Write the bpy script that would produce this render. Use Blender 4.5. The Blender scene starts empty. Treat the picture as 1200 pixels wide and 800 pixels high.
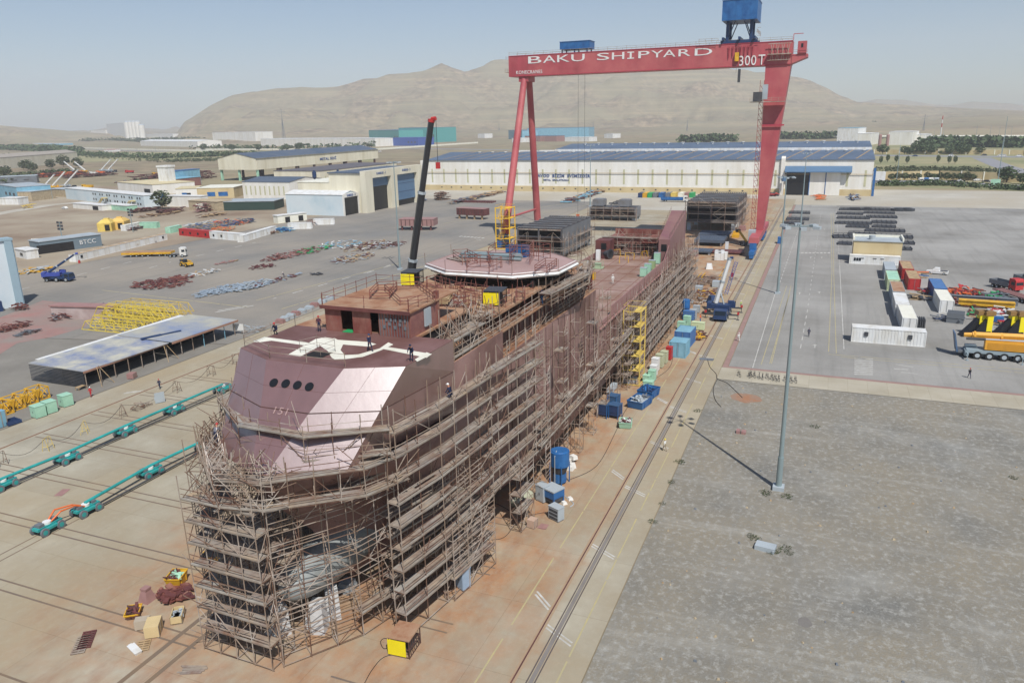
import bpy, bmesh, math, random
from mathutils import Vector, Matrix
random.seed(7)
R = math.radians
sc = bpy.context.scene
col = sc.collection
# ---------------------------------------------------------------- camera (drone, 43 m above the slipway)
CAM_H = 43.0
F, YAW, PIT, ROL = 892.4, 0.390542, 0.280479, 0.0215425
fwd = Vector((math.cos(YAW)*math.cos(PIT), math.sin(YAW)*math.cos(PIT), -math.sin(PIT)))
rt0 = Vector((math.sin(YAW), -math.cos(YAW), 0)); dn0 = fwd.cross(rt0)
rt = math.cos(ROL)*rt0 + math.sin(ROL)*dn0
dn = -math.sin(ROL)*rt0 + math.cos(ROL)*dn0
cd = bpy.data.cameras.new('camera'); cam = bpy.data.objects.new('camera', cd); col.objects.link(cam)
M = Matrix((rt, -dn, -fwd)).transposed().to_4x4(); M.translation = (0, 0, CAM_H)
cam.matrix_world = M
cd.sensor_width = 36; cd.lens = F/1200*36; cd.clip_start = 1; cd.clip_end = 30000
sc.camera = cam
# ---------------------------------------------------------------- sky and sun
SUN_EL = 53.5
SV = Vector((-0.77*math.cos(R(SUN_EL)), -0.638*math.cos(R(SUN_EL)), math.sin(R(SUN_EL))))
w = bpy.data.worlds.new('World'); sc.world = w; w.use_nodes = True
nt = w.node_tree; bg = nt.nodes['Background']
sky = nt.nodes.new('ShaderNodeTexSky'); sky.sky_type = 'NISHITA'; sky.sun_disc = False
sky.sun_elevation = R(SUN_EL); sky.sun_rotation = math.atan2(SV.x, SV.y)
sky.altitude = 0; sky.air_density = 1.0; sky.dust_density = .6; sky.ozone_density = 3.0
tint = nt.nodes.new('ShaderNodeMix'); tint.data_type = 'RGBA'; tint.blend_type = 'MULTIPLY'; tint.inputs[0].default_value = 1; tint.inputs[7].default_value = (.96, .985, 1.02, 1)
nt.links.new(sky.outputs[0], tint.inputs[6]); nt.links.new(tint.outputs[2], bg.inputs[0]); bg.inputs[1].default_value = 0.082
sl = bpy.data.lights.new('sun', 'SUN'); sl.energy = 4.3; sl.angle = R(0.5); sl.color = (1, .965, .93)
so = bpy.data.objects.new('sun', sl); col.objects.link(so)
so.rotation_euler = SV.to_track_quat('Z', 'Y').to_euler()
sc.view_settings.view_transform = 'Standard'; sc.view_settings.look = 'None'
sc.view_settings.exposure = 0.16; sc.view_settings.gamma = 1
sc.cycles.max_bounces = 5; sc.cycles.diffuse_bounces = 3; sc.cycles.volume_bounces = 1
sc.cycles.transparent_max_bounces = 6

# ---------------------------------------------------------------- helpers
def at(px, py, z=0.0):
    d = ((px-600)/F)*rt + ((py-400)/F)*dn + fwd
    t = (z-CAM_H)/d.z
    return Vector((d.x*t, d.y*t, z))
def srgb(h):
    if isinstance(h, str):
        h = [int(h[i:i+2], 16)/255 for i in (0, 2, 4)]
        return tuple(x/12.92 if x < .04045 else ((x+.055)/1.055)**2.4 for x in h)
    return h
MATS = {}
def mat(name, c, var=.18, scale=.6, rough=.6, metal=0., c2=None, amt=.3, scale2=.25, streak=1., bump=0., bscale=8., c3=None, amt3=.3, scale3=.05, spec=.5):
    if name in MATS: return MATS[name]
    m = bpy.data.materials.new(name); m.use_nodes = True; MATS[name] = m
    t = m.node_tree; b = t.nodes['Principled BSDF']
    c = srgb(c)
    b.inputs['Roughness'].default_value = rough; b.inputs['Metallic'].default_value = metal
    b.inputs['Specular IOR Level'].default_value = spec
    tc = t.nodes.new('ShaderNodeTexCoord')
    def noise(s, det=5, st=1.):
        mp = t.nodes.new('ShaderNodeMapping'); mp.inputs['Scale'].default_value = (s, s, s/st)
        t.links.new(tc.outputs['Object'], mp.inputs[0])
        n = t.nodes.new('ShaderNodeTexNoise'); n.inputs['Scale'].default_value = 1; n.inputs['Detail'].default_value = det
        n.inputs['Roughness'].default_value = .65
        t.links.new(mp.outputs[0], n.inputs[0]); return n.outputs['Fac']
    def mix(fac, a, bcol):
        mx = t.nodes.new('ShaderNodeMix'); mx.data_type = 'RGBA'
        t.links.new(fac, mx.inputs[0])
        for k, v in ((6, a), (7, bcol)):
            if isinstance(v, tuple): mx.inputs[k].default_value = (*v, 1)
            else: t.links.new(v, mx.inputs[k])
        return mx.outputs[2]
    def ramp(fac, a, bb):
        r = t.nodes.new('ShaderNodeMapRange'); r.inputs[1].default_value = a; r.inputs[2].default_value = bb
        t.links.new(fac, r.inputs[0]); return r.outputs[0]
    lo = tuple(x*(1-var) for x in c); hi = tuple(min(.9, x*(1+var)) for x in c)
    out = mix(ramp(noise(scale, 6, streak), .3, .7), lo, hi)
    if c2: out = mix(ramp(noise(scale2, 7, streak), 1-amt-.12-.15, 1-amt+.0), out, srgb(c2))
    if c3: out = mix(ramp(noise(scale3, 7, 1), 1-amt3-.12-.15, 1-amt3), out, srgb(c3))
    t.links.new(out, b.inputs['Base Color'])
    if bump:
        bp = t.nodes.new('ShaderNodeBump'); bp.inputs['Strength'].default_value = bump; bp.inputs['Distance'].default_value = .05
        t.links.new(noise(bscale, 4), bp.inputs['Height']); t.links.new(bp.outputs[0], b.inputs['Normal'])
    return m

class MB:
    def __init__(s): s.v = []; s.f = []; s.m = []; s.k = 0
    def mat(s, k): s.k = k; return s
    def add(s, vs, fs):
        n = len(s.v); s.v += [tuple(v) for v in vs]
        for f in fs: s.f.append([n+i for i in f]); s.m.append(s.k)
        return s
    def box(s, x, y, z, sx, sy, sz, rz=0, tx=1, ty=1):   # centre x,y ; z bottom; tx,ty top taper
        c, q = math.cos(rz), math.sin(rz); vs = []
        for (zz, ax, ay) in ((z, 1, 1), (z+sz, tx, ty)):
            for (a, b) in ((-1, -1), (1, -1), (1, 1), (-1, 1)):
                X, Y = a*sx/2*ax, b*sy/2*ay
                vs.append((x+X*c-Y*q, y+X*q+Y*c, zz))
        return s.add(vs, [(3, 2, 1, 0), (4, 5, 6, 7), (0, 1, 5, 4), (1, 2, 6, 5), (2, 3, 7, 6), (3, 0, 4, 7)])
    def b2(s, x0, x1, y0, y1, z0, z1): return s.box((x0+x1)/2, (y0+y1)/2, z0, abs(x1-x0), abs(y1-y0), z1-z0)
    def bar(s, p, q, r=.03, n=4, r2=None, ph=.785):
        p, q = Vector(p), Vector(q); d = q-p
        if d.length < 1e-6: return s
        d.normalize(); a = d.cross(Vector((0, 0, 1)))
        if a.length < .01: a = Vector((1, 0, 0))
        a.normalize(); b = d.cross(a); vs = []
        for c, rr in ((p, r), (q, r if r2 is None else r2)):
            for i in range(n):
                t = 2*math.pi*i/n+ph; vs.append(c+a*math.cos(t)*rr+b*math.sin(t)*rr)
        fs = [(i, (i+1) % n, n+(i+1) % n, n+i) for i in range(n)]
        fs += [tuple(range(n-1, -1, -1)), tuple(range(n, 2*n))]
        return s.add(vs, fs)
    def cyl(s, x, y, z, r, h, n=16, r2=None): return s.bar((x, y, z), (x, y, z+h), r, n, r2)
    def tube(s, pts, r=.03, n=4):
        for a, b in zip(pts, pts[1:]): s.bar(a, b, r, n)
        return s
    def plank(s, p, q, w, th=.05):        # flat board from p to q
        p, q = Vector(p), Vector(q); d = (q-p).normalized(); a = Vector((-d.y, d.x, 0)).normalized()*w/2; u = Vector((0, 0, th))
        vs = [p-a, p+a, q+a, q-a]; vs += [v+u for v in vs]
        return s.add(vs, [(0, 1, 2, 3), (7, 6, 5, 4), (1, 0, 4, 5), (2, 1, 5, 6), (3, 2, 6, 7), (0, 3, 7, 4)])
    def prism(s, pts, z0, z1):
        n = len(pts)
        a = sum(pts[i][0]*pts[(i+1) % n][1]-pts[(i+1) % n][0]*pts[i][1] for i in range(n))
        if a < 0: pts = list(pts)[::-1]
        vs = [(p[0], p[1], z0) for p in pts]+[(p[0], p[1], z1) for p in pts]
        return s.add(vs, [tuple(range(n-1, -1, -1)), tuple(range(n, 2*n))]+[(i, (i+1) % n, n+(i+1) % n, n+i) for i in range(n)])
    def prof(s, pts, y0, y1, xf=None):     # x-z profile extruded in y
        n = len(pts)
        vs = [(p[0], y0, p[1]) for p in pts]+[(p[0], y1, p[1]) for p in pts]
        return s.add(vs, [tuple(range(n)), tuple(range(2*n-1, n-1, -1))]+[(i, n+i, n+(i+1) % n, (i+1) % n) for i in range(n)])
    def quad(s, *v): return s.add(v, [tuple(range(len(v)))])
    def mesh(s, name, mats, smooth=False, fix=False):
        me = bpy.data.meshes.new(name); me.from_pydata(s.v, [], s.f)
        for m in (mats if isinstance(mats, (list, tuple)) else [mats]): me.materials.append(m)
        if len(me.materials) > 1: me.polygons.foreach_set('material_index', s.m)
        if fix:
            bm = bmesh.new(); bm.from_mesh(me); bmesh.ops.recalc_face_normals(bm, faces=bm.faces); bm.to_mesh(me); bm.free()
        if smooth: me.polygons.foreach_set('use_smooth', [True]*len(me.polygons))
        me.update(); return me
    def build(s, name, mats, parent=None, loc=None, rz=0, smooth=False, fix=False):
        o = bpy.data.objects.new(name, s.mesh(name, mats, smooth, fix)); col.objects.link(o)
        if parent: o.parent = parent
        if loc is not None: o.location = loc
        o.rotation_euler.z = rz
        return o
def tag(o, label, cat, group=None, kind=None):
    if label: o['label'] = label
    if cat: o['category'] = cat
    if group: o['group'] = group
    if kind: o['kind'] = kind
    return o
def thing(name, label, cat, loc=(0, 0, 0), rz=0, group=None):
    o = bpy.data.objects.new(name, None); col.objects.link(o); o.empty_display_size = .5
    o.location = loc; o.rotation_euler.z = rz
    return tag(o, label, cat, group)
def struct(o): o['kind'] = 'structure'; return o
def dup(root, loc, rz=None, label=None, group=None, scale=None):
    r = root.copy(); col.objects.link(r); r.location = loc
    if rz is not None: r.rotation_euler.z = rz
    if scale: r.scale = scale
    if label: r['label'] = label
    if group: r['group'] = group
    for ch in list(root.children):
        c = ch.copy(); col.objects.link(c); c.parent = r
        for g in list(ch.children):
            d = g.copy(); col.objects.link(d); d.parent = c
    return r
def recolor(root, old, new):
    for o in [root]+list(root.children_recursive):
        if o.type == 'MESH' and old.name in o.data.materials:
            o.data = o.data.copy()
            for i, m in enumerate(o.data.materials):
                if m == old: o.data.materials[i] = new
def text_obj(txt, width, height, m, parent, loc, rot, depth=.03, bold=0.0, name='lettering'):
    cu = bpy.data.curves.new('t', 'FONT'); cu.body = txt; cu.extrude = .01; cu.offset = bold; cu.resolution_u = 3
    cu.space_character = 1.08
    o = bpy.data.objects.new('t', cu); col.objects.link(o)
    dg = bpy.context.evaluated_depsgraph_get(); dg.update()
    me = bpy.data.meshes.new_from_object(o.evaluated_get(dg)); bpy.data.objects.remove(o); bpy.data.curves.remove(cu)
    xs = [v.co.x for v in me.vertices]; ys = [v.co.y for v in me.vertices]
    x0, x1, y0, y1 = min(xs), max(xs), min(ys), max(ys)
    for v in me.vertices:
        v.co.x = (v.co.x-x0)/(x1-x0)*width; v.co.y = (v.co.y-y0)/(y1-y0)*height; v.co.z *= depth/.01
    me.materials.clear(); me.materials.append(m); me.name = name
    q = bpy.data.objects.new(name, me); col.objects.link(q); q.parent = parent
    q.location = loc; q.rotation_euler = rot
    return q
ROT_F = (R(90), 0, R(-90))    # text standing up, reads along -Y, faces -X

# ---------------------------------------------------------------- materials
m_hull = mat('hull_primer', '8a655a', .10, .35, .34, c2='785a54', amt=.28, scale2=.12, streak=3, spec=.6)
m_facet = mat('bow_primer', '7c5953', .08, .3, .37, c2='6f4e46', amt=.36, scale2=.35, streak=3, spec=1.0, bump=.45, bscale=.7)
for k_, v_ in (('Coat Weight', 1), ('Coat Roughness', .34), ('Coat IOR', 2.1)): m_facet.node_tree.nodes['Principled BSDF'].inputs[k_].default_value = v_
m_hull2 = mat('hull_side_primer', '7f5e56', .2, .5, .5, c2='55382f', amt=.42, scale2=.25, streak=5, c3='9a7a72', amt3=.38, scale3=.12)
m_deck = mat('deck_primer', '7d5f5b', .15, .25, .6, c2='66463f', amt=.4, scale2=.2)
m_adeck = mat('aft_deck_primer', '9f877c', .16, .2, .6, c2='856652', amt=.35, scale2=.15)
m_rustdeck = mat('rusty_deck', 'B29478', .22, .5, .8, c2='8f6448', amt=.4, scale2=.5)
m_redoxide = mat('red_oxide_steel', '743f36', .3, .8, .65, c2='8f6a5c', amt=.3, scale2=.6, streak=2)
m_darkred = mat('dark_red_steel', '6b3d38', .25, .8, .6, c2='553030', amt=.35, scale2=.5)
m_brown = mat('brown_frame_steel', '5d4038', .25, .9, .7, c2='40302c', amt=.3)
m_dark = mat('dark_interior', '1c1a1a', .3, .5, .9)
m_black = mat('black_paint', '161719', .2, .5, .4)
m_cream = mat('cream_primer', 'E2E0D0', .05, .5, .55, c2='d0ccb8', amt=.25, scale2=.4)
m_white = mat('white_paint', 'DCDDDA', .05, .3, .5, c2='c4bfb2', amt=.28, scale2=.5, streak=4)
m_tube = mat('galvanised_tube', 'BAB2A8', .25, .5, .5, metal=.1, c2='94806e', amt=.42, scale2=.35)
m_rtube = mat('rusty_tube', '85705f', .25, .5, .6, metal=.1, c2='6a4a3c', amt=.4, scale2=.3)
m_plank = mat('scaffold_board', 'A79378', .25, .9, .85, c2='8d8781', amt=.45, scale2=.3, c3='7a5a44', amt3=.3, scale3=.6)
m_gplank = mat('grey_steel_board', 'A9A49A', .15, .9, .6, metal=.2, c2='8e7f70', amt=.35, scale2=.5)
m_timber = mat('bare_timber', 'B59C78', .2, 1, .8, c2='8d7555', amt=.35, scale2=.8)
m_crred = mat('crane_red', 'AD4C54', .09, .25, .5, c2='964248', amt=.36, scale2=.16, streak=5, c3='b86664', amt3=.34, scale3=.07)
m_railred = mat('red_rail', '8e3a38', .15, 1, .6)
m_blue = mat('blue_paint', '2c659c', .12, .5, .45, c2='1a4c82', amt=.3, scale2=.4)
m_dblue = mat('dark_blue_paint', '22395e', .15, .6, .45)
m_lblue = mat('light_blue_paint', '7FAEC0', .12, .6, .5, c2='6b98aa', amt=.3)
m_teal = mat('teal_paint', '2f9c98', .12, .8, .45, c2='28807c', amt=.3)
m_mint = mat('mint_green_paint', 'A3CDB2', .1, .8, .55, c2='86b098', amt=.3)
m_yellow = mat('yellow_paint', 'D9A92A', .12, .8, .5, c2='b98a28', amt=.3, scale2=.6)
m_lyellow = mat('pale_yellow_paint', 'D8BE62', .12, .8, .5, c2='b89a4c', amt=.3)
m_brightyel = mat('bright_yellow_sign', 'E8D61A', .05, .8, .5)
m_orange = mat('orange_paint', 'D96A30', .12, .8, .5)
m_redp = mat('signal_red', 'B03030', .12, .8, .5)
m_green = mat('green_paint', '2f9a5c', .12, .8, .5)
m_grey = mat('grey_steel', '6e7378', .15, .5, .5, c2='5c5f62', amt=.3)
m_lgrey = mat('light_grey_paint', 'A9B2B6', .1, .5, .5, c2='949a9c', amt=.3)
m_dgrey = mat('dark_grey_steel', '3c3f44', .2, .5, .6, c2='4f4d4c', amt=.3)
m_blk = mat('dark_block_steel', '45464a', .25, .6, .65, c2='5a5554', amt=.35, scale2=.3)
m_blkl = mat('grey_block_steel', '7f8286', .15, .5, .6, c2='6f6c69', amt=.35, scale2=.3)
m_glass = mat('window_glass', '1c242c', .1, .5, .12)
m_tyre = mat('tyre_rubber', '1b1b1c', .15, 1, .9)
m_cable = mat('black_cable', '262422', .1, 1, .7)
m_wallw = mat('white_cladding', 'E2E0D8', .05, .3, .6, c2='d2cdbf', amt=.3, scale2=.14, streak=6)
m_wallc = mat('cream_cladding', 'D8D2BC', .06, .3, .65, c2='c6bea4', amt=.3, scale2=.14, streak=6)
m_wallb = mat('pale_blue_cladding', 'CCD6D8', .05, .2, .6, c2='b4c6cc', amt=.3, scale2=.1)
m_beige = mat('beige_render', 'C9B88F', .1, .4, .85, c2='b8a47a', amt=.35, scale2=.2, streak=3)
m_stone = mat('beige_stone', 'B8A88A', .2, 1.5, .9, c2='9c8c72', amt=.35, scale2=.8)
m_roofb = mat('blue_grey_roof', '5c6c80', .1, .1, .6, c2='515f70', amt=.35, scale2=.06)
m_roofd = mat('dark_slate_roof', '4a5768', .1, .1, .5, c2='57606c', amt=.35, scale2=.06)
m_doorb = mat('steel_blue_door', '52708c', .08, .2, .5)
m_strip = mat('translucent_strip', 'B9B795', .08, .3, .5)
m_line = mat('white_line_paint', 'C9C8C2', .1, .8, .8, c2='a9a69c', amt=.4, scale2=1)
m_yline = mat('yellow_line_paint', 'C2B070', .1, .8, .8, c2='a89e78', amt=.5, scale2=.8)
m_leaf = mat('foliage', (.085, .12, .045), .35, .8, .9, c2=(.045, .075, .028), amt=.4, scale2=.5)
m_leaf2 = mat('olive_foliage', (.09, .10, .045), .35, .8, .9, c2=(.05, .07, .03), amt=.4, scale2=.5)
m_bark = mat('bark', (.12, .08, .05), .2, 3, .9)
m_faint = mat('faint_chalk', 'a08580', .1, 3, .7)
m_galv = mat('galvanised_mast', '93a3a4', .06, .5, .45, metal=.4)
m_skin = mat('skin', 'B98468', .05, 5, .6)
m_navy = mat('navy_coverall', '1c2440', .15, 3, .9)
m_redcov = mat('red_coverall', 'B0262a', .12, 3, .9)
m_whitecov = mat('white_coverall', 'CFCFC8', .08, 3, .9)
m_hivis = mat('hi_vis_green', '9ad82e', .06, 3, .8)
m_boot = mat('boot_leather', '1a1715', .1, 3, .7)
m_pink = mat('pink_primer_plate', '98746e', .14, .8, .6)
m_bag = mat('woven_bag', 'D6D4CC', .08, 2, .85)
m_galvheap = mat('galvanised_offcuts', 'A3B0BA', .15, .8, .5, metal=.3)
# ================================================================ ground
def ground(name, c, var=.1, scale=.4, c2=None, amt=.3, scale2=.05, c3=None, amt3=.3, scale3=.02, bump=.3, bscale=6, zs=None, rough=.92, joints=None, fine=.12, rust=False, tracks=False, strata=False, speck=0):
    m = bpy.data.materials.new(name); m.use_nodes = True; t = m.node_tree; b = t.nodes['Principled BSDF']
    b.inputs['Roughness'].default_value = rough; b.inputs['Specular IOR Level'].default_value = .25
    tc = t.nodes.new('ShaderNodeTexCoord')
    def mapping(sx, sy, rz=0):
        zz = zs
        mp = t.nodes.new('ShaderNodeMapping'); mp.inputs['Scale'].default_value = (sx, sy, zz if zz else (sx if sx == sy else 1)); mp.inputs['Rotation'].default_value = (0, 0, rz)
        t.links.new(tc.outputs['Object'], mp.inputs[0]); return mp.outputs[0]
    def noise(sx, sy=None, det=8, rz=0, ro=.6):
        n = t.nodes.new('ShaderNodeTexNoise'); n.inputs['Scale'].default_value = 1; n.inputs['Detail'].default_value = det
        n.inputs['Roughness'].default_value = ro
        t.links.new(mapping(sx, sy or sx, rz), n.inputs[0]); return n.outputs['Fac']
    def mr(f, a, bb, c0=0, c1=1):
        r = t.nodes.new('ShaderNodeMapRange'); t.links.new(f, r.inputs[0])
        for i, v in enumerate((a, bb, c0, c1)): r.inputs[1+i].default_value = v
        return r.outputs[0]
    def mul(a, bb):
        n = t.nodes.new('ShaderNodeMath'); n.operation = 'MULTIPLY'
        for i, v in enumerate((a, bb)):
            if isinstance(v, (int, float)): n.inputs[i].default_value = v
            else: t.links.new(v, n.inputs[i])
        return n.outputs[0]
    def mix(f, a, bb, mode='MIX'):
        mx = t.nodes.new('ShaderNodeMix'); mx.data_type = 'RGBA'; mx.blend_type = mode
        if isinstance(f, (int, float)): mx.inputs[0].default_value = f
        else: t.links.new(f, mx.inputs[0])
        for k, v in ((6, a), (7, bb)):
            if isinstance(v, tuple): mx.inputs[k].default_value = (*v, 1)
            else: t.links.new(v, mx.inputs[k])
        return mx.outputs[2]
    c = srgb(c); lo = tuple(x*(1-var) for x in c); hi = tuple(x*(1+var) for x in c)
    o = mix(mr(noise(scale), .3, .7), lo, hi)
    if c2: o = mix(mr(noise(scale2), 1-amt-.25, 1-amt+.05), o, srgb(c2))
    if c3: o = mix(mr(noise(scale3, det=10), 1-amt3-.25, 1-amt3+.05), o, srgb(c3))
    if rust:
        sp = t.nodes.new('ShaderNodeSeparateXYZ'); t.links.new(tc.outputs['Object'], sp.inputs[0])
        n2 = noise(.11, det=9)
        a1 = t.nodes.new('ShaderNodeMath'); a1.operation = 'MULTIPLY_ADD'; t.links.new(n2, a1.inputs[0]); a1.inputs[1].default_value = 22; t.links.new(sp.outputs[1], a1.inputs[2])
        f = mr(a1.outputs[0], 29, 39); f2 = mr(a1.outputs[0], 64, 80, 1, 0)
        a2 = t.nodes.new('ShaderNodeMath'); a2.operation = 'MULTIPLY_ADD'; t.links.new(n2, a2.inputs[0]); a2.inputs[1].default_value = 24; t.links.new(sp.outputs[0], a2.inputs[2])
        f3 = mr(a2.outputs[0], 34, 62)
        o = mix(mul(mul(mul(f, f2), f3), mul(mr(noise(.35, det=9), .3, .7), .95)), o, srgb('A9744a'))
        o = mix(mul(mul(f, f2), mul(mr(noise(.2, .5, rz=.5), .45, .75), .6)), o, srgb('84583f'))
    if strata:
        zs = .09; s_ = noise(.0016, .0017, det=9); zs = None
        o = mix(mul(mr(s_, .5, .62), .16), o, srgb('cdb48c')); o = mix(mul(mr(s_, .36, .45, 1, 0), .22), o, srgb('7a6a56'))
    if tracks:
        o = mix(mul(mr(noise(.02, .5, det=6), .52, .68), .30), o, tuple(x*.55 for x in c))
        o = mix(mul(mr(noise(.6, .03, det=6, rz=.25), .55, .7), .22), o, tuple(min(.9, x*1.5) for x in c))
    if joints:
        br = t.nodes.new('ShaderNodeTexBrick'); br.offset = 0; br.inputs['Scale'].default_value = 1
        br.inputs['Brick Width'].default_value = joints[0]; br.inputs['Row Height'].default_value = joints[1]
        br.inputs['Mortar Size'].default_value = .035; br.inputs['Mortar Smooth'].default_value = .3
        br.inputs['Color1'].default_value = (1, 1, 1, 1); br.inputs['Color2'].default_value = (.90, .90, .90, 1); br.inputs['Mortar'].default_value = (.72, .70, .66, 1)
        t.links.new(mapping(1, 1), br.inputs[0]); o = mix(.8, o, br.outputs[0], 'MULTIPLY')
    # fine grain
    if speck: o = mix(mul(mr(noise(.8, det=5, ro=.7), .60, .68), speck), o, tuple(x*.5 for x in c)); o = mix(mul(mr(noise(.33, det=8, ro=.75), .56, .72), speck), o, tuple(x*.62 for x in c)); o = mix(mul(mr(noise(1.7, det=5, ro=.7), .6, .7), speck*.5), o, tuple(min(.9, x*1.45) for x in c))
    o = mix(mul(mr(noise(2.6, det=6, ro=.75), .45, .75), fine*3), o, tuple(x*.6 for x in c))
    o = mix(mul(mr(noise(1.3, det=6, ro=.75), .5, .75), fine*2), o, tuple(min(.9, x*1.35) for x in c))
    t.links.new(o, b.inputs['Base Color'])
    bp = t.nodes.new('ShaderNodeBump'); bp.inputs['Strength'].default_value = bump; bp.inputs['Distance'].default_value = .08
    t.links.new(noise(bscale), bp.inputs['Height']); t.links.new(bp.outputs[0], b.inputs['Normal'])
    return m
def sheet(name, pts, z, m, sub=False):
    b = MB(); b.add([(p[0], p[1], z) for p in pts], [tuple(range(len(pts)))])
    o = b.build(name, m); me = o.data
    if me.polygons[0].normal.z < 0: me.flip_normals()
    return struct(o)
g_land = ground('dry_land', '9a907c', .16, .02, c2='7c785f', amt=.42, scale2=.006, c3='b3a68c', amt3=.4, scale3=.003, bump=.2, bscale=.4)
g_conc = ground('slipway_concrete', 'AFA997', .11, .18, c2='918a79', amt=.42, scale2=.07, c3='a5967a', amt3=.40, scale3=.035, joints=(9.5, 12), fine=.08, speck=.16, rust=True, bump=.1)
g_grav = ground('grey_gravel', 'A09F98', .12, .3, c2='706f69', amt=.5, scale2=.13, c3='88806f', amt3=.44, scale3=.07, tracks=True, fine=.36, bump=1, bscale=4, speck=.3)
g_asph = ground('worn_asphalt', '8d8c87', .08, .2, c2='79766f', amt=.45, scale2=.05, c3='9e9c96', amt3=.4, scale3=.03, fine=.1, speck=.14, tracks=True, bump=.15)
g_asph2 = ground('grey_brown_asphalt', '84827d', .08, .2, c2='73726e', amt=.45, scale2=.05, c3='958d80', amt3=.42, scale3=.02, fine=.1, speck=.14, tracks=True, bump=.15)
g_pale = ground('pale_concrete_yard', 'B4AFA2', .06, .1, c2='a6a296', amt=.42, scale2=.04, c3='aaa08c', amt3=.35, scale3=.02, fine=.04, bump=.1)
g_path = ground('concrete_strip', 'B5AE9C', .06, .3, c2='a49c88', amt=.42, scale2=.15, joints=(3, 3), fine=.05, bump=.1)
g_brown = ground('brown_dirt_yard', '92806d', .1, .1, c2='7d6a58', amt=.45, scale2=.03, c3='a49a86', amt3=.42, scale3=.02, fine=.08)
g_lgrav = ground('left_gravel', '88847b', .09, .2, c2='79756d', amt=.42, scale2=.08, fine=.12, bump=.6)
g_redd = ground('red_dust', '98736c', .1, .3, c2='8b8078', amt=.42, scale2=.12, fine=.08)
g_redk = ground('red_kerb_strip', '957a72', .1, .5, fine=.08)
g_grass = ground('scrub_verge', '8a8a68', .2, .08, c2='6f7850', amt=.48, scale2=.03, c3='a09674', amt3=.42, scale3=.015, fine=.15)
g_road = ground('road_asphalt', '8a8a8c', .05, .1, fine=.04)

# terrain: one polar sheet round the camera, plain, rising ground and the hill ridge
SKY = [(-500, 147), (0, 148), (150, 149), (195, 152), (225, 140), (250, 127), (275, 117), (300, 112), (330, 108), (370, 107), (400, 105), (430, 98), (470, 91), (500, 87), (520, 81),
       (535, 84), (548, 89), (560, 86), (575, 78), (590, 76), (640, 77), (700, 78), (760, 80), (830, 84), (880, 90), (930, 96), (955, 103), (975, 112), (1000, 121), (1040, 124), (1100, 126), (1200, 130), (1700, 126)]
def interp(tab, x):
    if x <= tab[0][0]: return tab[0][1]
    for (a, b), (c, d) in zip(tab, tab[1:]):
        if x <= c: return b+(d-b)*(x-a)/(c-a)
    return tab[-1][1]
from mathutils import noise as mn
RAD = [0, 60, 150, 300, 500, 700, 900, 1200, 1500, 1900, 2300, 2700]+[3000+75*i for i in range(34)]+[5700, 6000, 6500, 7200, 8000, 9000]
def relief(az, r, px, hz):
    ysk = interp(SKY, px)
    el = (hz-ysk)/F                      # tan of the elevation of the skyline
    n = mn.fractal(Vector((math.cos(az)*r*.0011, math.sin(az)*r*.0011, 3)), 1, 2, 6)
    n2 = mn.fractal(Vector((math.cos(az)*r*.006, math.sin(az)*r*.006, 5)), 1, 2, 4)
    rg = abs(mn.fractal(Vector((math.cos(az)*r*.0022, math.sin(az)*r*.0022, 9)), 1, 2.1, 6))
    f = min(1, max(0, (r-4300)/4000)); tp = el*8300+CAM_H      # open plain slowly rising inland
    if px > 900: n2 *= .5; f = min(1, max(0, (r-1500)/2700))**1.3; tp = el*4200+CAM_H
    plain = max(0, f)*tp + n*10*f+n2*5*f
    mxw = min(1, max(0, (el-.001)/.009)); mxw = mxw*mxw*(3-2*mxw)
    if mxw == 0: return plain
    return plain*(1-mxw)+hill(az, r, el, n+n2*.75, rg)*mxw
def hill(az, r, el, n, rg):
    r0, r1 = 3000, 4550+260*mn.noise(Vector((az*9, 0, 0)))
    top = el*r1+CAM_H
    if r < r0: return 14*max(0, (r-2300)/700)*max(0, 1+n)
    t = (r-r0)/(r1-r0)
    if t <= 1:
        s = .22*t+.78*t**1.7
        g = (1-t)*t*4
        return 14+(top-14)*s + g*(n*50 - rg*95) 
    return top*max(.25, 1-(t-1)*1.1)+n*30*(t-1)
def terrain():
    b = MB(); N = 460; vs = []; fs = []
    a0, a1 = YAW+R(62), YAW-R(62)
    for i in range(N+1):
        az = a0+(a1-a0)*i/N
        dx = math.tan(YAW-az); c = math.cos(PIT)
        # pixel column on the horizon line for this azimuth
        d = Vector((math.cos(az), math.sin(az), 0)); wv = d.dot(fwd)
        px = 600+F*d.dot(rt)/wv if wv > .1 else (-2000 if az > YAW else 3000)
        hz = 400+F*d.dot(dn)/wv if wv > .1 else 140
        for r in RAD:
            z = relief(az, r, px, hz) if r > 1000 else 0
            vs.append((d.x*r, d.y*r, z-.06))
    K = len(RAD)
    for i in range(N):
        for k in range(K-1):
            a, bb, cc, dd = i*K+k, i*K+k+1, (i+1)*K+k+1, (i+1)*K+k
            fs.append((a, dd, cc, bb) if k else (a, cc, bb))
    b.add(vs, fs)
    o = b.build('terrain', g_hill, smooth=True); struct(o)
    b = MB(); n = 48                       # the ground behind the camera
    b.add([(0, 0, -.12)]+[(9000*math.cos(2*math.pi*i/n), 9000*math.sin(2*math.pi*i/n), -3) for i in range(n)], [(0, 1+i, 1+(i+1) % n) for i in range(n)])
    struct(b.build('ground', g_land))
g_hill = ground('hill_scrub', 'AE9A7E', .2, .012, c2='6c6050', amt=.46, scale2=.03, c3='8a8268', amt3=.45, scale3=.0035, bump=.8, bscale=.03, fine=.0, strata=True)
terrain()
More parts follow.
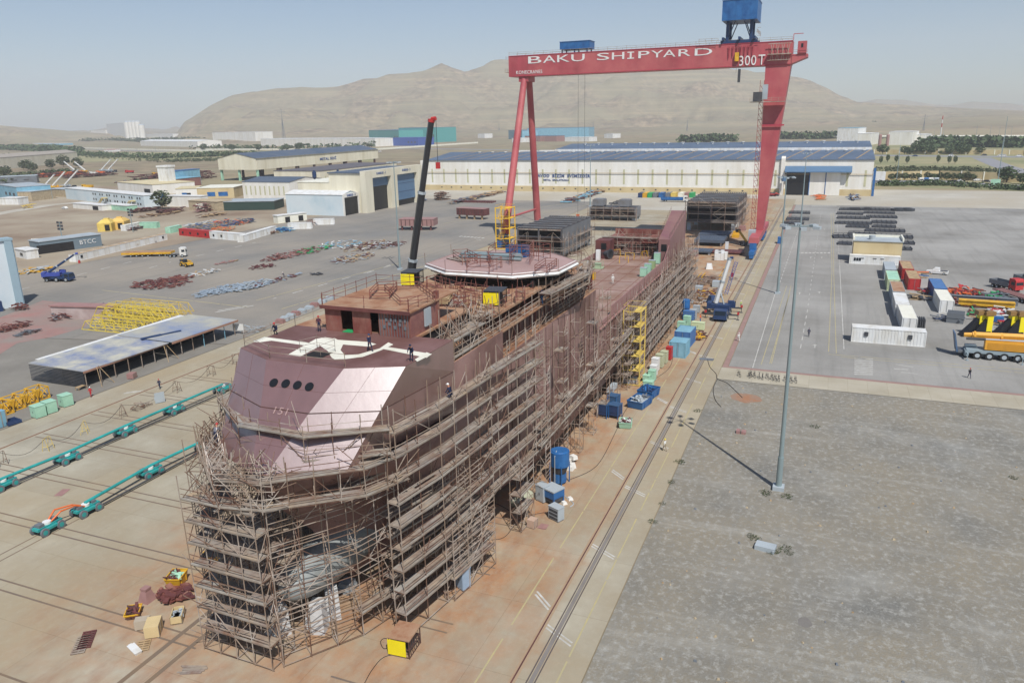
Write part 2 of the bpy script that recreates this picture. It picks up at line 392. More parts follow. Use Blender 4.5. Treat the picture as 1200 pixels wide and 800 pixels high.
# far faint ridge behind the hill
def far_ridge(name, tab, dist, m):
    b = MB(); vs = []; n = 90
    for i in range(n+1):
        px = tab[0][0]+(tab[-1][0]-tab[0][0])*i/n
        y = interp(tab, px)+1.2*mn.noise(Vector((px*.05, dist, 0)))
        d = ((px-600)/F)*rt+((y-400)/F)*dn+fwd; h = Vector((d.x, d.y)).length; k = dist/h
        for q, zz in ((.86, -5), (.93, .55), (1, 1), (1.1, .4), (1.25, -5)):
            zt = CAM_H+d.z*k
            vs.append((d.x*k*q, d.y*k*q, zz if zz < 0 else zt*zz))
    fs = [(i*5+j, (i+1)*5+j, (i+1)*5+j+1, i*5+j+1) for i in range(n) for j in range(4)]
    b.add(vs, fs); struct(b.build(name, m, smooth=True, fix=True))
far_ridge('distant_hills', [(940, 131), (1000, 121), (1025, 117), (1060, 117), (1085, 121), (1110, 124), (1140, 119), (1180, 121), (1200, 124), (1300, 128)], 8300, g_hill)

sheet('slipway_concrete', [(-30, 14.8), (440, 14.8), (440, 45), (375, 45), (375, 112.1), (-30, 112.1)], .012, g_conc)
sheet('gravel_ground', [(-30, -300), (127.3, -300), (127.3, 14.7), (-30, 14.7)], .004, g_grav)
sheet('concrete_path', [(127.4, -300), (134.2, -300), (134.2, 14.7), (127.4, 14.7)], .02, g_path)
sheet('asphalt_yard', [(135.2, -400), (412, -400), (412, 13.6), (135.2, 13.6)], .006, g_asph)
b = MB(); b.b2(134.2, 135.1, -300, 14.6, -.02, .03); b.b2(135.1, 410, 13.7, 14.6, -.02, .03); struct(b.build('red_kerb', g_redk))
sheet('concrete_yard', [(412.1, -420), (505, -420), (505, 420), (408, 420), (408, 112.2), (375.1, 112.2), (375.1, 45.1), (440.1, 45.1), (440.1, 14.7), (412.1, 14.7)], .006, g_pale)
sheet('asphalt_road', [(118, 112.3), (407.9, 112.3), (407.9, 232), (150, 232), (112, 210), (108, 160)], .01, g_asph2)
sheet('gravel_pad', [(-30, 112.3), (117.8, 112.3), (107.8, 160), (112, 210), (100, 300), (-30, 300)], .003, g_lgrav)
sheet('dirt_yard', [(150.5, 232.3), (407.5, 232.3), (470, 640), (230, 560), (150, 330)], .007, g_brown)
sheet('red_dust_ground', [tuple(at(*p).xy) for p in [(0, 415), (20, 402), (60, 395), (100, 383), (112, 372), (95, 357), (50, 352), (0, 372), (-60, 380), (-60, 430)]], .02, g_redd)
sheet('gravel_bank', [(300, 262), (500, 262), (560, 420), (350, 420)], .012, g_brown)
# marks on the concrete: rail grooves and rust runs
m_rail = mat('worn_rail_steel', '5a3a36', .15, .5, .5, c2='6f4a40', amt=.3)
m_groove = mat('rail_groove', '6b6057', .15, .3, .8, c2='7a6752', amt=.4, scale2=.2)
m_stainb = mat('brown_rust_run', '8f7458', .1, .4, .95, c2='a08a70', amt=.5, scale2=.3)
def rail(name, y, x0, x1, m=None, wd=.12):
    b = MB(); b.b2(x0, x1, y-wd/2, y+wd/2, 0, .05); b.mat(1).b2(x0, x1, y-wd/2-.22, y-wd/2-.02, 0, .018); b.b2(x0, x1, y+wd/2+.02, y+wd/2+.22, 0, .018)
    return b.build(name, [m or m_rail, m_stainb])
tag(rail('crane_rail', 20.0, -30, 410), 'long dark red gantry crane rail beside the cable channel on the near apron', 'rail')
tag(rail('crane_rail', 105.4, -30, 372), 'thin dark red crane rail running past the far side of the ship', 'rail')
b = MB()
for dy in (-.32, .32): b.b2(-30, 405, 18.55+dy-.05, 18.55+dy+.05, 0, .06)
b.mat(1).b2(-30, 405, 18.38, 18.72, 0, .045)
tag(b.build('cable_channel', [mat('channel_edge', '5c5450', .1, .5, .7), mat('channel_cover', '7e7872', .1, .5, .7)]), 'dark grey steel cable channel running parallel to the near crane rail', 'cable channel')
b = MB()
for k in range(-4, 34):
    x = 41.1+9.48*k
    for d in (0, 1.25):
        b.b2(x+d-.10, x+d+.10, 47 if k < 4 else 45, 104.8, .0, .022)
        if x < 130: b.b2(x+d-.09, x+d+.09, 27.6, 34, 0, .022)
struct(b.build('cross_rail_grooves', m_groove))
b = MB()
for y0 in (77.4, 92.6):
    for d in (-.6, .6): b.b2(-30, 100, y0+d-.07, y0+d+.07, 0, .028)
for d in (49.7, 47.6): b.b2(-30, 60, d-.22, d+.22, 0, .026)
struct(b.build('trolley_track_grooves', m_groove))
b = MB()
for y in (22.7, 16.6):
    x = -20
    while x < 400:
        L = random.uniform(3, 12); b.b2(x, x+L, y-.07, y+.07, 0, .017); x += L+random.choice((.3, .6, 2))
struct(b.build('yellow_apron_line', m_yline))
b = MB()
for k in range(-1, 16):
    x = 68.6+14.3*k-4.2*0
    for d in (0, .45):
        b.plank((x+d, 19.7, .0), (x-1.6+d, 16.9, .0), .16, .02+.002)
    x = 56.8+28*k
    for d in (0, .5): b.plank((x+d, 20.35, 0), (x+1.8+d, 22.3, 0), .2, .022)
    for d in (0, .5): b.plank((x+5+d, 105.9, 0), (x+3.2+d, 107.9, 0), .22, .022)
struct(b.build('white_marks', m_line))
# lane paint on the right asphalt
b = MB()
def lane(x0, y0, x1, y1, w_=.15, dash=None):
    if not dash: b.plank((x0, y0, .014), (x1, y1, .014), w_, .006); return
    L = math.hypot(x1-x0, y1-y0); s = 0
    while s < L:
        e = min(L, s+dash[0]); f, g = s/L, e/L
        b.plank((x0+(x1-x0)*f, y0+(y1-y0)*f, .014), (x0+(x1-x0)*g, y0+(y1-y0)*g, .014), w_, .006); s += dash[0]+dash[1]
P = lambda x, y: tuple(at(x, y).xy)
def pl(a, c, **k): lane(*P(*a), *P(*c), **k)
pl((882, 431), (908, 345)); pl((908, 345), (903, 341)); pl((989, 409), (984, 312)); pl((984, 312), (980, 245), dash=(2, 2))
pl((938, 408), (946, 365), dash=(3, 3)); pl((946, 365), (962, 250), dash=(2, 4)); pl((911, 340), (935, 270), dash=(3, 2))
for i in range(9): lane(*P(1001.2, 420+i*2.3), *P(1023, 420.4+i*2.3), w_=.42)
for i in range(9): b.box(*P(936+i*4.4, 296.3), .004, 1.5, .75, .006)
for i in range(10): b.box(*P(952+i*3, 241.6), .004, 2.2, .8, .006)
for (x, y) in ((955, 406), (960, 343), (937, 344), (950, 302), (963, 302), (966, 269), (952, 269)):
    q = P(x, y); b.box(q[0], q[1], .004, 1.8, .16, .006); b.prism([(q[0]+.9, q[1]-.45), (q[0]+.9, q[1]+.45), (q[0]+1.7, q[1])], .004, .011)
pl((1050, 427), (1070, 430), w_=.2); pl((1048, 432), (1064, 433), w_=.3); pl((1056, 436), (1075, 438), w_=.2)
struct(b.build('white_lane_paint', m_line))
b = MB()
for a, c in (((892, 427), (922, 335)), ((904, 426), (927, 335)), ((902, 426), (925, 345)), ((971, 412), (975, 318)), ((980, 414), (977, 318)), ((975, 318), (974, 250)), ((977, 318), (977, 250))): pl(a, c, w_=.13, dash=(6, .25))
pl((971, 415), (1200, 433), w_=.15, dash=(5, .5)); pl((985, 418), (1200, 437), w_=.15, dash=(5, .5))
for a, c in (((500, 300), (300, 352)), ((520, 305), (330, 362)), ((560, 262), (690, 240)), ((290, 360), (120, 340)), ((520, 262), (700, 232))): pl(a, c, w_=.3, dash=(9, .6))
struct(b.build('yellow_lane_paint', m_yline))
b = MB()
for a, c in (((252, 366), (297, 358)), ((255, 364), (290, 358)),): pl(a, c, w_=.5)
for a, c in (((480, 305), (320, 350)), ((175, 314), (200, 307)), ((230, 300), (300, 284)), ((20, 340), (50, 333)), ((60, 330), (180, 300)), ((540, 277), (572, 283)), ((430, 320), (470, 306))): pl(a, c, w_=.35, dash=(4, 6))
for i in range(7): b.box(*P(540+i*4.3, 277+i*.3), .014, 2.2, .9, .006)
struct(b.build('white_road_dashes', m_line))
# puddle stains on the gravel
b = MB(); g_st = mat('orange_rust_patch', '9c6a48', .15, .5, .95, c2='8f7866', amt=.4, scale2=.6); g_wt = mat('pale_dust_patch', 'aaa8a6', .08, .5, .95)
def blob(px, py, rx, ry, seed):
    c = at(px, py); n = 28
    return [(c.x+rx*(1+.35*mn.noise(Vector((math.cos(i*2*math.pi/n)*1.5, math.sin(i*2*math.pi/n)*1.5, seed))))*math.cos(i*2*math.pi/n), c.y+ry*(1+.35*mn.noise(Vector((math.cos(i*2*math.pi/n)*1.5, math.sin(i*2*math.pi/n)*1.5, seed+5))))*math.sin(i*2*math.pi/n)) for i in range(n)]
sheet('rust_patch', blob(874, 466, 2.2, 2.2, 1), .012, g_st)
sheet('dark_patch', blob(943, 729, .8, .55, 5), .012, mat('damp_patch', '74706a', .1, 1, .9))
# ================================================================ the ship
YC = 39.5
ship = thing('ship', 'long pinkish brown unfinished ship hull with faceted bow standing on the slipway inside scaffolding', 'ship', (0, 0, 0))
def sx0(z): return interp([(1.0, 54), (3, 52), (5, 51), (8, 49.5), (10, 47.6), (13, 44.8), (15.4, 42.6), (16.8, 42.0)], z)
def hb(x, z):
    L = interp([(1, 34), (4, 32), (8, 28), (12, 22), (15, 18.5), (16.8, 17)], z)
    p = interp([(1, 1.7), (8, 1.9), (13, 2.4), (16.8, 3.2)], z)
    t = (x-sx0(z))/L
    if t <= 0: return 0.02
    v = 8.8 if t >= 1 else 8.8*(1-(1-t)**p)
    if z < 3.2: v -= .9*(1-math.sqrt(max(0, 1-((3.2-z)/2.2)**2)))*min(1, v)
    if x > 160: v *= 1-.0009*(x-160)**1.5*(1 if z < 8 else .35)
    return max(.02, v)
def hull_mesh():
    b = MB(); lv = [1.0, 1.4, 2.2, 3.2, 5, 7, 9, 11, 12.4, 14, 15.4, 16.8]; N = 56; XE = 187.5; vs = []
    for z in lv:
        x0 = sx0(z)
        zz = z
        for i in range(N+1):
            x = x0+(XE-x0)*(i/N)**2.0
            vs.append((x, hb(x, z), z+(max(0, x-150)/37.5)**2*max(0, (7-z))*.7))
    K = N+1
    for s in (-1, 1):
        fs = []
        for j in range(len(lv)-1):
            for i in range(N):
                xa = vs[j*K+i][0]
                if lv[j] >= 12.4 and xa > 108: continue
                q = (j*K+i, j*K+i+1, (j+1)*K+i+1, (j+1)*K+i)
                fs.append(q if s < 0 else q[::-1])
        b.add([(v[0], YC+s*v[1], v[2]) for v in vs], fs)
    # bottom and transom
    for i in range(N):
        a, c = vs[i], vs[i+1]
        b.quad((a[0], YC-a[1], a[2]), (c[0], YC-c[1], c[2]), (c[0], YC+c[1], c[2]), (a[0], YC+a[1], a[2]))
    e = [vs[j*K+N] for j in range(9)]
    b.quad(*[(187.5, YC-v[1], v[2]) for v in e], *[(187.5, YC+v[1], v[2]) for v in e[::-1]])
    # upper side strakes up to the stepped rail
    for s in (-1, 1):
        y = YC+s*8.8
        for (xa, xb, za, zb) in ((60.3, 72, 16.8, 21.6), (72, 108, 16.8, 18.6)):
            b.b2(xa, xb, y-.06*s-.06, y-.06*s+.06, za, zb)
    return b
hull_mesh().build('hull', m_hull2, ship)
# raised vertical stiffener seams on the visible side
b = MB()
for k in range(15):
    x = 74+2.35*k+random.uniform(-.2, .2); b.b2(x, x+.12, YC-8.83, YC-8.75, 5, 18.5)
for k in range(24): b.b2(110+3.1*k, 110.1+3.1*k, YC-8.83, YC-8.75, 3, 12.3)
for z in (9.2, 14.1): b.b2(72, 150 if z < 12 else 108, YC-8.82, YC-8.75, z, z+.1)
b.build('hull_seam', m_brown, ship)
# faceted bow
m_plseam = mat('plate_seam_primer', '6a4b46', .1, 1, .6)
RA = [(49.9, 3.95), (52.0, 8.55), (60.3, 8.8)]; RB = [(46.8, 2.4), (49.18, 7.6), (60.3, 8.8)]; RC = [(42.9, .7), (45.5, 6.4), (60.3, 8.75)]
b = MB(); rings = []
for rr, z in ((RA, 23.8), (RB, 20.8), (RC, 16.8)):
    rings.append([(x, YC+w_, z) for x, w_ in rr[::-1]]+[(x, YC-w_, z) for x, w_ in rr])
for u, l in zip(rings, rings[1:]):
    for i in range(5): b.quad(u[i], u[i+1], l[i+1], l[i])
b.quad(*rings[-1]); b.quad((60.3, YC-8.8, 23.8), (60.3, YC+8.8, 23.8), (60.3, YC+8.75, 16.8), (60.3, YC-8.75, 16.8))
bow = b.build('bow_plating', m_facet, ship, fix=True)
b = MB(); b.prism([(x, y) for x, y, z in rings[0]], 23.78, 23.83); b.build('fore_deck', m_deck, ship)
b = MB()
for a, c in zip(rings[1], rings[1][1:]): b.bar(Vector(a)+Vector((-.02, 0, 0)), Vector(c)+Vector((-.02, 0, 0)), .045)
b.build('weld_seam', m_brown, ship)
for u, l in zip(rings, rings[1:]):
    for i in range(5):
        A_, B_, C_, D_ = (Vector(v) for v in (u[i], u[i+1], l[i+1], l[i])); ofs = (D_-A_).cross(B_-A_).normalized()*.015
        if ofs.x > 0 and i in (1, 2, 3): ofs = -ofs
        if i == 0 and ofs.y < 0 or i == 4 and ofs.y > 0: ofs = -ofs
        b = MB()
        b.bar(A_+(B_-A_)*.5+ofs*.6, D_+(C_-D_)*.5+ofs*.6, .009)
        b.bar(A_+(D_-A_)*.55+ofs*.6, B_+(C_-B_)*.55+ofs*.6, .009)
        b.build('plate_seam', m_plseam, ship)
b = MB(); n = 18; vs = []; fs = []
for i in range(n+1):
    t = math.pi*i/n
    for j in range(20):
        a = 2*math.pi*j/20; vs.append((53.5-9.3*math.cos(t), YC+2.35*math.sin(t)**.8*math.cos(a), 5.2+2.5*math.sin(t)**.8*math.sin(a)))
fs = [(i*20+j, i*20+(j+1) % 20, (i+1)*20+(j+1) % 20, (i+1)*20+j) for i in range(n) for j in range(20)]
b.add(vs, fs); b.build('bulbous_bow', mat('grey_bulb_primer', '959a98', .1, .4, .5, c2='7f8380', amt=.35, scale2=.4, streak=3), ship, smooth=True, fix=True)
# portholes and hull number on the sloping front facet
def hit(px, py, p0, p1, p2):
    d = ((px-600)/F)*rt+((py-400)/F)*dn+fwd; o = Vector((0, 0, CAM_H)); p0, p1, p2 = map(Vector, (p0, p1, p2))
    nn = (p1-p0).cross(p2-p0).normalized(); return o+d*((p0-o).dot(nn)/d.dot(nn)), (nn if nn.x < 0 else -nn)
for px, py in ((321, 448.5), (335, 449.5), (348.7, 451.3), (362.7, 453.2)):
    p, nn = hit(px, py, (49.9, YC+3.95, 23.8), (49.9, YC-3.95, 23.8), (46.8, YC, 20.8))
    b = MB(); b.bar(p+nn*.01, p+nn*.06, .40, 24); b.build('porthole', m_black, ship, smooth=False)
p, nn = hit(320, 484.5, (46.8, YC+2, 20.8), (46.8, YC-2, 20.8), (42.9, YC, 16.8))
text_obj('151', 1.3, .62, mat('chalk_white', 'cbb9b8', .1, 3, .7) if False else m_faint, ship, p+nn*.03, (R(45), 0, R(-90)), .01)
# primer patches along the deck welds (read off the photograph, lying on the deck)
b = MB()
def dq(*pp, z=23.834): b.add([tuple(at(x, y, z)) for x, y in pp], [tuple(range(len(pp)-1, -1, -1))]); 
dq((296, 400), (310, 394.6), (362, 401.5), (357, 404.5), (318, 399), (303, 401))
dq((337, 415.5), (370, 397), (381, 395), (390, 396.5), (383, 401), (352, 417.5))
b.k = 0
dq((370, 401), (392, 396), (396, 398), (432, 400.5), (441, 403), (432, 406), (402, 403.5), (399, 410), (405, 417), (394, 420), (388, 418), (384, 411), (378, 407), z=23.838)
dq((388, 418.6), (402, 416), (420, 415), (445, 408), (455, 401), (461, 403.5), (446, 410.5), (425, 418), (405, 420.5), (392, 420.8), z=23.842)
dq((445, 408), (449, 405.5), (506, 414.5), (500, 419), z=23.846)
dq((486, 421), (500, 412.5), (506, 415), (489, 423.5), z=23.85)
b.build('primer_patch', m_cream, ship, fix=False)
b = MB(); q = at(373, 415, 23.85); b.box(q.x, q.y, 23.86, 1.6, 1.9, .01); b.build('deck_hatch', m_dark, ship)
# superstructure decks
SX = ship
def deckbox(name, m, *a):
    b = MB(); b.b2(*a); return b.build(name, m, SX)
deckbox('bridge_deck', m_rustdeck, 60.3, 72, 34.4, YC+8.8, 23.6, 23.82)
deckbox('upper_deck', m_rustdeck, 72, 103.5, 31.4, 47.6, 23.1, 23.35)
deckbox('walkway_deck', m_rustdeck, 60.4, 108, YC-8.65, YC+8.65, 21.3, 21.5)
deckbox('ledge_deck', m_rustdeck, 72, 108.4, YC-8.72, YC+8.72, 18.5, 18.62)
deckbox('inner_house_wall', m_brown, 72.5, 107.5, 32.0, 47.0, 18.65, 21.3)
deckbox('deckhouse_wall', m_brown, 74, 102, 33.6, 45.4, 21.52, 23.1)
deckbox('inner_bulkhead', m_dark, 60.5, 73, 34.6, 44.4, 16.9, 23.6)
deckbox('end_bulkhead', m_darkred, 107.6, 107.8, 31.2, 34.0, 18.7, 21.2)
for k in range(20): MB().b2(73+1.75*k, 73.12+1.75*k, 31.88, 31.98, 18.65, 21.3).build('stiffener', m_redoxide, ship)
for k in range(17): MB().b2(74.5+1.7*k, 74.62+1.7*k, 33.45, 33.58, 21.55, 23.1).build('stiffener', m_redoxide, ship)
for k in range(9): MB().b2(107.45, 107.58, 31.3+.32*k, 31.36+.32*k, 18.75, 21.2).build('stiffener', m_redoxide, ship)
# main aft deck
b = MB(); b.prism([(105, YC-8.7), (187.4, YC-8.2), (187.4, YC+8.2), (105, YC+8.7)], 12.3, 12.42); b.build('aft_deck', m_adeck, ship)
b = MB()
for k in range(5): b.b2(109, 182, 33.2+3.2*k, 33.28+3.2*k, 12.42, 12.46)
for k in range(9): b.b2(112+8*k, 112.08+8*k, 31.2, 47.8, 12.42, 12.47)
b.build('deck_seam', m_redoxide, ship)
b = MB()
b.b2(117, 165, YC-8.85, YC-8.7, 12.3, 14.1); b.b2(112, 180, YC+8.7, YC+8.85, 12.3, 13.6); b.b2(109, 117, YC-8.85, YC-8.7, 12.3, 12.9)
for k in range(16): b.b2(118+3*k, 118.1+3*k, YC-8.9, YC-8.85, 12.4, 14.1)
b.build('bulwark', m_pink, ship)
b = MB(); b.b2(110, 186, YC-9.15, YC-8.8, 11.9, 12.05); b.build('rubbing_strake', m_pink, ship)
# stern casing, starboard-looking pink box with sloping top
def slab_prof(x0, x1, z0, za, zb, y0, y1, y2, y3, m, name):
    b = MB(); b.add([(x0, y0, z0), (x0, y1, z0), (x1, y3, z0), (x1, y2, z0), (x0, y0, za), (x0, y1, za), (x1, y3, zb), (x1, y2, zb)],
                    [(0, 1, 2, 3), (4, 7, 6, 5), (0, 4, 5, 1), (3, 2, 6, 7), (0, 3, 7, 4), (1, 5, 6, 2)]); return b.build(name, m, SX, fix=True)
m_casing = mat('casing_primer', '87655f', .1, .3, .5, c2='7c5358', amt=.3, scale2=.2, streak=4)
slab_prof(166.5, 187, 12.42, 17.6, 21.6, 30.75, 33.2, 30.85, 34.4, m_casing, 'stern_casing')
slab_prof(160, 166.4, 12.42, 13.6, 16.4, 30.75, 30.95, 30.8, 31.0, m_casing, 'casing_bracket')
b = MB(); b.b2(166.42, 166.49, 31.4, 32.6, 15.0, 16.5); b.build('casing_opening', m_black, ship)
b = MB()
for i in range(8):
    for y in (30.9, 33.3+.15*i):
        x = 167+2.7*i; z = 17.65+4*(x-166.5)/20.5; b.bar((x, y, z), (x, y, z+1.1), .03)
for y0, y1 in ((30.9, 30.95), (33.2, 34.3)):
    for h in (.6, 1.1): b.bar((167, y0, 17.65+h), (186.5, y1, 21.5+h), .025)
b.build('casing_rail', m_rtube, ship)
# port casing, stern frames
deckbox('port_casing', m_darkred, 168, 172, 44.6, 48.0, 12.42, 16.6)
deckbox('port_casing_opening', m_black, 167.9, 167.99, 45.4, 46.6, 14.6, 16)
b = MB()
for y in (36.5, 40, 43.5, 47): b.b2(174, 186, y-.15, y+.15, 15.2, 15.6)
for k in range(7): b.b2(174+2*k, 174.25+2*k, 36, 48, 15.2, 15.65)
for y in (34.8, 38, 41, 44, 47.5):
    for x in (174, 180, 186): b.b2(x-.15, x+.15, y-.15, y+.15, 12.4, 15.3)
b.b2(173.9, 174.1, 34.8, 48, 15.6, 16.6); b.b2(186, 186.2, 34.8, 48, 15.6, 17); b.b2(173, 187, 34.9, 38.5, 15.66, 15.75); b.b2(172, 187, 45, 48, 15.66, 15.75)
for k in range(14): b.b2(173.7, 173.85, 35+.95*k, 35.12+.95*k, 13, 15.2)
b.build('stern_frame', m_redoxide, ship)
deckbox('stern_bulkhead', m_brown, 179, 179.2, 34.5, 47.9, 12.42, 15.1)
# wheelhouse block on the fore deck
b = MB(); X0, X1, Y0, Y1, Z0, Z1 = 59.6, 69, 34.8, 44.1, 23.84, 26.25
for ya, yb in ((34.8, 38.1), (39.0, 39.45), (39.45, 41.0), (42.3, 44.1)): b.b2(X0, X0+.12, ya, yb, Z0, Z1)
b.b2(X0, X0+.12, 38.1, 39.0, Z1-.25, Z1); b.b2(X0, X0+.12, 41, 42.3, Z1-.2, Z1)
b.build('front_bulkhead', m_redoxide, ship)
deckbox('side_bulkhead', mat('side_bulkhead_primer', '7a4f4c', .15, .6, .6, c2='94685c', amt=.3, scale2=.5), 59.75, 65.0, 34.7, 34.85, 23.84, 26.25)
deckbox('far_bulkhead', m_redoxide, 59.75, 68, 44.0, 44.12, 23.84, 26.25)
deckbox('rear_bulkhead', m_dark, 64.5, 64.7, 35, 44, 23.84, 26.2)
deckbox('pillar', m_redoxide, 64.9, 65.35, 34.6, 35.0, 23.84, 27.2)
deckbox('house_roof', m_rustdeck, 59.3, 69.5, 34.5, 44.4, 26.26, 26.42)
deckbox('roof_edge', m_darkred, 59.2, 59.29, 34.5, 44.4, 26.1, 26.44)
deckbox('green_sill', m_green, 59.5, 60.4, 41.1, 42.2, 23.84, 23.9)
b = MB()
for k in range(11): b.b2(59.53, 59.58, 34.9+.3*k, 34.95+.3*k, Z0, Z1)
for k in range(5): b.b2(59.5, 59.58, 35.1+.55*k, 35.35+.55*k, 24.6+.3*(k % 2), 24.9+.3*(k % 2)); b.b2(59.5, 59.58, 35.1+.5*k, 35.3+.5*k, 25.3, 25.6)
b.build('cable_bracket', m_grey, ship)
deckbox('grey_panel', m_lgrey, 62.2, 63.4, 34.5, 34.66, 24.3, 26.0)
# roof rails
def rail_run(b, pts, h=1.1, step=1.8, r=.03, mids=(.55, 1.1)):
    for p, q in zip(pts, pts[1:]):
        p, q = Vector(p), Vector(q); n = max(1, int((q-p).length/step))
        for i in range(n+1):
            s = p+(q-p)*i/n; b.bar(s, s+Vector((0, 0, h+random.uniform(0, .25))), r)
        for m_ in mids: b.bar(p+Vector((0, 0, m_)), q+Vector((0, 0, m_)), r*.9)
b = MB(); rail_run(b, [(65, 34.7, 26.4), (59.5, 34.7, 26.4)]); rail_run(b, [(59.5, 44.2, 26.4), (69.3, 44.2, 26.4), (69.3, 38, 26.4)]); rail_run(b, [(59.4, 34.7, 26.4), (59.4, 44.2, 26.4)], mids=(1.0,), step=3.3)
b.build('roof_rail', m_redoxide, ship)
b = MB(); rail_run(b, [(50.2, YC-3.9, 23.83), (50.2, YC+3.8, 23.83), (52.3, YC+8.3, 23.83), (60, YC+8.6, 23.83), (72, YC+8.6, 23.83)], step=2.6)
rail_run(b, [tuple(at(*p, 23.83)) for p in ((352, 413), (372, 408), (393, 412), (376, 419), (352, 413))], step=2, r=.02)
b.build('fore_deck_rail', m_tube, ship)
# helideck
HP = [(83.8, 43.3), (83.8, 34.3), (87.9, 29.8), (95.0, 29.5), (99.9, 34.6), (99.9, 43.5), (95.3, 48.2), (87.6, 48.2)]
b = MB(); b.prism(HP, 25.2, 25.3)
b.build('helideck', mat('helideck_primer', 'AC9089', .08, .25, .55, c2='9c8079', amt=.3, scale2=.15), ship)
b = MB(); cx, cy = 91.9, 38.9
for i, (p, q) in enumerate(zip(HP, HP[1:]+HP[:1])):
    o_ = lambda v, k: (cx+(v[0]-cx)*k, cy+(v[1]-cy)*k)
    b.add([(*o_(p, .97), 25.36), (*o_(q, .97), 25.36), (*o_(q, 1.015), 24.9), (*o_(p, 1.015), 24.9), (*o_(p, 1.0), 24.7), (*o_(q, 1.0), 24.7)], [(0, 1, 2, 3), (3, 2, 5, 4)])
b.build('helideck_fascia', m_white, ship)
b = MB(); b.prism([(cx+(p[0]-cx)*.93, cy+(p[1]-cy)*.93) for p in HP], 24.3, 24.9)
for y in (32.5, 36.5, 41, 45.5):
    for x in (86, 91, 97): b.b2(x-.2, x+.2, y-.2, y+.2, 23.3, 24.3)
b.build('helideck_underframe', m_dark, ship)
for p in HP: MB().bar((p[0], p[1], 25.34), (p[0], p[1], 26.7), .03).build('helideck_post', m_rtube, ship)
def place(name, label, cat, px, py, z, m, build, group=None, rz=0):
    q = at(px, py, z); t = MB(); build(t); o = t.build(name, m, None, (q.x, q.y, z), rz); tag(o, label, cat, group); return o
# ---- loose things standing on the decks
def frame_rack(b, L, W, H, n=4):
    for x in (-L/2, L/2):
        for y in (-W/2, W/2): b.bar((x, y, 0), (x, y, H), .05)
    for z in [H*(i+1)/n for i in range(n)]:
        for y in (-W/2, W/2): b.bar((-L/2, y, z), (L/2, y, z), .04)
        for x in (-L/2, L/2): b.bar((x, -W/2, z), (x, W/2, z), .04)
    for i in range(int(L/1.2)+1): b.bar((-L/2+i*1.2, -W/2, 0), (-L/2+i*1.2, -W/2, H), .035)
for i, (px, py, L, W, H, z, lab) in enumerate([(527+41, 316, 4, 3, 1.4, 25.32, 'red steel railing rack lying on the near half of the helideck'), (612, 306, 5, 2.6, 2.4, 25.32, 'tall red rail frame standing beside the blue box on the helideck'), (560, 308, 6, 3, 1.1, 25.32, 'low red rail frame behind the railing rack on the helideck'),
        (480, 347, 7, 3.5, .7, 26.45, 'flat red tube frame lying on the wheelhouse roof'), (520, 345, 6, 1.2, 1.8, 23.4, 'row of red railings standing aft of the wheelhouse'), (555, 350, 4, 1.2, 1.6, 23.4, 'red guard rail section left of the yellow distribution box')]):
    place('rail_frame', lab, 'rail frame', px, py, z, m_redoxide, lambda b: frame_rack(b, L, W, H, 2), rz=.25*i)
def logs(b, n, L, r, sp=1.0):
    for i in range(n): b.bar((-L/2+random.uniform(-.4, .4), (i-n/2)*r*2.1*sp, r+r*1.6*(i % 2)), (L/2+random.uniform(-.4, .4), (i-n/2)*r*2.1*sp+random.uniform(-.2, .2), r+r*1.6*(i % 2)), r, 8)
place('pipe_stack', 'long grey pipes stacked across the far side of the helideck', 'pipes', 575, 303, 25.32, m_galv, lambda b: logs(b, 5, 9, .22), rz=R(90))
place('tube_bundle', 'grey and yellow scaffold tube bundle near the left edge of the helideck', 'tube bundle', 538, 305, 25.32, m_tube, lambda b: logs(b, 12, 4, .06), rz=R(60))
place('tube_bundle', 'bundle of short scaffold tubes stacked by the wheelhouse side wall', 'tube bundle', 528, 357, 23.4, m_tube, lambda b: logs(b, 18, 3, .07), rz=R(10))
place('plank_stack', 'stack of pale timber planks aft of the wheelhouse side wall', 'planks', 522, 352, 23.9, m_timber, lambda b: [b.box(0, 0, i*.12, 3.6, 1+.2*random.random(), .1, random.uniform(-.1, .1)) for i in range(6)], rz=R(20))
def tool_crate(t, w_, d, h, m1, m2):
    b = MB(); b.box(0, 0, 0, d, w_, h); b.build('crate_body', m1, t)
    b = MB(); b.box(0, 0, h, d+.1, w_+.1, .08); b.build('lid', m2, t)
    b = MB()
    for s in (-1, 1): b.box(s*d*.5, 0, h*.3, .06, w_*.9, .08)
    for y in (-w_*.3, w_*.3): b.box(-d/2-.03, y, h*.1, .05, .08, h*.8)
    b.build('strap', m_dgrey, t)
q = at(607, 300, 25.33); t = thing('crate', 'blue steel box with white lettering on the far side of the helideck', 'crate', q, 0); tool_crate(t, 3, 1.6, 1.4, m_blue, m_dblue)
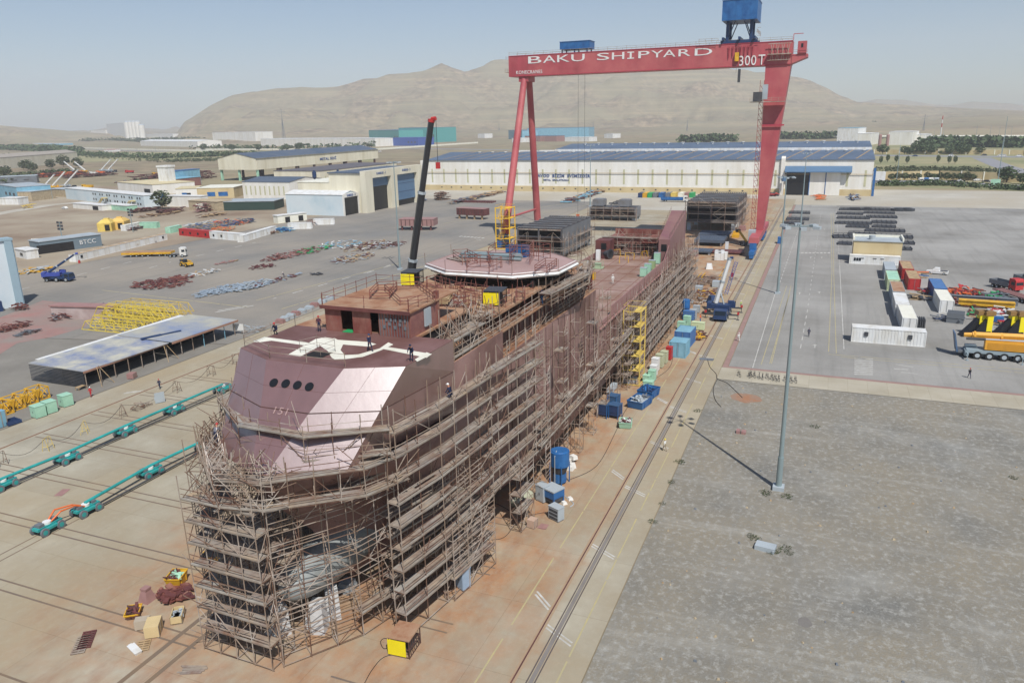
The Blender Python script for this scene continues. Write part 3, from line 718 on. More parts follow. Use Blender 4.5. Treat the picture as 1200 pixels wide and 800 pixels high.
def power_cage(loc, rz, label, yside=True, s=1.0, pw=0):
    t = thing('distribution_cage', label, 'distribution box', loc, rz)
    W, D, H = 2.5*s, 2.9*s, 2.1*s*(1.12 if pw else 1)
    b = MB()
    for x in (-D/2, D/2):
        for y in (-W/2, W/2): b.bar((x, y, 0), (x, y, H), .06)
    for z in (.1, H*.5, H-.05):
        for y in (-W/2, W/2): b.bar((-D/2, y, z), (D/2, y, z), .04)
        for x in (-D/2, D/2): b.bar((x, -W/2, z), (x, W/2, z), .04)
    for i in range(7): b.bar((-D/2+i*D/6, -W/2, 0), (-D/2+i*D/6, -W/2, H), .025); b.bar((-D/2+i*D/6, W/2, 0), (-D/2+i*D/6, W/2, H), .025)
    b.build('cage_frame', m_black if yside else m_brown, t)
    b = MB(); b.box(0, 0, H, D+.2, W+.2, .1); b.build('cage_roof', m_rustdeck if s < .75 else m_dgrey, t)
    b = MB(); b.box(-D/2-.02, .3*s if s < 1 else 0, .15, .06, W*(pw or (.9 if yside else .45)), H*.82); b.build('sign_panel', m_brightyel, t)
    b = MB(); b.box(.2, 0, .12, D*.6, W*.6, H*.75); b.build('switchgear', m_dgrey, t)
    return t
power_cage(at(581, 356, 23.36), R(8), 'square distribution cage with a bright yellow front panel amidships on the rusty deck', s=.78)
power_cage(at(484, 333, 23.4), R(8), 'black distribution cage with a small yellow sign at the foot of the black crane boom', True, .8)
# things on the aft deck
def cab_row(pts, z, labels, hs, ms, w_=.9, group=None):
    for (px, py), lab, h, m in zip(pts, labels, hs, ms):
        q = at(px, py, z); t = thing('cabinet', lab, 'cabinet', q, 0, group)
        b = MB(); b.box(0, 0, .1, 1.0, w_, h); b.build('cabinet_body', m, t)
        b = MB(); b.box(0, 0, h+.1, 1.08, w_+.08, .06); b.build('cabinet_top', m_lgrey, t)
        b = MB(); b.box(-.515, 0, .25, .02, w_*.8, h-.3); b.build('door', m, t)
        b = MB(); b.box(0, 0, 0, 1.0, w_*.9, .1); b.build('plinth', m_dgrey, t)
cab_row([(754, 324), (759, 321), (764, 316), (770, 309), (774, 306)], 12.44, ['nearest mint green cabinet of the row by the aft deck bulwark', 'second mint green cabinet from the bow end beside the bulwark', 'olive green cabinet in the middle of the row by the bulwark', 'tall mint cabinet just behind the olive one by the bulwark', 'farthest mint green cabinet of the row by the bulwark'],
        [1.7, 2.0, 1.9, 2.3, 2.3], [m_mint, m_mint, mat('olive_green_paint', '93a878', .1, 1, .6), m_mint, m_mint], 1.3, 'green cabinets along the bulwark')
def winch(b, r, w_):
    b.bar((0, -w_/2, r+.1), (0, w_/2, r+.1), r*.8, 20); b.bar((0, -w_/2, r+.1), (0, -w_/2+.12, r+.1), r, 24); b.bar((0, w_/2-.12, r+.1), (0, w_/2, r+.1), r, 24)
place('cable_drum', 'large dark cable drum on yellow feet by the port casing on the aft deck', 'cable drum', 712, 303, 12.44, m_dgrey, lambda b: winch(b, 1.1, 1.8), rz=R(-30))
place('cable_drum', 'tan wrapped drum beside the stern casing on the aft deck', 'cable drum', 767, 297, 12.44, m_timber, lambda b: winch(b, 1.0, 3), rz=R(10))
place('cable_drum', 'grey hooded drum in front of the stern casing', 'cable drum', 772, 303, 12.44, m_grey, lambda b: winch(b, .9, 2), rz=R(10))
def skid(b):
    b.box(0, 0, 0, 2, 4.5, .2); b.box(0, -1, .2, 1.2, 1.4, .9); b.box(0, .8, .2, 1, 1.6, .7)
    for y in (-2.1, 2.1):
        for x in (-.9, .9): b.bar((x, y, 0), (x, y, 1.4), .05)
    for x in (-.9, .9): b.bar((x, -2.1, 1.4), (x, 2.1, 1.4), .05)
place('pump_skid', 'pale green framed pump skid near the helideck end of the aft deck', 'skid', 695, 314, 12.44, mat('sage_paint', '9aa98a', .1, 1, .6), skid, rz=R(5))
place('cabinet', 'white cabinet standing by the port casing', 'cabinet', 701, 305, 12.44, m_white, lambda b: (b.box(0, 0, 0, .9, .9, 2.4), b.box(-.47, 0, .2, .04, .7, 2)))
place('tool_box', 'blue and white gang box beside the helideck edge', 'tool box', 683, 319, 12.44, m_blue, lambda b: (b.box(0, 0, 0, 1.5, 3, 1), b.box(0, 0, 1, 1.6, 3.1, .1)), rz=R(-20))
place('crate', 'yellow crate beside a mint green one at the near edge of the aft deck', 'crate', 693, 327, 12.44, m_yellow, lambda b: (b.box(0, 0, 0, 1.2, 1.4, 1.2), b.box(0, 0, 1.2, 1.3, 1.5, .08), b.box(-.62, 0, .2, .04, 1, .8)))
place('crate', 'mint green crate left of the yellow one on the aft deck', 'crate', 686, 329, 12.44, m_mint, lambda b: (b.box(0, 0, 0, 1.2, 1.6, 1.0), b.box(0, 0, 1.0, 1.3, 1.7, .08), b.box(-.62, 0, .2, .04, 1, .6)))
def gantry_stand(b):
    for y in (-1, 1): b.bar((-.4, y, 0), (0, y, 1.5), .05); b.bar((.4, y, 0), (0, y, 1.5), .05)
    b.bar((0, -1, 1.5), (0, 1, 1.5), .05)
for i, (px, py) in enumerate([(738, 304), (731, 308), (722, 300), (755, 302)]):
    place('trestle', ['small yellow trestle in the middle of the aft deck, leftmost but one', 'yellow trestle nearest the pump skid on the aft deck', 'yellow trestle right behind the dark cable drum', 'yellow trestle beside the tan drum'][i], 'trestle', px, py, 12.44, m_yellow, gantry_stand, 'yellow trestles on the aft deck', .4*i)
place('crate', 'yellow machine standing under the stern frames', 'machine', 745, 294, 12.44, m_yellow, lambda b: (b.box(0, 0, 0, 2, 2.6, 1), b.box(0, .5, 1, 1.2, 1.2, .8)))
for i, (px, py, L_, W_, H_, a_) in enumerate(((545, 306, 5, 2, 1.2, 40), (590, 305, 4, 3, 2.0, 10), (628, 303, 3, 2.4, 2.0, 70), (640, 316, 5, 1.5, 1.0, 5), (450, 345, 4, 2, .9, 20), (500, 352, 3, 1.2, 1.5, 60), (545, 360, 3, 1.2, 1.4, 0), (610, 352, 3, 1.0, 1.2, 20))):
    place('rail_frame', ['long low red frame at the left half of the helideck', 'red tube cage in the middle of the helideck', 'red tube cage at the right of the blue box on the helideck', 'thin red frame near the right helideck corner', 'low red frame at the front of the wheelhouse roof', 'upright red frame at the wheelhouse side', 'upright red frame near the black deck notch', 'low red frame right of the yellow fronted cage'][i], 'rail frame', px, py, 25.34 if i < 4 else (26.45 if i == 4 else 23.37), m_redoxide, lambda b: frame_rack(b, L_, W_, H_, 3), rz=R(a_))
for i, (px, py) in enumerate(((375, 738), (391, 722), (330, 742))):
    o = MB().box(0, 0, 0, 1.4, 1.3, 3.0, .3, .8, .85).box(.1, .9, 0, 1, .8, 1.6, .1, .7, .8).build('wrapped_block', mat('wrapping_sheet', 'c2c2c0', .12, 1.5, .7), None, at(px, py)+Vector((0, 0, .02)), .4*i); tag(o, ['left', 'right', 'front'][i]+' block wrapped in pale sheeting under the bow bulb', 'wrapped block')
# keel blocks
for k in range(11):
    x = 53+13*k
    for j, y in enumerate((YC-5, YC, YC+5)):
        if x < 62 and j != 1: continue
        o = MB().box(0, 0, 0, 1.6, 1.2, .55).box(0, 0, .55, 1.3, 1.1, .44).build('keel_block', m_lgrey, None, (x, y, 0.03)); tag(o, 'low concrete and timber keel block under the ship bottom', 'keel block', 'keel blocks under the hull')

# ================================================================ scaffolding
def offset_path(pts, d):      # right-hand offset = towards negative side of direction
    out = []
    for i, p in enumerate(pts):
        a = pts[max(0, i-1)]; c = pts[min(len(pts)-1, i+1)]
        t = Vector((c[0]-a[0], c[1]-a[1])).normalized(); out.append((p[0]-t.y*d, p[1]+t.x*d))
    return out
def resample(pts, step):
    out = []; 
    for p, q in zip(pts, pts[1:]):
        L = math.hypot(q[0]-p[0], q[1]-p[1]); n = max(1, round(L/step))
        out += [(p[0]+(q[0]-p[0])*i/n, p[1]+(q[1]-p[1])*i/n) for i in range(n)]
    out.append(pts[-1]); return out
def scaffold(label, pts, zt, rows, step=2.2, lift=2.0, z0=0., boards=.8, skip=None, brace=.35, group='scaffolds round the ship', top=1.3, clutter=.4, jit=.0, r=.042, runs=(2, 3, 4)):
    """pts run with the ship on the left-hand side; rows = inward offsets; zt(x,y) = top"""
    t = thing('scaffold', label, 'scaffold', (0, 0, 0), 0, group)
    S = resample(pts, step); RW = [offset_path(S, d) for d in rows]
    up = 0; tubes = MB(); plats = []
    for ri, row in enumerate(RW):
        for i, (x, y) in enumerate(row):
            if skip and skip(x, y, ri, i): continue
            zz = zt(x, y, ri); a = random.uniform(-jit, jit)
            p, q = (x, y, z0), (x+a, y+random.uniform(-jit, jit), zz+top*random.uniform(.6, 1.35))
            if up < 96: MB().bar(p, q, r).build('upright', m_tube if random.random() < .8 else m_rtube, t); up += 1
            else: tubes.bar(p, q, r)
    nl = 30
    for ri, row in enumerate(RW):
        for i in range(len(row)-1):
            p, q = row[i], row[i+1]
            if skip and (skip(*p, ri, i) or skip(*q, ri, i+1)): continue
            zm = min(zt(*p, ri), zt(*q, ri))
            for k in range(nl):
                z = z0+.25+k*lift
                if z > zm+.2: break
                tubes.k = 0 if random.random() < .7 else 1
                e = random.uniform(0, .25)
                d = Vector((q[0]-p[0], q[1]-p[1], 0)).normalized()*e
                tubes.bar((p[0]-d.x, p[1]-d.y, z), (q[0]+d.x, q[1]+d.y, z+random.uniform(-.05, .05)), r*.9)
                if ri == 0 and z > 1:
                    for h in (.5, 1.0): tubes.bar((p[0], p[1], z+h), (q[0], q[1], z+h+random.uniform(-.04, .04)), r*.8)
                if random.random() < brace:
                    if random.random() < .5: tubes.bar((*p, z), (*q, z+lift), r*.85)
                    else: tubes.bar((*q, z), (*p, z+lift), r*.85)
    for ri in range(len(RW)-1):
        for i in range(len(RW[ri])):
            p, q = RW[ri][i], RW[ri+1][i]
            if skip and (skip(*p, ri, i) or skip(*q, ri+1, i)): continue
            zm = min(zt(*p, ri), zt(*q, ri+1)); k = 0
            while z0+.25+k*lift <= zm+.2:
                z = z0+.25+k*lift; tubes.k = random.choice((0, 0, 1))
                tubes.bar((*p, z), (*q, z), r*.9)
                if random.random() < brace*.8: tubes.bar((*p, z), (*q, z+lift), r*.85)
                k += 1
    # boards: runs along row 0-1
    cnt = 0
    for ri in range(len(RW)-1):
        A, B = RW[ri], RW[ri+1]; k = 1 if z0 < 1 else 0
        while k < nl:
            z = z0+.25+k*lift; i = 0; bl = (boards if ri == 0 else boards*.35)
            anyz = False
            while i < len(A)-1:
                L = random.choice(runs) if ri == 0 else 1
                j = min(len(A)-1, i+L)
                ok = all(z <= zt(*A[n], ri)+.2 for n in range(i, j+1)) and not (skip and any(skip(*A[n], ri, n) for n in range(i, j+1)))
                if ok: anyz = True
                if ok and random.random() < bl:
                    b = MB()
                    for n in range(i, j):
                        nb = 4
                        for s in range(nb):
                            if random.random() < .07: continue
                            f = (s+.5)/nb; p = (A[n][0]+(B[n][0]-A[n][0])*f, A[n][1]+(B[n][1]-A[n][1])*f, z+.05+random.uniform(0, .03)); q = (A[n+1][0]+(B[n+1][0]-A[n+1][0])*f, A[n+1][1]+(B[n+1][1]-A[n+1][1])*f, z+.05+random.uniform(0, .03))
                            wd = math.hypot(A[n][0]-B[n][0], A[n][1]-B[n][1])/nb*.92
                            b.k = 0 if random.random() < .75 else 1; b.plank(p, q, wd, .05)
                        if ri == 0: b.k = 1 if random.random() < .7 else 0; b.bar((*A[n], z+.13), (*A[n+1], z+.13), .10, 4)
                    if b.f:
                        if cnt < 96: b.build('platform', [m_plank, m_gplank], t); cnt += 1
                        else: plats.append(b)
                i = j
            if not anyz and z > z0+3 and runs[0] > 1: break
            k += 1
    # loose clutter tubes leaning and lying
    for _ in range(int(len(S)*clutter)):
        ri = random.randrange(len(RW)); x, y = random.choice(RW[ri]); zt_ = zt(x, y, ri)
        z = z0+.3+lift*random.randint(0, max(1, int((zt_-z0)/lift)-1)); a = random.uniform(0, 6.28); L = random.uniform(1.5, 4)
        tubes.k = random.choice((0, 1)); tubes.bar((x, y, z), (x+L*math.cos(a)*.6, y+L*math.sin(a)*.6, z+random.uniform(.2, 3)), r*.85)
    if tubes.f:
        o = tubes.build('ledger_and_brace', [m_tube, m_rtube], t); o['kind'] = 'stuff'
    if plats:
        b = MB()
        for p_ in plats: k0 = len(b.v); b.v += p_.v; b.f += [[k0+i for i in f] for f in p_.f]; b.m += p_.m
        o = b.build('spare_board', [m_plank, m_gplank], t); o['kind'] = 'stuff'
    return t
# bow: wide lattice in front of the stem, ship to the left of the walking direction
scaffold('dense tube scaffold in front of the bow with many board levels over the grey bulb', [(41.3, 46.2), (41.1, 38.8)], lambda x, y, r_: 15.2 if r_ < 3 else 13.5, (0, 1.2, 2.8, 5), step=1.7, brace=.5, boards=.85, clutter=3.5, jit=.12)
scaffold('scaffold corner right of the bow bulb, stepping back along the hull flare', [(41.8, 38.2), (47.6, 34.2), (54.2, 32.2)], lambda x, y, r_: 15.6, (0, 1.3), step=2.3, brace=.4, boards=.2, clutter=2.5, jit=.1)
scaffold('scaffold on the far side of the bow seen to the left of the hull', [(62, 49.9), (54, 49.5), (47.5, 47.6), (42.4, 46.2)], lambda x, y, r_: 18.0, (0, 1.3), step=2., brace=.5, boards=.5, clutter=1.6, jit=.1)
scaffold('scaffold filling the space under the left bow flare', [(60, 46.4), (52, 45.0), (46.5, 43.5)], lambda x, y, r_: 13, (0, 1.5, 3), step=2.2, brace=.7, boards=.5, clutter=3, jit=.15)
# hanging platforms round the facets
scaffold('top bow platform hung below the faceted front plating', [(56, 49.6), (49.3, 48.9), (44.9, 42.8), (44.7, 36.2), (48.3, 30.6)], lambda x, y, r_: 19.6, (0, 1.15), step=2.2, z0=17.3, lift=2.05, brace=.1, boards=1, clutter=.6, r=.035)
scaffold('lower bow platform under the second row of facets', [(55, 50.2), (46, 48.2), (40.6, 41.6), (41.3, 38.0), (46.2, 31.8), (50, 30.2)], lambda x, y, r_: 17.0, (0, 1.3), step=2., z0=14.4, lift=2.3, brace=.3, boards=1, clutter=1.5, jit=.25)
scaffold('slanting tube forest leaning on the left facets of the bow', [(52, 48.9), (45.5, 46.5), (41.2, 41.5), (42.5, 37.5)], lambda x, y, r_: 18.2, (-.8, .5), step=1.0, z0=16, lift=1.4, brace=.8, boards=.0, clutter=1.6, jit=.7, top=.8)
# forward right side
scaffold('forward side scaffold from the bow shoulder to the notch in the deck', [(48.6, 30.4), (54.5, 29.4), (64, 28.7)], lambda x, y, r_: 20.1, (0, 1.2), step=2.4, brace=.2, boards=.85, clutter=1.2, jit=.1, lift=2.1)
scaffold('hanging side scaffold beside the notch with open ground below it', [(63.5, 28.9), (77, 27.9)], lambda x, y, r_: 20.1, (0, 1.2), step=2.4, z0=6.4, brace=.2, boards=.85, clutter=1.2, jit=.1, lift=2.1)
scaffold('narrow scaffold tower standing on the orange stained concrete', [(68.6, 27.6), (72, 27.4)], lambda x, y, r_: 6.8, (0, 1.3), step=1.7, brace=.5, boards=.9, clutter=1.5, runs=(1, 2))
scaffold('inner side scaffold tucked under the forward hull flare', [(50.5, 32.6), (56, 31.2), (64, 30.3)], lambda x, y, r_: 10.5, (0, 1.4), step=2.6, brace=.2, boards=.5, clutter=.8)
scaffold('low stepped scaffold standing on the apron beside the forward hull', [(55, 28.9), (62, 27.8)], lambda x, y, r_: 6.3, (0, 1.2), step=2.2, brace=.35, boards=.85, clutter=1)
tow = lambda x: ((x-76) % 6.6) < 3.2
scaffold('midship scaffold of separate towers with pink hull showing between', [(75.2, 27.7), (117, 27.7)], lambda x, y, r_: 18.2 if x < 108 else 12.8, (0, 1.25), step=1.65, lift=2.0, brace=.3, boards=.85, clutter=.6, runs=(1, 1, 2), skip=lambda x, y, ri, i: not tow(x))
scaffold('long middle walkway scaffold crossing the midship towers', [(75, 27.5), (118, 27.5)], lambda x, y, r_: 9.5, (0, 1.0), step=2.2, z0=7.2, lift=2.1, brace=.1, boards=.95)
for i, (xa, xb) in enumerate(((118, 134), (134, 150), (150, 168), (168, 187))):
    scaffold(['aft side scaffold just behind the yellow stair tower', 'aft side scaffold beside the green cabinets on deck', 'aft side scaffold in front of the sloping stern casing', 'sternmost side scaffold under the tall pink casing'][i], [(xa, 27.5), (xb, 27.5)], lambda x, y, r_: 12.8 if x < 160 else 15, (0, 1.2, 2.4), step=1.9, lift=1.9, brace=.45, boards=.8, clutter=1.4)
scaffold('deck scaffold rising beside the notch behind the wheelhouse', [(61, 31.0), (72, 31.0)], lambda x, y, r_: 24.2, (0, 1.2, 2.4), step=2., z0=21.5, lift=1.6, brace=.6, boards=.4, clutter=3)
scaffold('walkway scaffold along the rusty ledge below the helideck', [(72, 30.95), (108, 30.95)], lambda x, y, r_: 21.8, (0, .9), step=2.4, z0=18.7, lift=2.8, brace=.2, boards=.0, clutter=.6)
scaffold('overhanging scaffold platform below the right corner of the helideck', [(84, 29.4), (97, 28.6), (107, 31)], lambda x, y, r_: 23.3, (0, 1.6), step=2.2, z0=21.6, lift=1.2, brace=.1, boards=.9)
scaffold('far side scaffold along the left hull behind the helideck', [(120, 51.5), (78, 51.5)], lambda x, y, r_: 20, (0, 1.2), step=2.4, brace=.3, boards=.7)
scaffold('scaffold among the stern frames at the end of the aft deck', [(173.5, 35), (173.5, 48)], lambda x, y, r_: 16.5, (0, -1.5), step=1.9, z0=12.45, lift=1.9, brace=.5, boards=.5, clutter=3)
b = MB(); rail_run(b, [(72, 31.2, 21.5), (108, 31.2, 21.5)], step=2.1); rail_run(b, [(60.6, 31.1, 21.5), (60.6, 34, 21.5)]); rail_run(b, [(72, 31.7, 23.35), (84, 31.7, 23.35)], step=1.7); rail_run(b, [(72.2, 31.7, 23.35), (72.2, 40, 23.35)], step=1.7)
for _ in range(46):
    x, y = random.uniform(72, 84), random.uniform(32, 46); b.bar((x, y, 23.3), (x+random.uniform(-.3, .3), y+random.uniform(-.3, .3), 23.3+random.uniform(.8, 2.2)), .035)
b.build('red_rail', m_redoxide, ship)
b = MB()
for _ in range(60):
    x, y = random.uniform(70.5, 84), random.uniform(32, 46); a = random.uniform(0, 3.1); L = random.uniform(.6, 3); b.plank((x, y, 23.4), (x+L*math.cos(a), y+L*math.sin(a), 23.4+random.uniform(0, .3)), random.uniform(.1, .5), .08); b.k = random.choice((0, 1, 2))
o = b.build('deck_offcut', [m_redoxide, m_tube, m_timber], ship); o['kind'] = 'stuff'
# yellow stair tower and stern yellow tower
def stair_tower(label, x, y, W, D, H, m, lifts, q=1.):
    t = thing('stair_tower', label, 'stair tower', (x, y, 0))
    for a in (0, D):
        for c in (0, W): MB().bar((a, c, 0), (a, c, H), .11*q).build('corner_post', m, t)
    b = MB()
    for k in range(lifts+1):
        z = H*k/lifts*.97+.15
        for a in (0, D): b.bar((a, 0, z), (a, W, z), .08*q); 
        for c in (0, W): b.bar((0, c, z), (D, c, z), .08*q)
        for a in (0, D): b.bar((a, 0, z+1), (a, W, z+1), .035)
        for c in (0, W): b.bar((0, c, z+1), (D, c, z+1), .035)
    b.build('floor_frame', m, t)
    for k in range(1, lifts+1):
        z = H*k/lifts*.97+.15; MB().b2(.1, D-.1, .1, W*.45, z-.06, z).build('landing', m, t)
    for k in range(lifts):
        z = H*k/lifts*.97+.15; z1 = H*(k+1)/lifts*.97+.15; b = MB(); s = k % 2
        for c in (W*.55, W*.85):
            b.bar((.3 if s else D-.3, c, z), (D-.3 if s else .3, c, z1), .06); b.bar((.3 if s else D-.3, c, z+.9), (D-.3 if s else .3, c, z1+.9), .03)
        for j in range(10):
            f = j/10; xx = (.3+(D-.6)*f) if s else (D-.3-(D-.6)*f); b.b2(xx-.12, xx+.12, W*.55, W*.85, z+(z1-z)*f, z+(z1-z)*f+.04)
        b.build('stair_flight', m, t)
    return t
stair_tower('tall yellow steel stair tower standing against the midship scaffolding', 119.4, 26.3, 2.9, 3.6, 13.0, m_lyellow, 5)
# ================================================================ gantry crane
gc = thing('gantry_crane', 'huge red gantry crane with white lettering spanning the slipway behind the ship', 'gantry crane', (270, 20, 0))
def gp(name, b, m, **k):      # geometry given in world coordinates, parented to the crane
    o = b.build(name, m, gc, **k); o.location = (-270, -20, 0); return o
BX0, BX1, ZB, ZT = 266.2, 273.8, 58.4, 65.4
b = MB(); b.b2(BX0, BX1, 13.5, 108.6, ZB, ZT)
gp('main_girder', b, m_crred)
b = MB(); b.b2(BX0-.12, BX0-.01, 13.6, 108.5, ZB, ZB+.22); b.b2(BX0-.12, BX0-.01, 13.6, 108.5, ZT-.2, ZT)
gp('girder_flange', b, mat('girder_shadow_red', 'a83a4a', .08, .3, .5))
b = MB(); rail_run(b, [(BX0, 13.8, ZT), (BX0, 108.4, ZT)], step=3.2, r=.05); rail_run(b, [(BX1, 13.8, ZT), (BX1, 108.4, ZT)], step=3.2, r=.05)
rail_run(b, [(BX0-1, 109.6, 60), (BX1, 109.6, 60)], step=2, r=.05); b.b2(BX0-1, BX1, 108.6, 109.8, 59.9, 60); rail_run(b, [(BX0, 109.6, 64), (BX1, 109.6, 64)], step=2, r=.05)
gp('girder_walkway', b, m_tube)
# letters
xf = BX0-.04
for i, (ch, pa, pb) in enumerate([('B', 619, 634.5), ('A', 636.5, 651), ('K', 653, 667.5), ('U', 669.5, 685), ('S', 699.5, 714), ('H', 717, 731.5), ('I', 735, 743), ('P', 748, 761), ('Y', 763, 777), ('A', 777, 791.5), ('R', 795, 809), ('D', 814, 834.5)]):
    def rx(px, py):
        d = ((px-600)/F)*rt+((py-400)/F)*dn+fwd; t_ = xf/d.x; return Vector((xf, d.y*t_, CAM_H+d.z*t_))
    ym = 70.6-(pa-619)/215*10.2
    a_, c_ = rx(pa, ym+4.2), rx(pb, ym+3.6)
    h = rx(pa, ym-4.0).z-a_.z
    wdt = a_.y-c_.y
    if ch == 'I': 
        o = MB().b2(0, wdt, 0, .06, 0, h*.14).b2(0, wdt, 0, .06, h*.86, h).b2(wdt*.36, wdt*.64, 0, .06, h*.14, h*.86).build('lettering', m_white, gc)
        o.location = (a_.x-270, a_.y-20, a_.z); o.rotation_euler.z = R(-90)
    else: text_obj(ch, wdt, h, m_white, gc, (a_.x-270, a_.y-20, a_.z), ROT_F, .05, bold=.0)
p = rx(605, 87); text_obj('KONECRANES', 9.8, 1.15, m_white, gc, (xf-270, p.y-20, p.z-.1), ROT_F, .05, bold=.0)
p = rx(866, 77.5); text_obj('300', 5.2, 3.0, m_white, gc, (xf-.3-270, p.y-20, p.z), ROT_F, .05)
p = rx(888.5, 76.3); text_obj('T', 2.0, 3.0, m_white, gc, (xf-.3-270, p.y-20, p.z), ROT_F, .05)
# fixed leg on the near rail
def taper(name, lo, hi, m):    # lo/hi = (x0,x1,y0,y1,z)
    b = MB(); x0, x1, y0, y1, z = lo; X0, X1, Y0, Y1, Z = hi
    b.add([(x0, y0, z), (x1, y0, z), (x1, y1, z), (x0, y1, z), (X0, Y0, Z), (X1, Y0, Z), (X1, Y1, Z), (X0, Y1, Z)], [(3, 2, 1, 0), (4, 5, 6, 7), (0, 1, 5, 4), (1, 2, 6, 5), (2, 3, 7, 6), (3, 0, 4, 7)])
    return gp(name, b, m)
taper('fixed_leg', (267.6, 272.4, 18.6, 20.8, 6.4), (266.4, 273.6, 13.6, 21.2, ZB+.02), m_crred)
taper('leg_bracket', (266.1, 266.35, 14.4, 21.0, 40), (266.1, 266.35, 14.2, 21, 40.5), mat('girder_shadow_red', 'a83a4a'))
b = MB(); b.b2(250, 292, 18.4, 21.4, 4.6, 6.4); gp('sill_beam', b, m_crred)
b = MB()
for k in range(26):
    z = 7+1.75*k; y = 21.2; x = 266.6+.02*k
    b.bar((x-.9, y, z), (x+.9, y+1.2, z+1.75) if k % 2 else (x-.9, y+1.2, z+1.75), .07)
    b.bar((x-.9, y, z), (x-.9, y+1.2, z), .07)
b.bar((265.7, 22.4, 6), (266.2, 22.4, 54), .08); b.bar((265.7, 21.2, 6), (266.2, 21.2, 54), .08)
gp('leg_ladder', b, m_railred)
b = MB(); b.b2(262, 265.4, 21.4, 24.0, 47.6, 50.4); gp('operator_cabin', b, m_dgrey)
b = MB(); b.b2(262.9, 265, 19.8, 21.3, 48.2, 52.6); gp('lift_cabin', b, m_lgrey)
b = MB(); rail_run(b, [(263, 14.2, 47.5), (263, 25, 47.5)], step=2, r=.05); b.b2(262.8, 266, 14.2, 25, 47.3, 47.5); gp('cabin_walkway', b, m_tube)
b = MB(); b.b2(260.8, 263.6, 20.4, 22.6, 2.2, 7.2); gp('electrical_house', b, m_lgrey)
def bogie(b, x, y):
    b.b2(x-5, x+5, y-.8, y+.8, 1.4, 2.6); b.b2(x-1.2, x+1.2, y-1, y+1, 2.6, 4.7)
    for dx in (-3.6, 3.6): b.b2(x+dx-1.4, x+dx+1.4, y-.6, y+.6, .5, 1.5)
for x, y in ((251, 20), (291, 20), (251, 105.4), (284.6, 105.4)):
    if True:
        b = MB(); bogie(b, x, y); gp('bogie', b, m_blue)
        b = MB()
        for dx in (-4.4, -2.8, 2.8, 4.4): b.bar((x+dx, y-.25, .55), (x+dx, y+.25, .55), .5, 16)
        gp('rail_wheel', b, m_dgrey)
# hinged A-frame leg on the far rail
for s, x in ((-1, 250.8), (1, 284.4)):
    b = MB(); b.bar((x, 105.0, 4.6), (270+s*2.2, 103.2, ZB), 1.35, 20, 1.15); gp('hinged_leg', b, m_crred, smooth=False)
b = MB(); b.b2(266.6, 273.4, 101.4, 105, 56.6, ZB-.02); gp('hinge_head', b, m_crred)
b = MB(); b.bar((253.2, 104.9, 10), (282.6, 104.9, 10), .4, 8); gp('tie_beam', b, m_crred)
# trolley house, second house, end cabin
def house(y0, y1, x0, x1, z0, z1, m):
    b = MB(); b.b2(x0, x1, y0, y1, z0, z1); gp('machinery_house', b, m)
    b = MB()
    n = int((y1-y0)/1.9)
    for k in range(1, n): y = y0+(y1-y0)*k/n; b.b2(x0-.06, x0-.01, y-.05, y+.05, z0, z1)
    b.b2(x0-.15, x1+.15, y0-.15, y1+.15, z1, z1+.15); gp('house_seam', b, m_blue)
house(24.4, 35.0, 263.5, 276.5, 72.0, 77.8, m_blue); house(79.0, 89.7, 267, 273, 66.6, 69.0, m_blue)
b = MB()
for x in (266.6, 273.4):
    b.b2(x-.5, x+.5, 24, 35.4, 65.5, 66.4)
    for y in (26.2, 33.4): b.b2(x-.45, x+.45, y-.45, y+.45, 66.4, 72)
    b.bar((x, 26.2, 66.4), (x, 28.4, 72), .2); b.bar((x, 33.4, 66.4), (x, 31.2, 72), .2)
for y in (25, 29.6, 34.6): b.b2(265, 275, y-.3, y+.3, 66.45, 67.3)
for x in (267.5, 272.5):
    for y in (80, 84.5, 89): b.b2(x-.2, x+.2, y-.2, y+.2, 65.4, 66.6)
gp('trolley_frame', b, m_dblue)
b = MB(); rail_run(b, [(265, 36, 66), (265, 42, 66)], step=2, r=.06); rail_run(b, [(277, 24.2, 68), (263.5, 24.2, 68)], step=2, r=.06)
for k in range(5): b.bar((265.3, 24+.2, 66+k*1.2), (265.3, 23.2, 66+k*1.2), .07)
gp('trolley_rail', b, m_tube)
b = MB(); b.b2(265.6, 269, 9.4, 12.0, 61.4, 65.0); gp('end_cabin', b, m_crred)
b = MB(); b.b2(265.5, 265.58, 10.4, 11.0, 63.2, 64.3); gp('cabin_window', b, m_glass)
b = MB(); b.add([(266, 13.5, 58.6), (266, 8.9, 60.4), (266, 8.9, 61.3), (266, 13.5, 61.3), (273, 13.5, 58.6), (273, 8.9, 60.4), (273, 8.9, 61.3), (273, 13.5, 61.3)], [(0, 1, 2, 3), (7, 6, 5, 4), (0, 4, 5, 1), (1, 5, 6, 2), (2, 6, 7, 3)]); gp('end_bracket', b, m_crred, fix=True)
b = MB(); b.bar((266, 13.4, 65.4), (266, 13.4, 67.2), .14); b.bar((266, 13.4, 67.2), (266, 10.6, 67.2), .14); rail_run(b, [(265.4, 9, 61.4), (265.4, 13.4, 61.4)], step=1.6, r=.05); gp('jib_davit', b, m_crred)
b = MB()                                            # festoon of cables and its cradle below the girder top
for k in range(4): 
    y = 14.2+1.6*k; b.bar((265.4, y, 59.6), (265.4, y+.9, 64.8), .1); b.bar((265.4, y, 64.8), (265.4, y+.9, 59.6), .1)
for z in (59.8, 61.6, 64.6): b.bar((265.3, 13.8, z), (265.3, 20.8, z), .12)
b.b2(264.6, 266.1, 13.6, 20.8, 61.4, 61.5)
gp('festoon_cradle', b, m_tube)
b = MB()
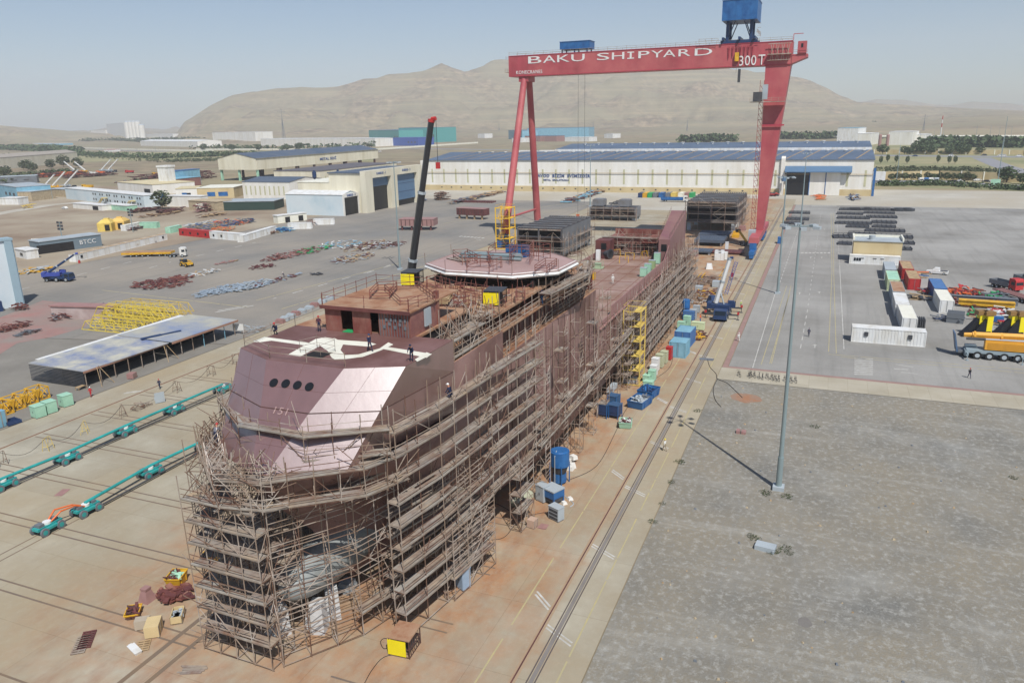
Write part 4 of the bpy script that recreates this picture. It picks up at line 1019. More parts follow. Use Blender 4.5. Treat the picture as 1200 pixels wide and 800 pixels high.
for k in range(7): y = 25.2+1.2*k; b.tube([(265.9, y, 64.6), (265.85, y+.2, 61.0+.5*(k % 2)), (265.9, y+.5, 64.6)], .09)
gp('festoon_cable', b, mat('cable_red', '93303f', .1, 1, .6))
b = MB(); b.bar((265.6, 30.0, 66), (265.6, 30.0, 56.5), .05); b.bar((265.6, 29.2, 66), (265.6, 29.2, 56), .05); b.b2(265.4, 265.9, 28.6, 29.4, 53.6, 57.6); gp('hoist_rope', b, m_dgrey)
b = MB(); b.b2(265.2, 266, 29.4, 30.6, 60.0, 62.6); gp('hook_block', b, m_yellow)
b = MB(); b.bar((269, 83.6, 66), (269, 83.6, 10), .05); b.bar((269, 81.2, 66), (269, 81.2, 14), .05); gp('far_hoist_rope', b, m_dgrey)
b = MB(); b.box(269, 83.6, 8.4, .8, 1, 1.6); gp('far_hook_block', b, m_orange)
stair_tower('tall yellow stair tower around the far foot of the gantry crane', 246, 101.3, 5.2, 5.2, 14.5, mat('tower_yellow', 'E8BC30', .08, 1, .5), 4, 1.8)

# ================================================================ masts, people, vehicles
def mast(label, x, y, H, lights=True, group='tall floodlight masts'):
    t = thing('floodlight_mast', label, 'light mast', (x, y, 0), 0, group)
    MB().bar((0, 0, .5), (0, 0, 4.2), .36, 14, .34).build('base_sleeve', m_galv, t)
    MB().bar((0, 0, 4.2), (0, 0, H), .27, 14, .11).build('pole', m_galv, t, smooth=False)
    MB().box(0, 0, 0, 1.3, 1.3, .5).build('footing', m_lgrey, t)
    if lights:
        b = MB()
        for k in range(6): a = k*math.pi/3+.2; b.bar((0, 0, H-.3), (1.7*math.cos(a), 1.7*math.sin(a), H-.15), .05)
        b.build('head_frame', m_galv, t)
        for k in range(6):
            a = k*math.pi/3+.2; MB().box(1.8*math.cos(a), 1.8*math.sin(a), H-.45, .75, .6, .3, a).build('floodlight', m_lgrey, t)
    return t
mast('tall floodlight mast standing alone in the grey gravel beside its weeds', 88.6, 2.3, 31.7)
mast('floodlight mast on the asphalt edge behind the red leg line, left of the nearer mast', 199.0, 9.2, 29.0)
mast('floodlight mast on the far left road behind the black crane boom', 201.3, 119.6, 32.5)
mast('thin mast beside the hinged leg of the gantry crane', 322, 119.5, 31)
mast('thin mast further back in front of the long white hall', 385, 113, 31)
mast('thin mast in front of the dark hall doorway', 330, 8.5, 29)
for px, py, pt, lab in ((1102, 172, 148, 'striped'), (286, 152, 105, 'thin far post on the left plain'),):
    pass

# people -----------------------------------------------------------
POSE = {}
def person_mesh(name, J, E, mats, tagm):
    me = bpy.data.meshes.new(name); me.from_pydata([J[k][0] for k in J], [(list(J).index(a), list(J).index(c)) for a, c, _ in E], [])
    o = bpy.data.objects.new(name, me); col.objects.link(o)
    sk = o.modifiers.new('s', 'SKIN'); ss = o.modifiers.new('ss', 'SUBSURF'); ss.levels = 1; ss.render_levels = 1
    for i, k in enumerate(J): me.skin_vertices[0].data[i].radius = (J[k][1], J[k][1]*J[k][2] if len(J[k]) > 2 else J[k][1]); me.skin_vertices[0].data[i].use_root = (k == 'pelvis')
    dg = bpy.context.evaluated_depsgraph_get(); dg.update()
    m2 = bpy.data.meshes.new_from_object(o.evaluated_get(dg)); bpy.data.objects.remove(o)
    m2.materials.clear()
    for m in mats: m2.materials.append(m)
    for p in m2.polygons:
        best = None; c = p.center
        for a, d, k in E:
            A, B = Vector(J[a][0]), Vector(J[d][0]); ab = B-A; t_ = max(0, min(1, (c-A).dot(ab)/ab.length_squared)); dd = (c-(A+ab*t_)).length
            if best is None or dd < best[0]: best = (dd, k)
        p.material_index = best[1]; p.use_smooth = True
    return m2
def joints(pose):
    J = {'pelvis': ((0, 0, .95), .15, .8), 'waist': ((0, 0, 1.1), .14, .8), 'chest': ((0, 0, 1.35), .17, .75), 'neck': ((0, 0, 1.5), .06), 'head': ((.01, 0, 1.60), .09), 'crown': ((.01, 0, 1.72), .085)}
    for s, n in ((1, 'l'), (-1, 'r')):
        J['sh'+n] = ((0, s*.18, 1.44), .075); J['el'+n] = ((.02, s*.26, 1.17), .05); J['wr'+n] = ((.10, s*.24, .93), .035); J['ha'+n] = ((.13, s*.23, .85), .04)
        J['hip'+n] = ((0, s*.09, .90), .095); J['kn'+n] = ((.02, s*.11, .50), .065); J['an'+n] = ((0, s*.12, .10), .045); J['to'+n] = ((.17, s*.13, .05), .045)
    def mv(k, x=None, y=None, z=None):
        c = J[k][0]; J[k] = ((c[0] if x is None else x, c[1] if y is None else y, c[2] if z is None else z),)+J[k][1:]
    if pose == 'walk':
        mv('knl', .18, z=.52); mv('anl', .24, z=.12); mv('tol', .40, z=.07); mv('knr', -.05, z=.5); mv('anr', -.28, z=.16); mv('tor', -.16, z=.05)
        mv('ell', -.12); mv('wrl', -.10, z=.94); mv('hal', -.07, z=.86); mv('elr', .12); mv('wrr', .27, z=1.0); mv('har', .33, z=.95)
    if pose == 'work':
        for k in ('chest', 'neck', 'head', 'crown', 'shl', 'shr'): c = J[k][0]; mv(k, c[0]+.5*(c[2]-1.0), z=c[2]-.08)
        for n in 'lr': c = J['el'+n][0]; mv('el'+n, .36, z=1.1); mv('wr'+n, .55, z=1.0); mv('ha'+n, .62, z=.97)
    if pose == 'crouch':
        for k in list(J):
            if k[:2] not in ('kn', 'an', 'to'): c = J[k][0]; mv(k, c[0]-.12+.45*max(0, c[2]-.9), z=c[2]-.52)
        for n in 'lr': mv('kn'+n, .32, z=.50); mv('el'+n, .25, z=.62); mv('wr'+n, .42, z=.5); mv('ha'+n, .48, z=.45); mv('hip'+n, -.1, z=.36)
        mv('pelvis', -.13, z=.42)
    E = [('pelvis', 'waist', 0), ('waist', 'chest', 1), ('chest', 'neck', 1), ('neck', 'head', 2), ('head', 'crown', 2)]
    for n in 'lr': E += [('chest', 'sh'+n, 1), ('sh'+n, 'el'+n, 1), ('el'+n, 'wr'+n, 1), ('wr'+n, 'ha'+n, 2), ('pelvis', 'hip'+n, 0), ('hip'+n, 'kn'+n, 0), ('kn'+n, 'an'+n, 0), ('an'+n, 'to'+n, 3)]
    return J, E
def person(label, loc, face, pose, jacket, trousers, helmet, group=None, s=1.0):
    J, E = joints(pose); k = (pose, jacket.name, trousers.name)
    if k not in POSE: POSE[k] = person_mesh('person', J, E, [trousers, jacket, m_skin, m_boot], None)
    o = bpy.data.objects.new('person', POSE[k]); col.objects.link(o); o.location = loc; o.rotation_euler.z = R(face); o.scale = (s, s, s)
    tag(o, label, 'person', group)
    hx, hy, hz = J['crown'][0]; b = MB(); vs = []
    for i in range(5):
        a = i*math.pi/8
        for j in range(12): vs.append((hx+.125*math.cos(a)*math.cos(j*math.pi/6), hy+.115*math.cos(a)*math.sin(j*math.pi/6), hz-.0+.13*math.sin(a)))
    fs = [(i*12+j, i*12+(j+1) % 12, (i+1)*12+(j+1) % 12, (i+1)*12+j) for i in range(4) for j in range(12)]+[tuple(range(48, 60))]
    b.add(vs, fs); b.box(hx+.12, 0, hz-.01, .09, .16, .02); b.build('helmet', helmet, o, smooth=True)
    b = MB()
    for sy in (-.035, .035): b.box(J['head'][0][0]+.085, sy, J['head'][0][2]+.035, .02, .022, .014)
    b.build('eyes', m_boot, o)
    return o
g = lambda px, py, z=0: at(px, py, z)
person('worker in white coveralls and yellow helmet walking by the cable channel', g(779, 528.5), 60, 'walk', m_whitecov, mat('khaki_trousers', '9b8d74', .1, 3, .9), m_brightyel)
person('dark clothed worker walking on the asphalt between the lane lines', g(947.5, 394.5), 170, 'walk', m_navy, m_navy, m_dblue)
person('person in dark clothes with a red helmet near the asphalt yard front edge', g(1135.5, 443), 200, 'walk', m_black, m_navy, m_redp)
person('white clad worker on the red kerb strip behind the bicycles', g(865.5, 400), 20, 'walk', m_whitecov, m_whitecov, m_white)
person('worker in a hi-vis green vest beside the white boomed truck crane', g(868, 361), 90, 'stand', m_hivis, m_navy, m_white)
person('worker in orange jacket and blue trousers by the grey cabinets', g(820.5, 377.5), 250, 'stand', m_orange, m_blue, m_redp)
person('worker in bright red coveralls beside the mesh shed', g(107, 465), 200, 'walk', m_redcov, m_redcov, m_white)
person('dark worker with red helmet standing by the far crane rail', g(187.5, 455.5), 200, 'walk', m_navy, m_navy, m_redp)
person('dark worker with white helmet on the far left asphalt', g(333, 325.5), 150, 'work', m_navy, m_navy, m_white)
person('dark figure beside the stacked yellow lattice sections', g(122.6, 362.5), 120, 'stand', m_navy, m_navy, m_dblue)
person('crouching worker at the left edge of the fore deck', g(323.5, 391.5, 23.84), 200, 'crouch', m_navy, m_navy, m_redp, s=.95)
person('worker in dark red and navy standing left of the wheelhouse', g(374.5, 388.5, 23.84), 200, 'stand', mat('maroon_jacket', '4a2434', .1, 3, .9), m_navy, m_redp, s=.88)
person('worker walking across the white primer patches on the fore deck', g(433.5, 411.5, 23.84), 250, 'walk', m_navy, m_navy, m_dblue, s=.88)
person('worker bending with a tool at the right edge of the fore deck', g(482.5, 423, 23.84), 200, 'work', m_navy, m_navy, m_navy, s=.9)
person('welder with white helmet crouching on the side scaffold', Vector((57.5, 29.75, 19.25)), 80, 'crouch', m_navy, m_navy, m_white, s=1.05)
person('worker in blue on the rusty walkway below the helideck', g(635, 357, 21.55), 160, 'stand', m_navy, m_blue, m_navy)
person('worker in pale overalls standing in the middle of the aft deck', g(718, 332.5, 12.44), 200, 'stand', m_whitecov, m_whitecov, m_white)
person('worker with a red helmet climbing on the scaffold left of the bow', g(254, 520, 17.6), 10, 'work', mat('grey_jacket', '6a6a72', .1, 3, .9), m_navy, m_redp)

# wheels and vehicles ------------------------------------------------
def wheel(t, x, y, r, w_=.3, m=m_tyre, rim=None):
    o = MB().bar((0, -w_/2, 0), (0, w_/2, 0), r, 18, ph=0).build('wheel', m, t, (x, y, r))
    s = 1 if y > 0 else -1
    MB().bar((0, s*(w_/2), 0), (0, s*(w_/2+.02), 0), r*.55, 12).build('rim', rim or m_lgrey, o)
def car(label, loc, rz, m, L=4.4, W=1.8, H=1.45, kind='car', group=None):
    t = thing('parked_car' if kind == 'car' else kind, label, 'car' if kind == 'car' else kind.replace('_', ' '), loc, rz, group)
    b = MB(); h0 = .28
    if kind == 'pickup_truck':
        b.prof([(L/2, h0), (L/2, .85), (L/2-1.3, 1.0), (-.2, 1.0), (-.3, 1.0), (-L/2, 1.0), (-L/2, h0)], -W/2, W/2)
        b.add([(L/2-1.25, -W/2+.05, 1), (L/2-1.25, W/2-.05, 1), (-.55, W/2-.05, 1), (-.55, -W/2+.05, 1), (L/2-2.0, -W/2+.2, H), (L/2-2.0, W/2-.2, H), (-.5, W/2-.2, H), (-.5, -W/2+.2, H)], [(0, 3, 7, 4), (1, 5, 6, 2), (0, 4, 5, 1), (3, 2, 6, 7), (4, 7, 6, 5)])
    else:
        b.prof([(L/2, h0), (L/2, .7), (L/2-.95, .9), (-L/2+.5, .92), (-L/2, .85), (-L/2, h0)], -W/2, W/2)
        b.add([(L/2-1.0, -W/2+.05, .9), (L/2-1.0, W/2-.05, .9), (-L/2+.3, W/2-.05, .9), (-L/2+.3, -W/2+.05, .9), (L/2-1.75, -W/2+.22, H), (L/2-1.75, W/2-.22, H), (-L/2+.9, W/2-.22, H), (-L/2+.9, -W/2+.22, H)], [(0, 3, 7, 4), (1, 5, 6, 2), (0, 4, 5, 1), (3, 2, 6, 7), (4, 7, 6, 5)])
    b.build('body', m, t, fix=True)
    b = MB(); z0, z1 = .95, H-.1
    xa, xb = (L/2-1.35, -.45) if kind == 'pickup_truck' else (L/2-1.15, -L/2+.5)
    for s in (-1, 1): b.add([(xa-.15, s*(W/2-.07), z0+.03), (xb-.1, s*(W/2-.07), z0+.03), (xb-.05 if kind == 'pickup_truck' else xb+.35, s*(W/2-.19), z1), (xa-.6, s*(W/2-.19), z1)], [(0, 1, 2, 3)])
    b.add([(xa+.09, -W/2+.18, z0), (xa+.09, W/2-.18, z0), (xa-.55, W/2-.3, z1+.02), (xa-.55, -W/2+.3, z1+.02)], [(0, 1, 2, 3)])
    b.build('windows', m_glass, t)
    if kind == 'pickup_truck': MB().b2(-L/2+.12, -.7, -W/2+.12, W/2-.12, 1.0, 1.02).build('load_bed', m_dgrey, t)
    for x in (L/2-.85, -L/2+.85):
        for y in (-W/2+.1, W/2-.1): wheel(t, x, y, .34, .22)
    for y in (-W/2+.3, W/2-.3): MB().box(L/2+.005, y, .58, .03, .32, .14).build('headlight', m_white, t)
    return t
car('white pickup truck parked on the asphalt right of the shipping containers', g(1098, 321), R(75), m_white, 5.3, 1.85, 1.8, 'pickup_truck')
car('white car parked on the dirt yard before the two storey office', g(76, 245), R(75), m_white, 4.6)
def mobile_crane(label, loc, rz, mc, mb, nax, L, boom, W=2.75, slew=0., ms=None, outr=False, cabm=None, lattice=None, cat='mobile crane', group=None, rzb=0, nohook=False, detail=True):
    """boom = (luff deg, length, direction deg relative to chassis, root radius, sections)"""
    t = thing('mobile_crane', label, cat, loc, rz, group); ms = ms or mc
    b = MB(); b.b2(-L/2, L/2-2.2, -W/2, W/2, .95, 1.45); b.b2(-L/2, L/2-.3, -.6, .6, .6, 1.0)
    b.b2(-L/2+.2, L/2-2.6, -W/2, -W/2+.35, 1.45, 1.6); b.b2(-L/2+.2, L/2-2.6, W/2-.35, W/2, 1.45, 1.6)
    b.build('chassis', mc, t)
    b = MB(); b.prof([(L/2, .6), (L/2, 1.5), (L/2-.35, 2.5), (L/2-2.1, 2.6), (L/2-2.1, .6)], -W/2, W/2); b.build('driver_cab', cabm or mc, t, fix=True)
    b = MB(); b.add([(L/2+.01, -W/2+.15, 1.5), (L/2+.01, W/2-.15, 1.5), (L/2-.3, W/2-.2, 2.4), (L/2-.3, -W/2+.2, 2.4)], [(0, 1, 2, 3)])
    for s in (-1, 1): b.add([(L/2-.25, s*(W/2+.01), 1.55), (L/2-1.5, s*(W/2+.01), 1.55), (L/2-1.5, s*(W/2+.01), 2.35), (L/2-.5, s*(W/2+.01), 2.35)], [(0, 1, 2, 3)])
    b.build('cab_window', m_glass, t)
    xs = [L/2-1.3-i*(L-2.4)/(nax-1) for i in range(nax)]
    for x in xs:
        for y in (-W/2+.2, W/2-.2): wheel(t, x, y, .68, .42)
    ld, BL, bd, br, ns = boom
    up = bpy.data.objects.new('superstructure', (lambda m_: m_)(MB().b2(-2.6, 1.4, -1.25, 1.25, 1.75, 2.7).b2(-3.6, -2.6, -1.3, 1.3, 1.7, 3.0).cyl(0, 0, 1.45, 1.1, .3, 18).mesh('superstructure', [ms]))); col.objects.link(up); up.parent = t
    up.location = (-.8, 0, 0); up.rotation_euler.z = R(bd)
    MB().prof([(2.4, 1.8), (2.4, 2.7), (2.0, 3.3), (.8, 3.3), (.6, 1.8)], .75, 1.5).build('operator_cab', cabm or ms, up, fix=True)
    MB().b2(1.0, 2.42, 1.51, 1.53, 2.3, 3.1).build('operator_window', m_glass, up)
    l = R(ld); d = Vector((math.cos(l), 0, math.sin(l))); p0 = Vector((-1.8, -.1, 2.9)); seg = BL/ns
    for i in range(ns):
        a = p0+d*(seg*i-(.3 if i else 0)); c = p0+d*(seg*(i+1)); r0 = br*(1-.14*i)
        MB().bar(a, c, r0, 6 if detail else 4).build('boom_section', mb, up)
        MB().bar(c-d*.4, c, r0*1.14, 6 if detail else 4).build('boom_collar', m_lgrey if i < ns-1 or BL < 20 else m_redp, up)
    MB().bar((.2, -.1, 2.0), tuple(p0+d*min(seg*.6, 6)), .16, 8).build('luffing_ram', m_lgrey, up)
    tip = p0+d*BL
    b = MB(); b.bar(tip, tip+Vector((.7, 0, .1)), .3, 6); b.build('boom_head', m_redp if BL > 20 else ms, up)
    if not nohook:
        hl = nohook if nohook else min(6, tip.z*.25); q = tip+Vector((.7, 0, 0))
        MB().bar(q, q-Vector((0, 0, hl)), .04).build('hoist_rope', m_dgrey, up); MB().box(q.x, q.y, q.z-hl-.9, .5, .5, .9).build('hook_block', m_redp, up)
    if lattice:
        b = MB(); a = p0+d*2.6+Vector((1.5, 0, -.4)); c = a+d*(BL*.72); w_ = .32; sd = Vector((0, 1, 0)); vd = Vector((-d.z, 0, d.x))
        cs = [sd*w_+vd*w_, -sd*w_+vd*w_, -sd*w_-vd*w_, sd*w_-vd*w_]
        for o_ in cs: b.bar(a+o_, c+o_, .05)
        n = 16
        for k in range(n):
            for o1, o2 in zip(cs, cs[1:]+cs[:1]): b.bar(a+(c-a)*(k/n)+o1, a+(c-a)*((k+1)/n)+o2, .035)
        b.build('lattice_jib', lattice, up)
    if outr:
        for x in (L/2-3.2, -L/2+.8):
            for s in (-1, 1):
                b = MB(); b.b2(x-.15, x+.15, s*.8, s*3.6, .9, 1.2); b.bar((x, s*3.5, .1), (x, s*3.5, 1.3), .1); b.cyl(x, s*3.5, 0, .35, .1, 12); b.build('outrigger', mc if nohook else m_dgrey, t)
                MB().b2(x-.2, x+.2, s*3.3, s*3.75, 1.22, 1.75).build('warning_board', m_redp, t)
    return t
mobile_crane('blue truck crane with upright white boom and blue lattice jib on the near rail', (171.5, 19.2, 0), R(180), m_dblue, m_white, 4, 11, (76, 10.6, 90, .55, 2), ms=m_dblue, outr=True, lattice=mat('lattice_blue', '4a5a9c', .1, 1, .5))
mobile_crane('black telescopic boom crane rising behind the left side of the ship', (100, 60, 0), R(180), m_black, mat('boom_black', '2c2e31', .15, .4, .35), 5, 14, (78.0, 41.6, 90, .78, 4), ms=m_black, outr=True)
bc = bpy.context.scene.objects
mobile_crane('small dark blue rough terrain crane with raised boom on the left asphalt', g(70, 329.5), R(-75), m_dblue, m_dblue, 3, 8.6, (32, 9.5, 20, .38, 3), ms=mat('crane_blue', '3a4a96', .1, 1, .5), W=2.6)
t = thing('mobile_crane', 'yellow mobile crane with grey multi axle chassis at the right edge of the yard', 'mobile crane', (154.6, -33.4, 0), R(90)); m_cg = mat('chassis_grey', '8d9ba0', .1, 1, .5); m_cy = mat('crane_yellow', 'DDA032', .08, 1, .45)
MB().b2(-9, 7.4, -1.4, 1.4, 1.1, 1.7).b2(5.6, 7.4, -1.45, -.3, 1.7, 2.1).build('chassis', m_cg, t); MB().b2(7.0, 7.6, -1.5, 1.5, .5, 1.5).build('outrigger_box', m_cg, t)
for x in (7.3, -1.2): MB().b2(x-.12, x+.12, 1.4, 2.7, 1.0, 1.25).cyl(x, 2.6, 0, .3, .1).bar((x, 2.6, 0), (x, 2.6, 1.3), .08).build('outrigger', m_cg, t)
for x in (5.6, 3.7, 1.4, -.7, -3, -5, -7):
    for y in (-1.25, 1.25): wheel(t, x, y, .72, .42)
MB().b2(-4, 4.6, -.1, 1.3, 1.9, 3.5).b2(-6, 4.0, -1.3, -.12, 1.9, 2.9).build('superstructure', m_cy, t); MB().b2(-3.6, 4.2, 1.3, 1.34, 2.1, 3.2).build('side_panel', mat('crane_yellow_dark', 'c48a26', .08, 1, .5), t)
MB().bar((6.6, -.2, 4.1), (-7, -.2, 4.5), .62, 6).build('boom_section', m_cy, t); MB().bar((7.9, -.2, 4.0), (6.6, -.2, 4.1), .45, 6).build('boom_head', m_cy, t); MB().bar((5, .9, 3.7), (-6, .9, 3.9), .14, 6).build('luffing_ram', m_lgrey, t)
for x in (6.2, 2, -3): MB().bar((x-.15, -.2, 4.1), (x+.15, -.2, 4.1), .7, 6).build('boom_collar', m_cy, t)
MB().bar((7.6, .8, 3.6), (4.6, .9, 3.7), .25, 8).build('hoist_drum', m_dgrey, t)
t = thing('low_loader', 'grey blue low loader trailer with raised ramp behind the yellow crane', 'trailer', (155.6, -24.9, 0), R(-90))
MB().b2(0, 6, -1.3, 1.3, .7, 1.1).build('trailer_bed', m_grey, t); MB().add([(-.3, -1.3, .8), (-.3, 1.3, .8), (-1.0, 1.3, 4.3), (-1.0, -1.3, 4.3), (.0, -1.3, .8), (.0, 1.3, .8), (-.8, 1.3, 4.3), (-.8, -1.3, 4.3)], [(3, 2, 1, 0), (4, 5, 6, 7), (0, 1, 5, 4), (1, 2, 6, 5), (2, 3, 7, 6), (3, 0, 4, 7)]).build('ramp', mat('ramp_blue_grey', '4c6480', .1, 1, .5), t)
for x in (1.2, 2.6, 4): 
    for y in (-1.1, 1.1): wheel(t, x, y, .5, .35)
def lorry(label, loc, rz, mcab, L=9, bed=None, bedm=None, group=None, crane=False):
    t = thing('lorry', label, 'lorry', loc, rz, group)
    MB().b2(-L/2, L/2-1.2, -.5, .5, .7, 1.0).build('chassis', m_dgrey, t)
    MB().prof([(L/2, .6), (L/2, 1.7), (L/2-.15, 2.9), (L/2-.5, 3.3), (L/2-2.1, 3.3), (L/2-2.1, .6)], -1.2, 1.2).build('cab', mcab, t, fix=True)
    b = MB(); b.add([(L/2+.01, -1.05, 1.75), (L/2+.01, 1.05, 1.75), (L/2-.13, 1.05, 2.7), (L/2-.13, -1.05, 2.7)], [(0, 1, 2, 3)])
    for s in (-1, 1): b.b2(L/2-1.4, L/2-.35, s*1.2, s*1.22, 1.8, 2.6)
    b.build('windscreen', m_glass, t)
    if bed: MB().b2(-L/2, L/2-2.3, -1.25, 1.25, 1.05, 1.25).b2(-L/2, L/2-2.3, -1.25, -1.2, 1.25, 1.25+bed).b2(-L/2, L/2-2.3, 1.2, 1.25, 1.25, 1.25+bed).b2(-L/2, -L/2+.06, -1.2, 1.2, 1.25, 1.25+bed).build('bed', bedm, t)
    for x in (L/2-1.3, -L/2+1.2, -L/2+2.5):
        for y in (-1.05, 1.05): wheel(t, x, y, .5, .35)
    return t
lorry('white cabbed tractor lorry coupled to the yellow flat trailer', g(208, 301), R(-60), m_white, 6.5)
t = thing('flat_trailer', 'wide yellow flatbed trailer with rusty top behind the white lorry', 'trailer', g(176, 300), R(-66))
MB().b2(-9, 8, -1.9, 1.9, 1.5, 1.56).build('deck_plate', m_rustdeck, t); MB().b2(-9, 8, -2.0, -1.9, .9, 1.6).b2(-9, 8, 1.9, 2.0, .9, 1.6).b2(-9.1, -9, -2, 2, .9, 1.6).b2(8, 8.1, -2, 2, .9, 1.6).build('side_beam', m_yellow, t)
for x in (-6, -4, -2, 0, 4, 6):
    for y in (-1.5, 1.5): wheel(t, x, y, .45, .4)
t = thing('telehandler', 'small yellow telehandler on the left asphalt behind the trailer', 'telehandler', g(219, 312), R(75))
MB().b2(-2.2, 2.0, -1.0, 1.0, .7, 1.4).build('body', m_yellow, t); MB().prof([(.6, 1.4), (.4, 2.5), (-.8, 2.5), (-.9, 1.4)], .1, 1.0).build('cab', m_glass, t, fix=True)
MB().bar((-2, -.5, 1.8), (3.4, -.5, 2.0), .22).build('boom', m_yellow, t); MB().b2(3.3, 3.5, -1.2, .3, .6, 2).b2(3.5, 4.6, -1.0, -.85, .6, .7).b2(3.5, 4.6, 0, .15, .6, .7).build('fork', m_dgrey, t)
for x in (-1.5, 1.5):
    for y in (-1.1, 1.1): wheel(t, x, y, .6, .4, rim=m_yellow)
lorry('red and white truck facing the camera at the right edge of the yard', g(1178, 339), R(215), m_redp, 8, .9, m_grey)
lorry('red truck half out of the frame at the right edge of the yard', g(1203, 334), R(200), m_redp, 8, .9, m_grey)
lorry('blue bodied lorry with white cab in front of the coloured containers', g(790, 236.5), R(-88), m_white, 14, 1.2, m_blue)
# teal pipe trolleys
def trolley():
    t = thing('pipe_trolley', 'x', 'wheeled trolley', (0, 0, 0), 0, 'teal wheeled bogies on the apron grooves')
    MB().b2(-1.5, 1.5, -.5, .5, .7, 1.0).b2(-.7, .7, -.9, .9, .6, .85).build('frame', m_teal, t)
    MB().cyl(0, 0, 1.0, .45, .25, 14).build('saddle', m_white, t); MB().box(-.9, 0, 1.0, .6, .8, .35).box(.9, 0, 1, .5, .7, .3).build('valve_block', m_grey, t)
    for x in (-1.0, 1.0):
        for y in (-.85, .85): wheel(t, x, y, .5, .22, m_grey, m_teal)
    return t
tr0 = trolley(); k = 0
lbl = {0: 'nearest to the left photo edge', 1: 'second from the left', 2: 'third from the left', 3: 'fourth from the left'}
for li, (pts, nm) in enumerate((([(5, 572), (80, 541), (148, 509), (205, 484), (262, 459)], 'back line'), ([(57, 622), (102, 601), (177, 557), (243, 525)], 'front line'))):
    P3 = [g(*p) for p in pts]
    for j, p in enumerate(P3):
        lab = 'teal wheeled bogie %s of the %s of pipes' % (('nearest the left edge', 'second along', 'third along', 'fourth along', 'nearest the ship')[j], nm)
        if k == 0: tr0.location = p; tr0['label'] = lab
        else: dup(tr0, p, R(random.uniform(-4, 4)), lab)
        k += 1
    for j, (p, q) in enumerate(zip(P3, P3[1:])):
        red = li == 1 and j == 0
        b = MB()
        if red:
            for dy in (-.25, .25): b.tube([p+Vector((.3, dy, 1.1)), p+(q-p)*.3+Vector((0, dy*2, 1.9)), p+(q-p)*.7+Vector((0, dy, 1.7)), q+Vector((-.3, dy, 1.1))], .1, 6)
            o = b.build('hose', [m_orange]); tag(o, 'orange hydraulic hoses between the two nearest teal bogies', 'hose')
        else:
            b.bar(p+Vector((0, 0, 1.35)), q+Vector((0, 0, 1.35)), .2, 12); o = b.build('pipe', m_teal); tag(o, 'teal pipe %s of the %s, resting on two bogies' % (('first section from the left', 'second section', 'third section', 'section closest to the bow')[j], nm), 'pipe', 'teal pipes')
q0, q1 = g(-30, 590), g(5, 572); o = MB().bar(q0+Vector((0, 0, 1.35)), q1+Vector((0, 0, 1.35)), .2, 12).build('pipe', m_teal); tag(o, 'teal pipe running out of the left edge of the photo', 'pipe', 'teal pipes')
for (pts, nm) in (([(5, 576), (262, 463)], 'back'), ([(102, 606), (243, 529)], 'front')):
    a_, c_ = g(*pts[0]), g(*pts[1]); o = MB().bar(a_+Vector((0, .35, .35)), c_+Vector((0, .35, .35)), .12, 6).build('dark_bar', m_dgrey); tag(o, 'dark grey bar running under the %s line of teal pipes' % nm, 'beam')  # plain dark grey bar running low along each pipe line
# ================================================================ things on the aprons and yards
def single(name, label, cat, loc, rz, mats, fn, group=None, **k):
    b = MB(); fn(b); o = b.build(name, mats, None, loc, rz, **k); return tag(o, label, cat, group)
def skip(label, loc, rz, m, L=2.6, W=1.7, H=1.1, load=None, group=None):
    t = thing('skip', label, 'skip', loc, rz, group); b = MB()
    o = [(-L/2+.3, -W/2+.1, .1), (L/2-.3, -W/2+.1, .1), (L/2-.3, W/2-.1, .1), (-L/2+.3, W/2-.1, .1)]; u = [(-L/2, -W/2, H), (L/2, -W/2, H), (L/2, W/2, H), (-L/2, W/2, H)]
    b.add(o+u, [(3, 2, 1, 0), (0, 1, 5, 4), (1, 2, 6, 5), (2, 3, 7, 6), (3, 0, 4, 7)]); b.build('skip_body', m, t)
    b = MB()
    for a, c in zip(u, u[1:]+u[:1]): b.bar(a, c, .06)
    for x in (-L*.25, L*.25):
        for s in (-1, 1): b.b2(x-.05, x+.05, s*(W/2-.02)-.05, s*(W/2-.02)+.05, .2, H)
    b.build('rim', m, t)
    if load:
        b = MB()
        for i in range(26):
            x, y = random.uniform(-L*.38, L*.38), random.uniform(-W*.36, W*.36); a = random.uniform(0, 3.14); q = random.uniform(.3, 1.0); b.k = i % 2
            b.plank((x-q*.5*math.cos(a), y-q*.5*math.sin(a), H-.25+random.uniform(0, .3)), (x+q*.5*math.cos(a), y+q*.5*math.sin(a), H-.1+random.uniform(0, .4)), random.uniform(.1, .35), .06)
        b.b2(-L*.4, L*.4, -W*.4, W*.4, H-.5, H-.2); o = b.build('scrap_load', load, t); o['kind'] = 'stuff'
    return t
G = lambda px, py, z=0: at(px, py, z)
skip('yellow skip full of scrap with a green sheet on top, left of the bow', G(208, 684), R(20), m_yellow, 1.9, 1.5, 1.1, [m_darkred, m_mint])
skip('small yellow skip of rusty scrap beside the beige crates', G(157, 721), R(35), m_yellow, 1.7, 1.2, .6, [m_darkred, m_brown])
skip('mint green skip holding scrap on the near apron', G(733, 500), R(10), m_mint, 2.2, 1.8, 1.0, [m_darkred, m_white])
skip('open dark blue skip nearest the camera behind the mint green skip', G(750, 475), R(-12), m_blue, 4.2, 2.6, 1.3, [m_grey, m_lgrey])
skip('open blue skip behind another blue skip, beside the mint cabinets', G(760, 464), R(-12), m_blue, 3.4, 2.6, 1.3, [m_blue, m_dblue])
skip('green skip left of the wheelhouse beside the mesh shed', G(333, 397), R(10), mat('skip_green', '8aa45c', .1, 1, .6), 2.6, 1.7, 1.0, [m_timber, m_tube])
